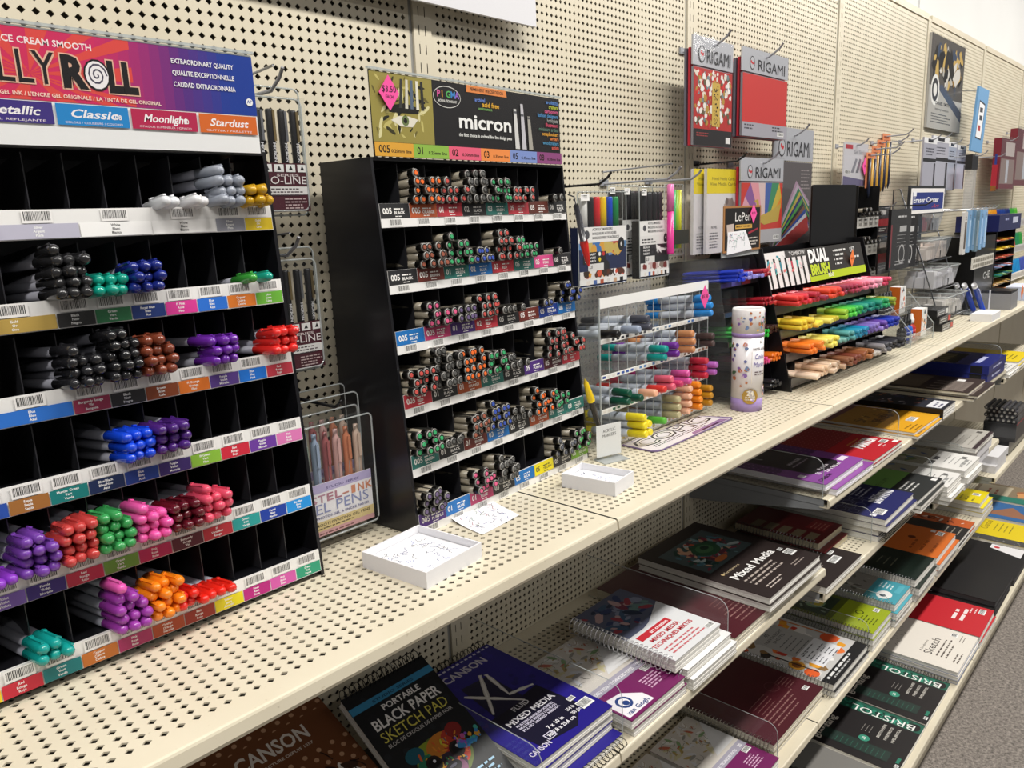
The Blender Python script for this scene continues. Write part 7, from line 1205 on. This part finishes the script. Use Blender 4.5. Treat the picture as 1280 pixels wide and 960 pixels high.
# ---- shelf near the floor
L3 = 0.315
pad('plum mixed media pad on the shelf near the floor', 0.418, -0.325, L3, 0.150, 0.215, 0.020, '#74205c', a_vg); pad('second plum pad near the floor, left of the first', 0.258, -0.325, L3, 0.150, 0.215, 0.020, '#74205c', a_vg)
pad('maroon spiral drawing pad with faint gold print near the floor', 0.580, -0.308, L3 + 0.017, 0.262, 0.305, 0.017, '#4a1620', a_maroon, coil='left', coilc='#8a8478', pages='#ddd6c4'); pad('second maroon pad under the spiral one', 0.590, -0.306, L3, 0.255, 0.30, 0.016, '#4a1620', None, coil='left', coilc='#8a8478', pages='#ddd6c4', tall=False)
def a_heavy(pr, w_, d):
    pr.rect(0, 0, w_, d, '#c8c6c4').blobs(0, d * 0.10, w_, d, ['#d85a30', '#e8a02c', '#f0eeec', '#b8b4b0', '#c83c2c', '#8a6a40', '#e0dcd8', '#d8cfc4', '#3a3430', '#e87838'], 90, 0.006, 0.022, 5); pr.rect(w_ * 0.26, d * 0.16, w_ * 0.78, d * 0.80, '#b4b2b0').rect(w_ * 0.26, d * 0.16, w_ * 0.78, d * 0.40, '#e6e6ea').text('40', w_ * 0.44, d * 0.72, 0.012, '#3a3a3c', 'r').text('HEAVYWEIGHT', w_ * 0.30, d * 0.67, 0.009, '#3a3a3c', 'r', wid=w_ * 0.42).text('SHEETS', w_ * 0.38, d * 0.62, 0.009, '#3a3a3c', 'r', wid=w_ * 0.26).lines(w_ * 0.34, d * 0.56, w_ * 0.36, 5, 0.014, 0.003, '#6a6a6c').lines(w_ * 0.32, d * 0.35, w_ * 0.18, 6, 0.010, 0.003, '#5a5a60').lines(w_ * 0.54, d * 0.30, w_ * 0.18, 5, 0.010, 0.003, '#5a5a60')
    pr.rect(0, 0, w_, d * 0.10, '#1c1b1d').lines(w_ * 0.08, d * 0.06, w_ * 0.8, 1, 0.01, 0.006, '#e0e0e0').lines(w_ * 0.15, d * 0.03, w_ * 0.6, 1, 0.01, 0.004, '#b8b8b8'); pr.disc(w_ * 0.88, d * 0.30, 0.022, '#e05a2c').disc(w_ * 0.12, d * 0.34, 0.020, '#e0a03c').disc(w_ * 0.12, d * 0.34, 0.012, '#8a5020').disc(w_ * 0.08, d * 0.20, 0.018, '#e0602c').line(w_ * 0.12, d * 0.62, w_ * 0.14, d * 0.16, 0.004, '#2a2828').line(w_ * 0.92, d * 0.85, w_ * 0.95, d * 0.35, 0.004, '#d87a2c')
z = stack(['lower heavyweight spiral pad near the floor', 'top heavyweight spiral pad with orange paint pots on its cover'], 0.868, -0.322, L3, 0.224, 0.29, 0.015, '#c8c6c4', a_heavy, seed=16, jit=0.005, coil='left', coilc='#7a7a7c')
def a_lime(pr, w_, d): pr.rect(0, 0, w_, d, '#9aaa1c').rect(0, d * 0.45, w_, d, '#5c6614').rect(w_ * 0.1, d * 0.52, w_ * 0.9, d * 0.92, '#2c3c2c').disc(w_ * 0.5, d * 0.72, w_ * 0.22, '#7a9a78', ry=d * 0.11).disc(w_ * 0.5, d * 0.70, w_ * 0.13, '#c0b048', ry=d * 0.07).blobs(w_ * 0.1, d * 0.52, w_ * 0.9, d * 0.92, ['#4a6a3c', '#b8b070', '#243420', '#8a9a88'], 26, 0.004, 0.012, 2, 0.4); pr.disc(w_ * 0.62, d * 0.26, 0.011, '#3a4208').disc(w_ * 0.62, d * 0.26, 0.008, '#9aaa1c').lines(w_ * 0.3, d * 0.2, w_ * 0.3, 5, 0.009, 0.003, '#4a540c').barcode(w_ * 0.80, d * 0.10, w_ * 0.95, d * 0.16)
z = stack(['bottom lime spiral pad in the stack of three', 'middle lime spiral pad in the stack of three', 'top lime green spiral pad with a frog picture'], 1.118, -0.326, L3, 0.145, 0.245, 0.0170, '#9aaa1c', a_lime, seed=17, jit=0.004, coil='left', coilc='#5a5a5c')
def a_teal(pr, w_, d): pr.rect(0, 0, w_, d, '#4aa0b0').rect(0, d * 0.42, w_, d, '#8a8680').blobs(0, d * 0.44, w_, d, ['#5a564f', '#a8a49c', '#6c6860'], 18, 0.006, 0.02, 5, 0.4); pr.disc(w_ * 0.3, d * 0.20, 0.026, '#eeeeec', ry=0.020, n=16).disc(w_ * 0.26, d * 0.21, 0.008, '#2a3c54').lines(w_ * 0.6, d * 0.32, w_ * 0.3, 4, 0.010, 0.004, '#d8eef0').rect(w_ * 0.5, d * 0.05, w_ * 0.9, d * 0.12, '#5ab0c0')
z = stack(['bottom teal sketch pad in the stack of three', 'middle teal sketch pad in the stack of three', 'top teal sketch pad with a white oval logo'], 1.282, -0.328, L3, 0.136, 0.205, 0.0210, '#4aa0b0', a_teal, seed=18, jit=0.008, coil='left', coilc='#c0c0c2')
def a_dg(pr, w_, d): pr.rect(0, 0, w_, d, '#16241e').lines(w_ * 0.3, d * 0.7, w_ * 0.4, 4, 0.02, 0.003, '#6a6a58')
z = stack(['bottom dark green sketch book in the stack of three', 'middle dark green sketch book in the stack of three', 'top dark green wire bound sketch book'], 1.455, -0.330, L3, 0.186, 0.205, 0.0225, '#16241e', a_dg, seed=19, jit=0.010, coil='left', coilc='#b0b0b2')
def a_org(pr, w_, d): pr.rect(0, 0, w_, d, '#d06a24').rect(0, d * 0.7, w_ * 0.5, d, '#2a1c14').disc(w_ * 0.55, d * 0.36, 0.012, '#6a2c10').barcode(w_ * 0.80, d * 0.10, w_ * 0.95, d * 0.17).rect(w_ * 0.88, d * 0.19, w_ * 0.96, d * 0.24, '#e8e0dc').lines(w_ * 0.15, d * 0.28, w_ * 0.45, 3, 0.03, 0.008, '#a04a14')
z = stack(['bottom orange cartooning pad in the stack of three', 'middle orange cartooning pad in the stack of three', 'top orange pad with a small barcode'], 1.660, -0.332, L3, 0.232, 0.29, 0.0200, '#d06a24', a_org, seed=20, jit=0.006)
def a_ob(pr, w_, d): pr.rect(0, 0, w_, d, '#222020').rect(w_ * 0.66, 0, w_, d, '#c05a24').blobs(w_ * 0.68, 0, w_ * 0.98, d * 0.9, ['#8a3a18', '#e0d4cc', '#4a1c10'], 26, 0.006, 0.02, 4, 0.3); pr.lines(w_ * 0.3, d * 0.2, w_ * 0.3, 3, 0.02, 0.004, '#a09888')
z = stack(['lower black and orange ink pad', 'upper black pad with an orange lettered border'], 1.915, -0.334, L3, 0.215, 0.29, 0.012, '#222020', a_ob, seed=21, jit=0.005)
z = stack(['bottom yellow pad at the shelf end', 'middle yellow pad at the shelf end', 'top bright yellow pad at the shelf end'], 2.245, -0.322, L3, 0.145, 0.22, 0.0180, '#e8d414', lambda pr, w_, d: pr.rect(0, 0, w_, d, '#e8d414').rect(w_ * 0.1, d * 0.55, w_ * 0.9, d * 0.9, '#8a8268').barcode(w_ * 0.55, d * 0.08, w_ * 0.75, d * 0.2).lines(w_ * 0.1, d * 0.3, w_ * 0.4, 3, 0.02, 0.006, '#8a7c10'), seed=22, jit=0.006)
# ---- base deck
BD = 0.125
def a_bris(pr, w_, d):
    pr.rect(0, 0, w_, d, '#1d191a').rect(w_ * 0.80, 0, w_ * 0.985, d, '#1c5c4a').blobs(w_ * 0.80, 0, w_ * 0.985, d, ['#143c30', '#2a8068', '#1c6a54', '#12302a', '#3a9a80'], 60, 0.006, 0.018, 7, 0.5)
    pr.disc(w_ * 0.885, d * 0.055, 0.016, '#1a1416', ry=0.012)
    q = Print(pr.P(w_ * 0.965, d * 0.045), (0, 1, 0), (-1, 0, 0)); q.k = 0; q.text('BRISTOL', 0.0, 0.012, 0.024, '#eceeea', 'r', wid=d * 0.52); pr.mb.add(q.mb.v, q.mb.f, '#eceeea')
    pr.text('Bienfang', w_ * 0.05, d * 0.60, 0.018, '#d8d0c4', 'b', wid=w_ * 0.50).disc(w_ * 0.36, d * 0.33, 0.013, '#3a9078').text('20', w_ * 0.36, d * 0.32, 0.008, '#e0ece4', 'b', al='c').rect(w_ * 0.12, d * 0.10, w_ * 0.30, d * 0.62, '#22342e').lines(w_ * 0.14, d * 0.5, w_ * 0.14, 10, 0.012, 0.002, '#2c5a4c')
    for j, s_ in enumerate(('BRISTOL PAPER', 'PAPIER BRISTOL', 'PAPEL BRISTOL')): pr.text(s_, w_ * 0.46, d * (0.24 - j * 0.055), 0.0065, '#c8c4bc', 'b', wid=w_ * 0.28)
    pr.barcode(w_ * 0.08, d * 0.01, w_ * 0.14, d * 0.04).rect(w_ * 0.16, d * 0.02, w_ * 0.26, d * 0.045, '#2a7a64')
    for s_ in range(3): pr.lines(w_ * 0.48, d * (0.38 - s_ * 0.03), w_ * 0.14, 1, 0.01, 0.0016, '#8a8680')
pad('bristol pad with teal band, the nearer of the two', 0.932, -0.452, BD, 0.228, 0.305, 0.012, '#1d191a', a_bris); pad('bristol pad with teal band, under the white sketch pads', 1.166, -0.452, BD, 0.228, 0.305, 0.012, '#1d191a', a_bris, coil='right', coilc='#2c2c2e')
def a_photo(pr, w_, d): pr.rect(0, 0, w_, d, '#2a2a2a').rect(w_ * 0.5, 0, w_, d, '#7c7a76').blobs(0, 0, w_ * 0.7, d, ['#1a1a1a', '#3c3c3a', '#545250'], 20, 0.02, 0.06, 3, 0.4)
pad('charcoal grey photo covered pad at the frame bottom', 0.685, -0.452, BD, 0.235, 0.305, 0.012, '#2a2a2a', a_photo)
def a_sk(pr, w_, d): pr.rect(0, 0, w_, d, '#e6e0d6').strokes(w_ * 0.15, d * 0.55, w_ * 0.8, d * 0.95, ['#6a625a', '#8a8278'], 30, 0.0005, 3, 0.25); pr.disc(w_ * 0.26, d * 0.37, 0.003, '#3a3430').text('Strathmore', w_ * 0.30, d * 0.36, 0.0068, '#3a3430', wid=w_ * 0.26).text('Sketch', w_ * 0.22, d * 0.27, 0.022, '#2c2624', 'r', wid=w_ * 0.46).lines(w_ * 0.24, d * 0.22, w_ * 0.5, 3, 0.012, 0.004, '#5a524c').lines(w_ * 0.2, d * 0.07, w_ * 0.3, 2, 0.01, 0.004, '#6a625c').barcode(w_ * 0.84, d * 0.16, w_ * 0.93, d * 0.22).lines(w_ * 0.74, d * 0.12, w_ * 0.18, 2, 0.008, 0.002, '#6a625c')
z = stack(['bottom white sketch pad in the stack of three', 'middle white sketch pad in the stack of three', 'top white sketch pad with thin serif lettering'], 1.415, -0.463, BD, 0.232, 0.30, 0.0125, '#e6e0d6', a_sk, seed=23, jit=0.003, backc='#8a90a8')
def a_rd(pr, w_, d): pr.rect(0, 0, w_, d, '#c4202c').lines(w_ * 0.36, d * 0.28, w_ * 0.46, 2, 0.022, 0.010, '#f0e4e4').barcode(w_ * 0.74, d * 0.06, w_ * 0.92, d * 0.12).lines(w_ * 0.7, d * 0.18, w_ * 0.2, 2, 0.012, 0.004, '#f0d8d8')
z = stack(['lower red sketch pad on the base deck', 'upper red sketch pad on the base deck'], 1.655, -0.465, BD, 0.200, 0.30, 0.0190, '#c4202c', a_rd, seed=24, jit=0.004)
z = stack(['bottom black presentation portfolio', 'middle black presentation portfolio', 'top black presentation portfolio with a grey tag'], 1.885, -0.458, BD, 0.240, 0.36, 0.0170, '#141214', lambda pr, w_, d: pr.rect(0, 0, w_, d, '#151315').rect(w_ * 0.02, d * 0.52, w_ * 0.22, d * 0.66, '#8a8682').rect(w_ * 0.02, d * 0.52, w_ * 0.22, d * 0.56, '#d8d6d4'), seed=25, jit=0.010, pages='#3c3a3c', backc='#141214')
pad('wide black portfolio with a white corner card', 2.16, -0.460, BD, 0.30, 0.36, 0.020, '#161416', lambda pr, w_, d: pr.rect(0, 0, w_, d, '#161416').poly([(w_ * 0.7, d * 0.05), (w_ * 0.99, d * 0.05), (w_ * 0.99, d * 0.35), (w_ * 0.86, d * 0.35)], '#e8e6e8').disc(w_ * 0.9, d * 0.29, 0.01, '#c83a40'), pages='#3c3a3c', backc='#141214')
def a_char(pr, w_, d): pr.rect(0, 0, w_, d, '#e6cc18').rect(0, 0, w_ * 0.22, d, '#4a4846').strokes(0.004, 0.01, w_ * 0.2, d - 0.01, ['#a8a6a4', '#d0cecc'], 22, 0.0008, 3, 0.6).text('Charcoal', w_ * 0.50, d * 0.52, 0.024, '#7a5a1c', 'r', wid=w_ * 0.46).text('Strathmore', w_ * 0.45, d * 0.64, 0.009, '#5a4814', wid=w_ * 0.3).lines(w_ * 0.5, d * 0.44, w_ * 0.45, 4, 0.018, 0.004, '#8a7818')
pad('bright yellow charcoal pad on the base deck', 2.50, -0.440, BD, 0.235, 0.30, 0.014, '#e6cc18', a_char)
pad('blue covered pad beyond the yellow charcoal pad', 2.75, -0.440, BD, 0.20, 0.30, 0.020, '#2c5a90', lambda pr, w_, d: pr.rect(0, 0, w_, d, '#3468a0').poly([(w_ * 0.2, d * 0.1), (w_ * 0.8, d * 0.4), (w_ * 0.2, d * 0.7)], '#9a6a50'))
pad('teal and brown pastel pad at the far base deck', 2.965, -0.440, BD, 0.225, 0.30, 0.024, '#2a7a6a', lambda pr, w_, d: pr.rect(0, 0, w_, d, '#8a7a62').rect(0, 0, w_ * 0.3, d, '#2a7a6a').rect(w_ * 0.3, d * 0.55, w_ * 0.9, d * 0.95, '#b8ac94').lines(w_ * 0.35, d * 0.8, w_ * 0.4, 2, 0.03, 0.010, '#8a3a28').blobs(w_ * 0.3, 0, w_, d * 0.5, ['#a86a40', '#4a2c20', '#d89a60'], 12, 0.01, 0.04, 4))
# ---- clear shelf dividers
def divider_(label, x, zb, y0=-0.318, h=0.088, y1=-0.012):
    r = 0.022; pts = [(y1, 0.0008), (y1, h), (y0 + r, h)] + [(y0 + r - r * math.sin(a), h - r + r * math.cos(a)) for a in (0.4, 0.8, 1.2, 1.57)] + [(y0, 0.0008)]
    t = thing('shelf_divider', label, 'divider', (x, 0, zb)); n = len(pts)
    MB().quad([(0, *p) for p in pts], '#fff').build('plate', 'acrylic', t)
    MB().tube([(0, *p) for p in pts[1:]], 0.0009, 4, '#fff').build('plate_edge', 'acrylic_edge', t); MB().box((-0.0022, y0, 0.0002), (0.0022, y1, 0.0009), '#fff').build('foot', 'acrylic', t)
for a in (('clear divider between the navy and plum pads', 0.0265, MID), ('clear divider right of the pug pad stack', -0.1515, MID), ('clear divider between the red lettered and maroon pads', 0.3465, MID), ('clear divider left of the purple marker pads', 0.757, UP), ('clear divider between the red and amber pads', 1.245, UP), ('clear divider right of the dark red spiral pads', 1.084, LO), ('clear divider between the green banded and white pads', 1.582, LO), ('clear divider beside the grey paper pad', 1.944, LW_), ('clear divider between plum and maroon pads near the floor', 0.5735, L3), ('clear divider between the lime and teal pads', 1.2735, L3), ('clear divider right of the heavyweight pads', 1.1065, L3), ('clear divider at the end of the blue boxed sets', 2.385, UP)): divider_(*a)
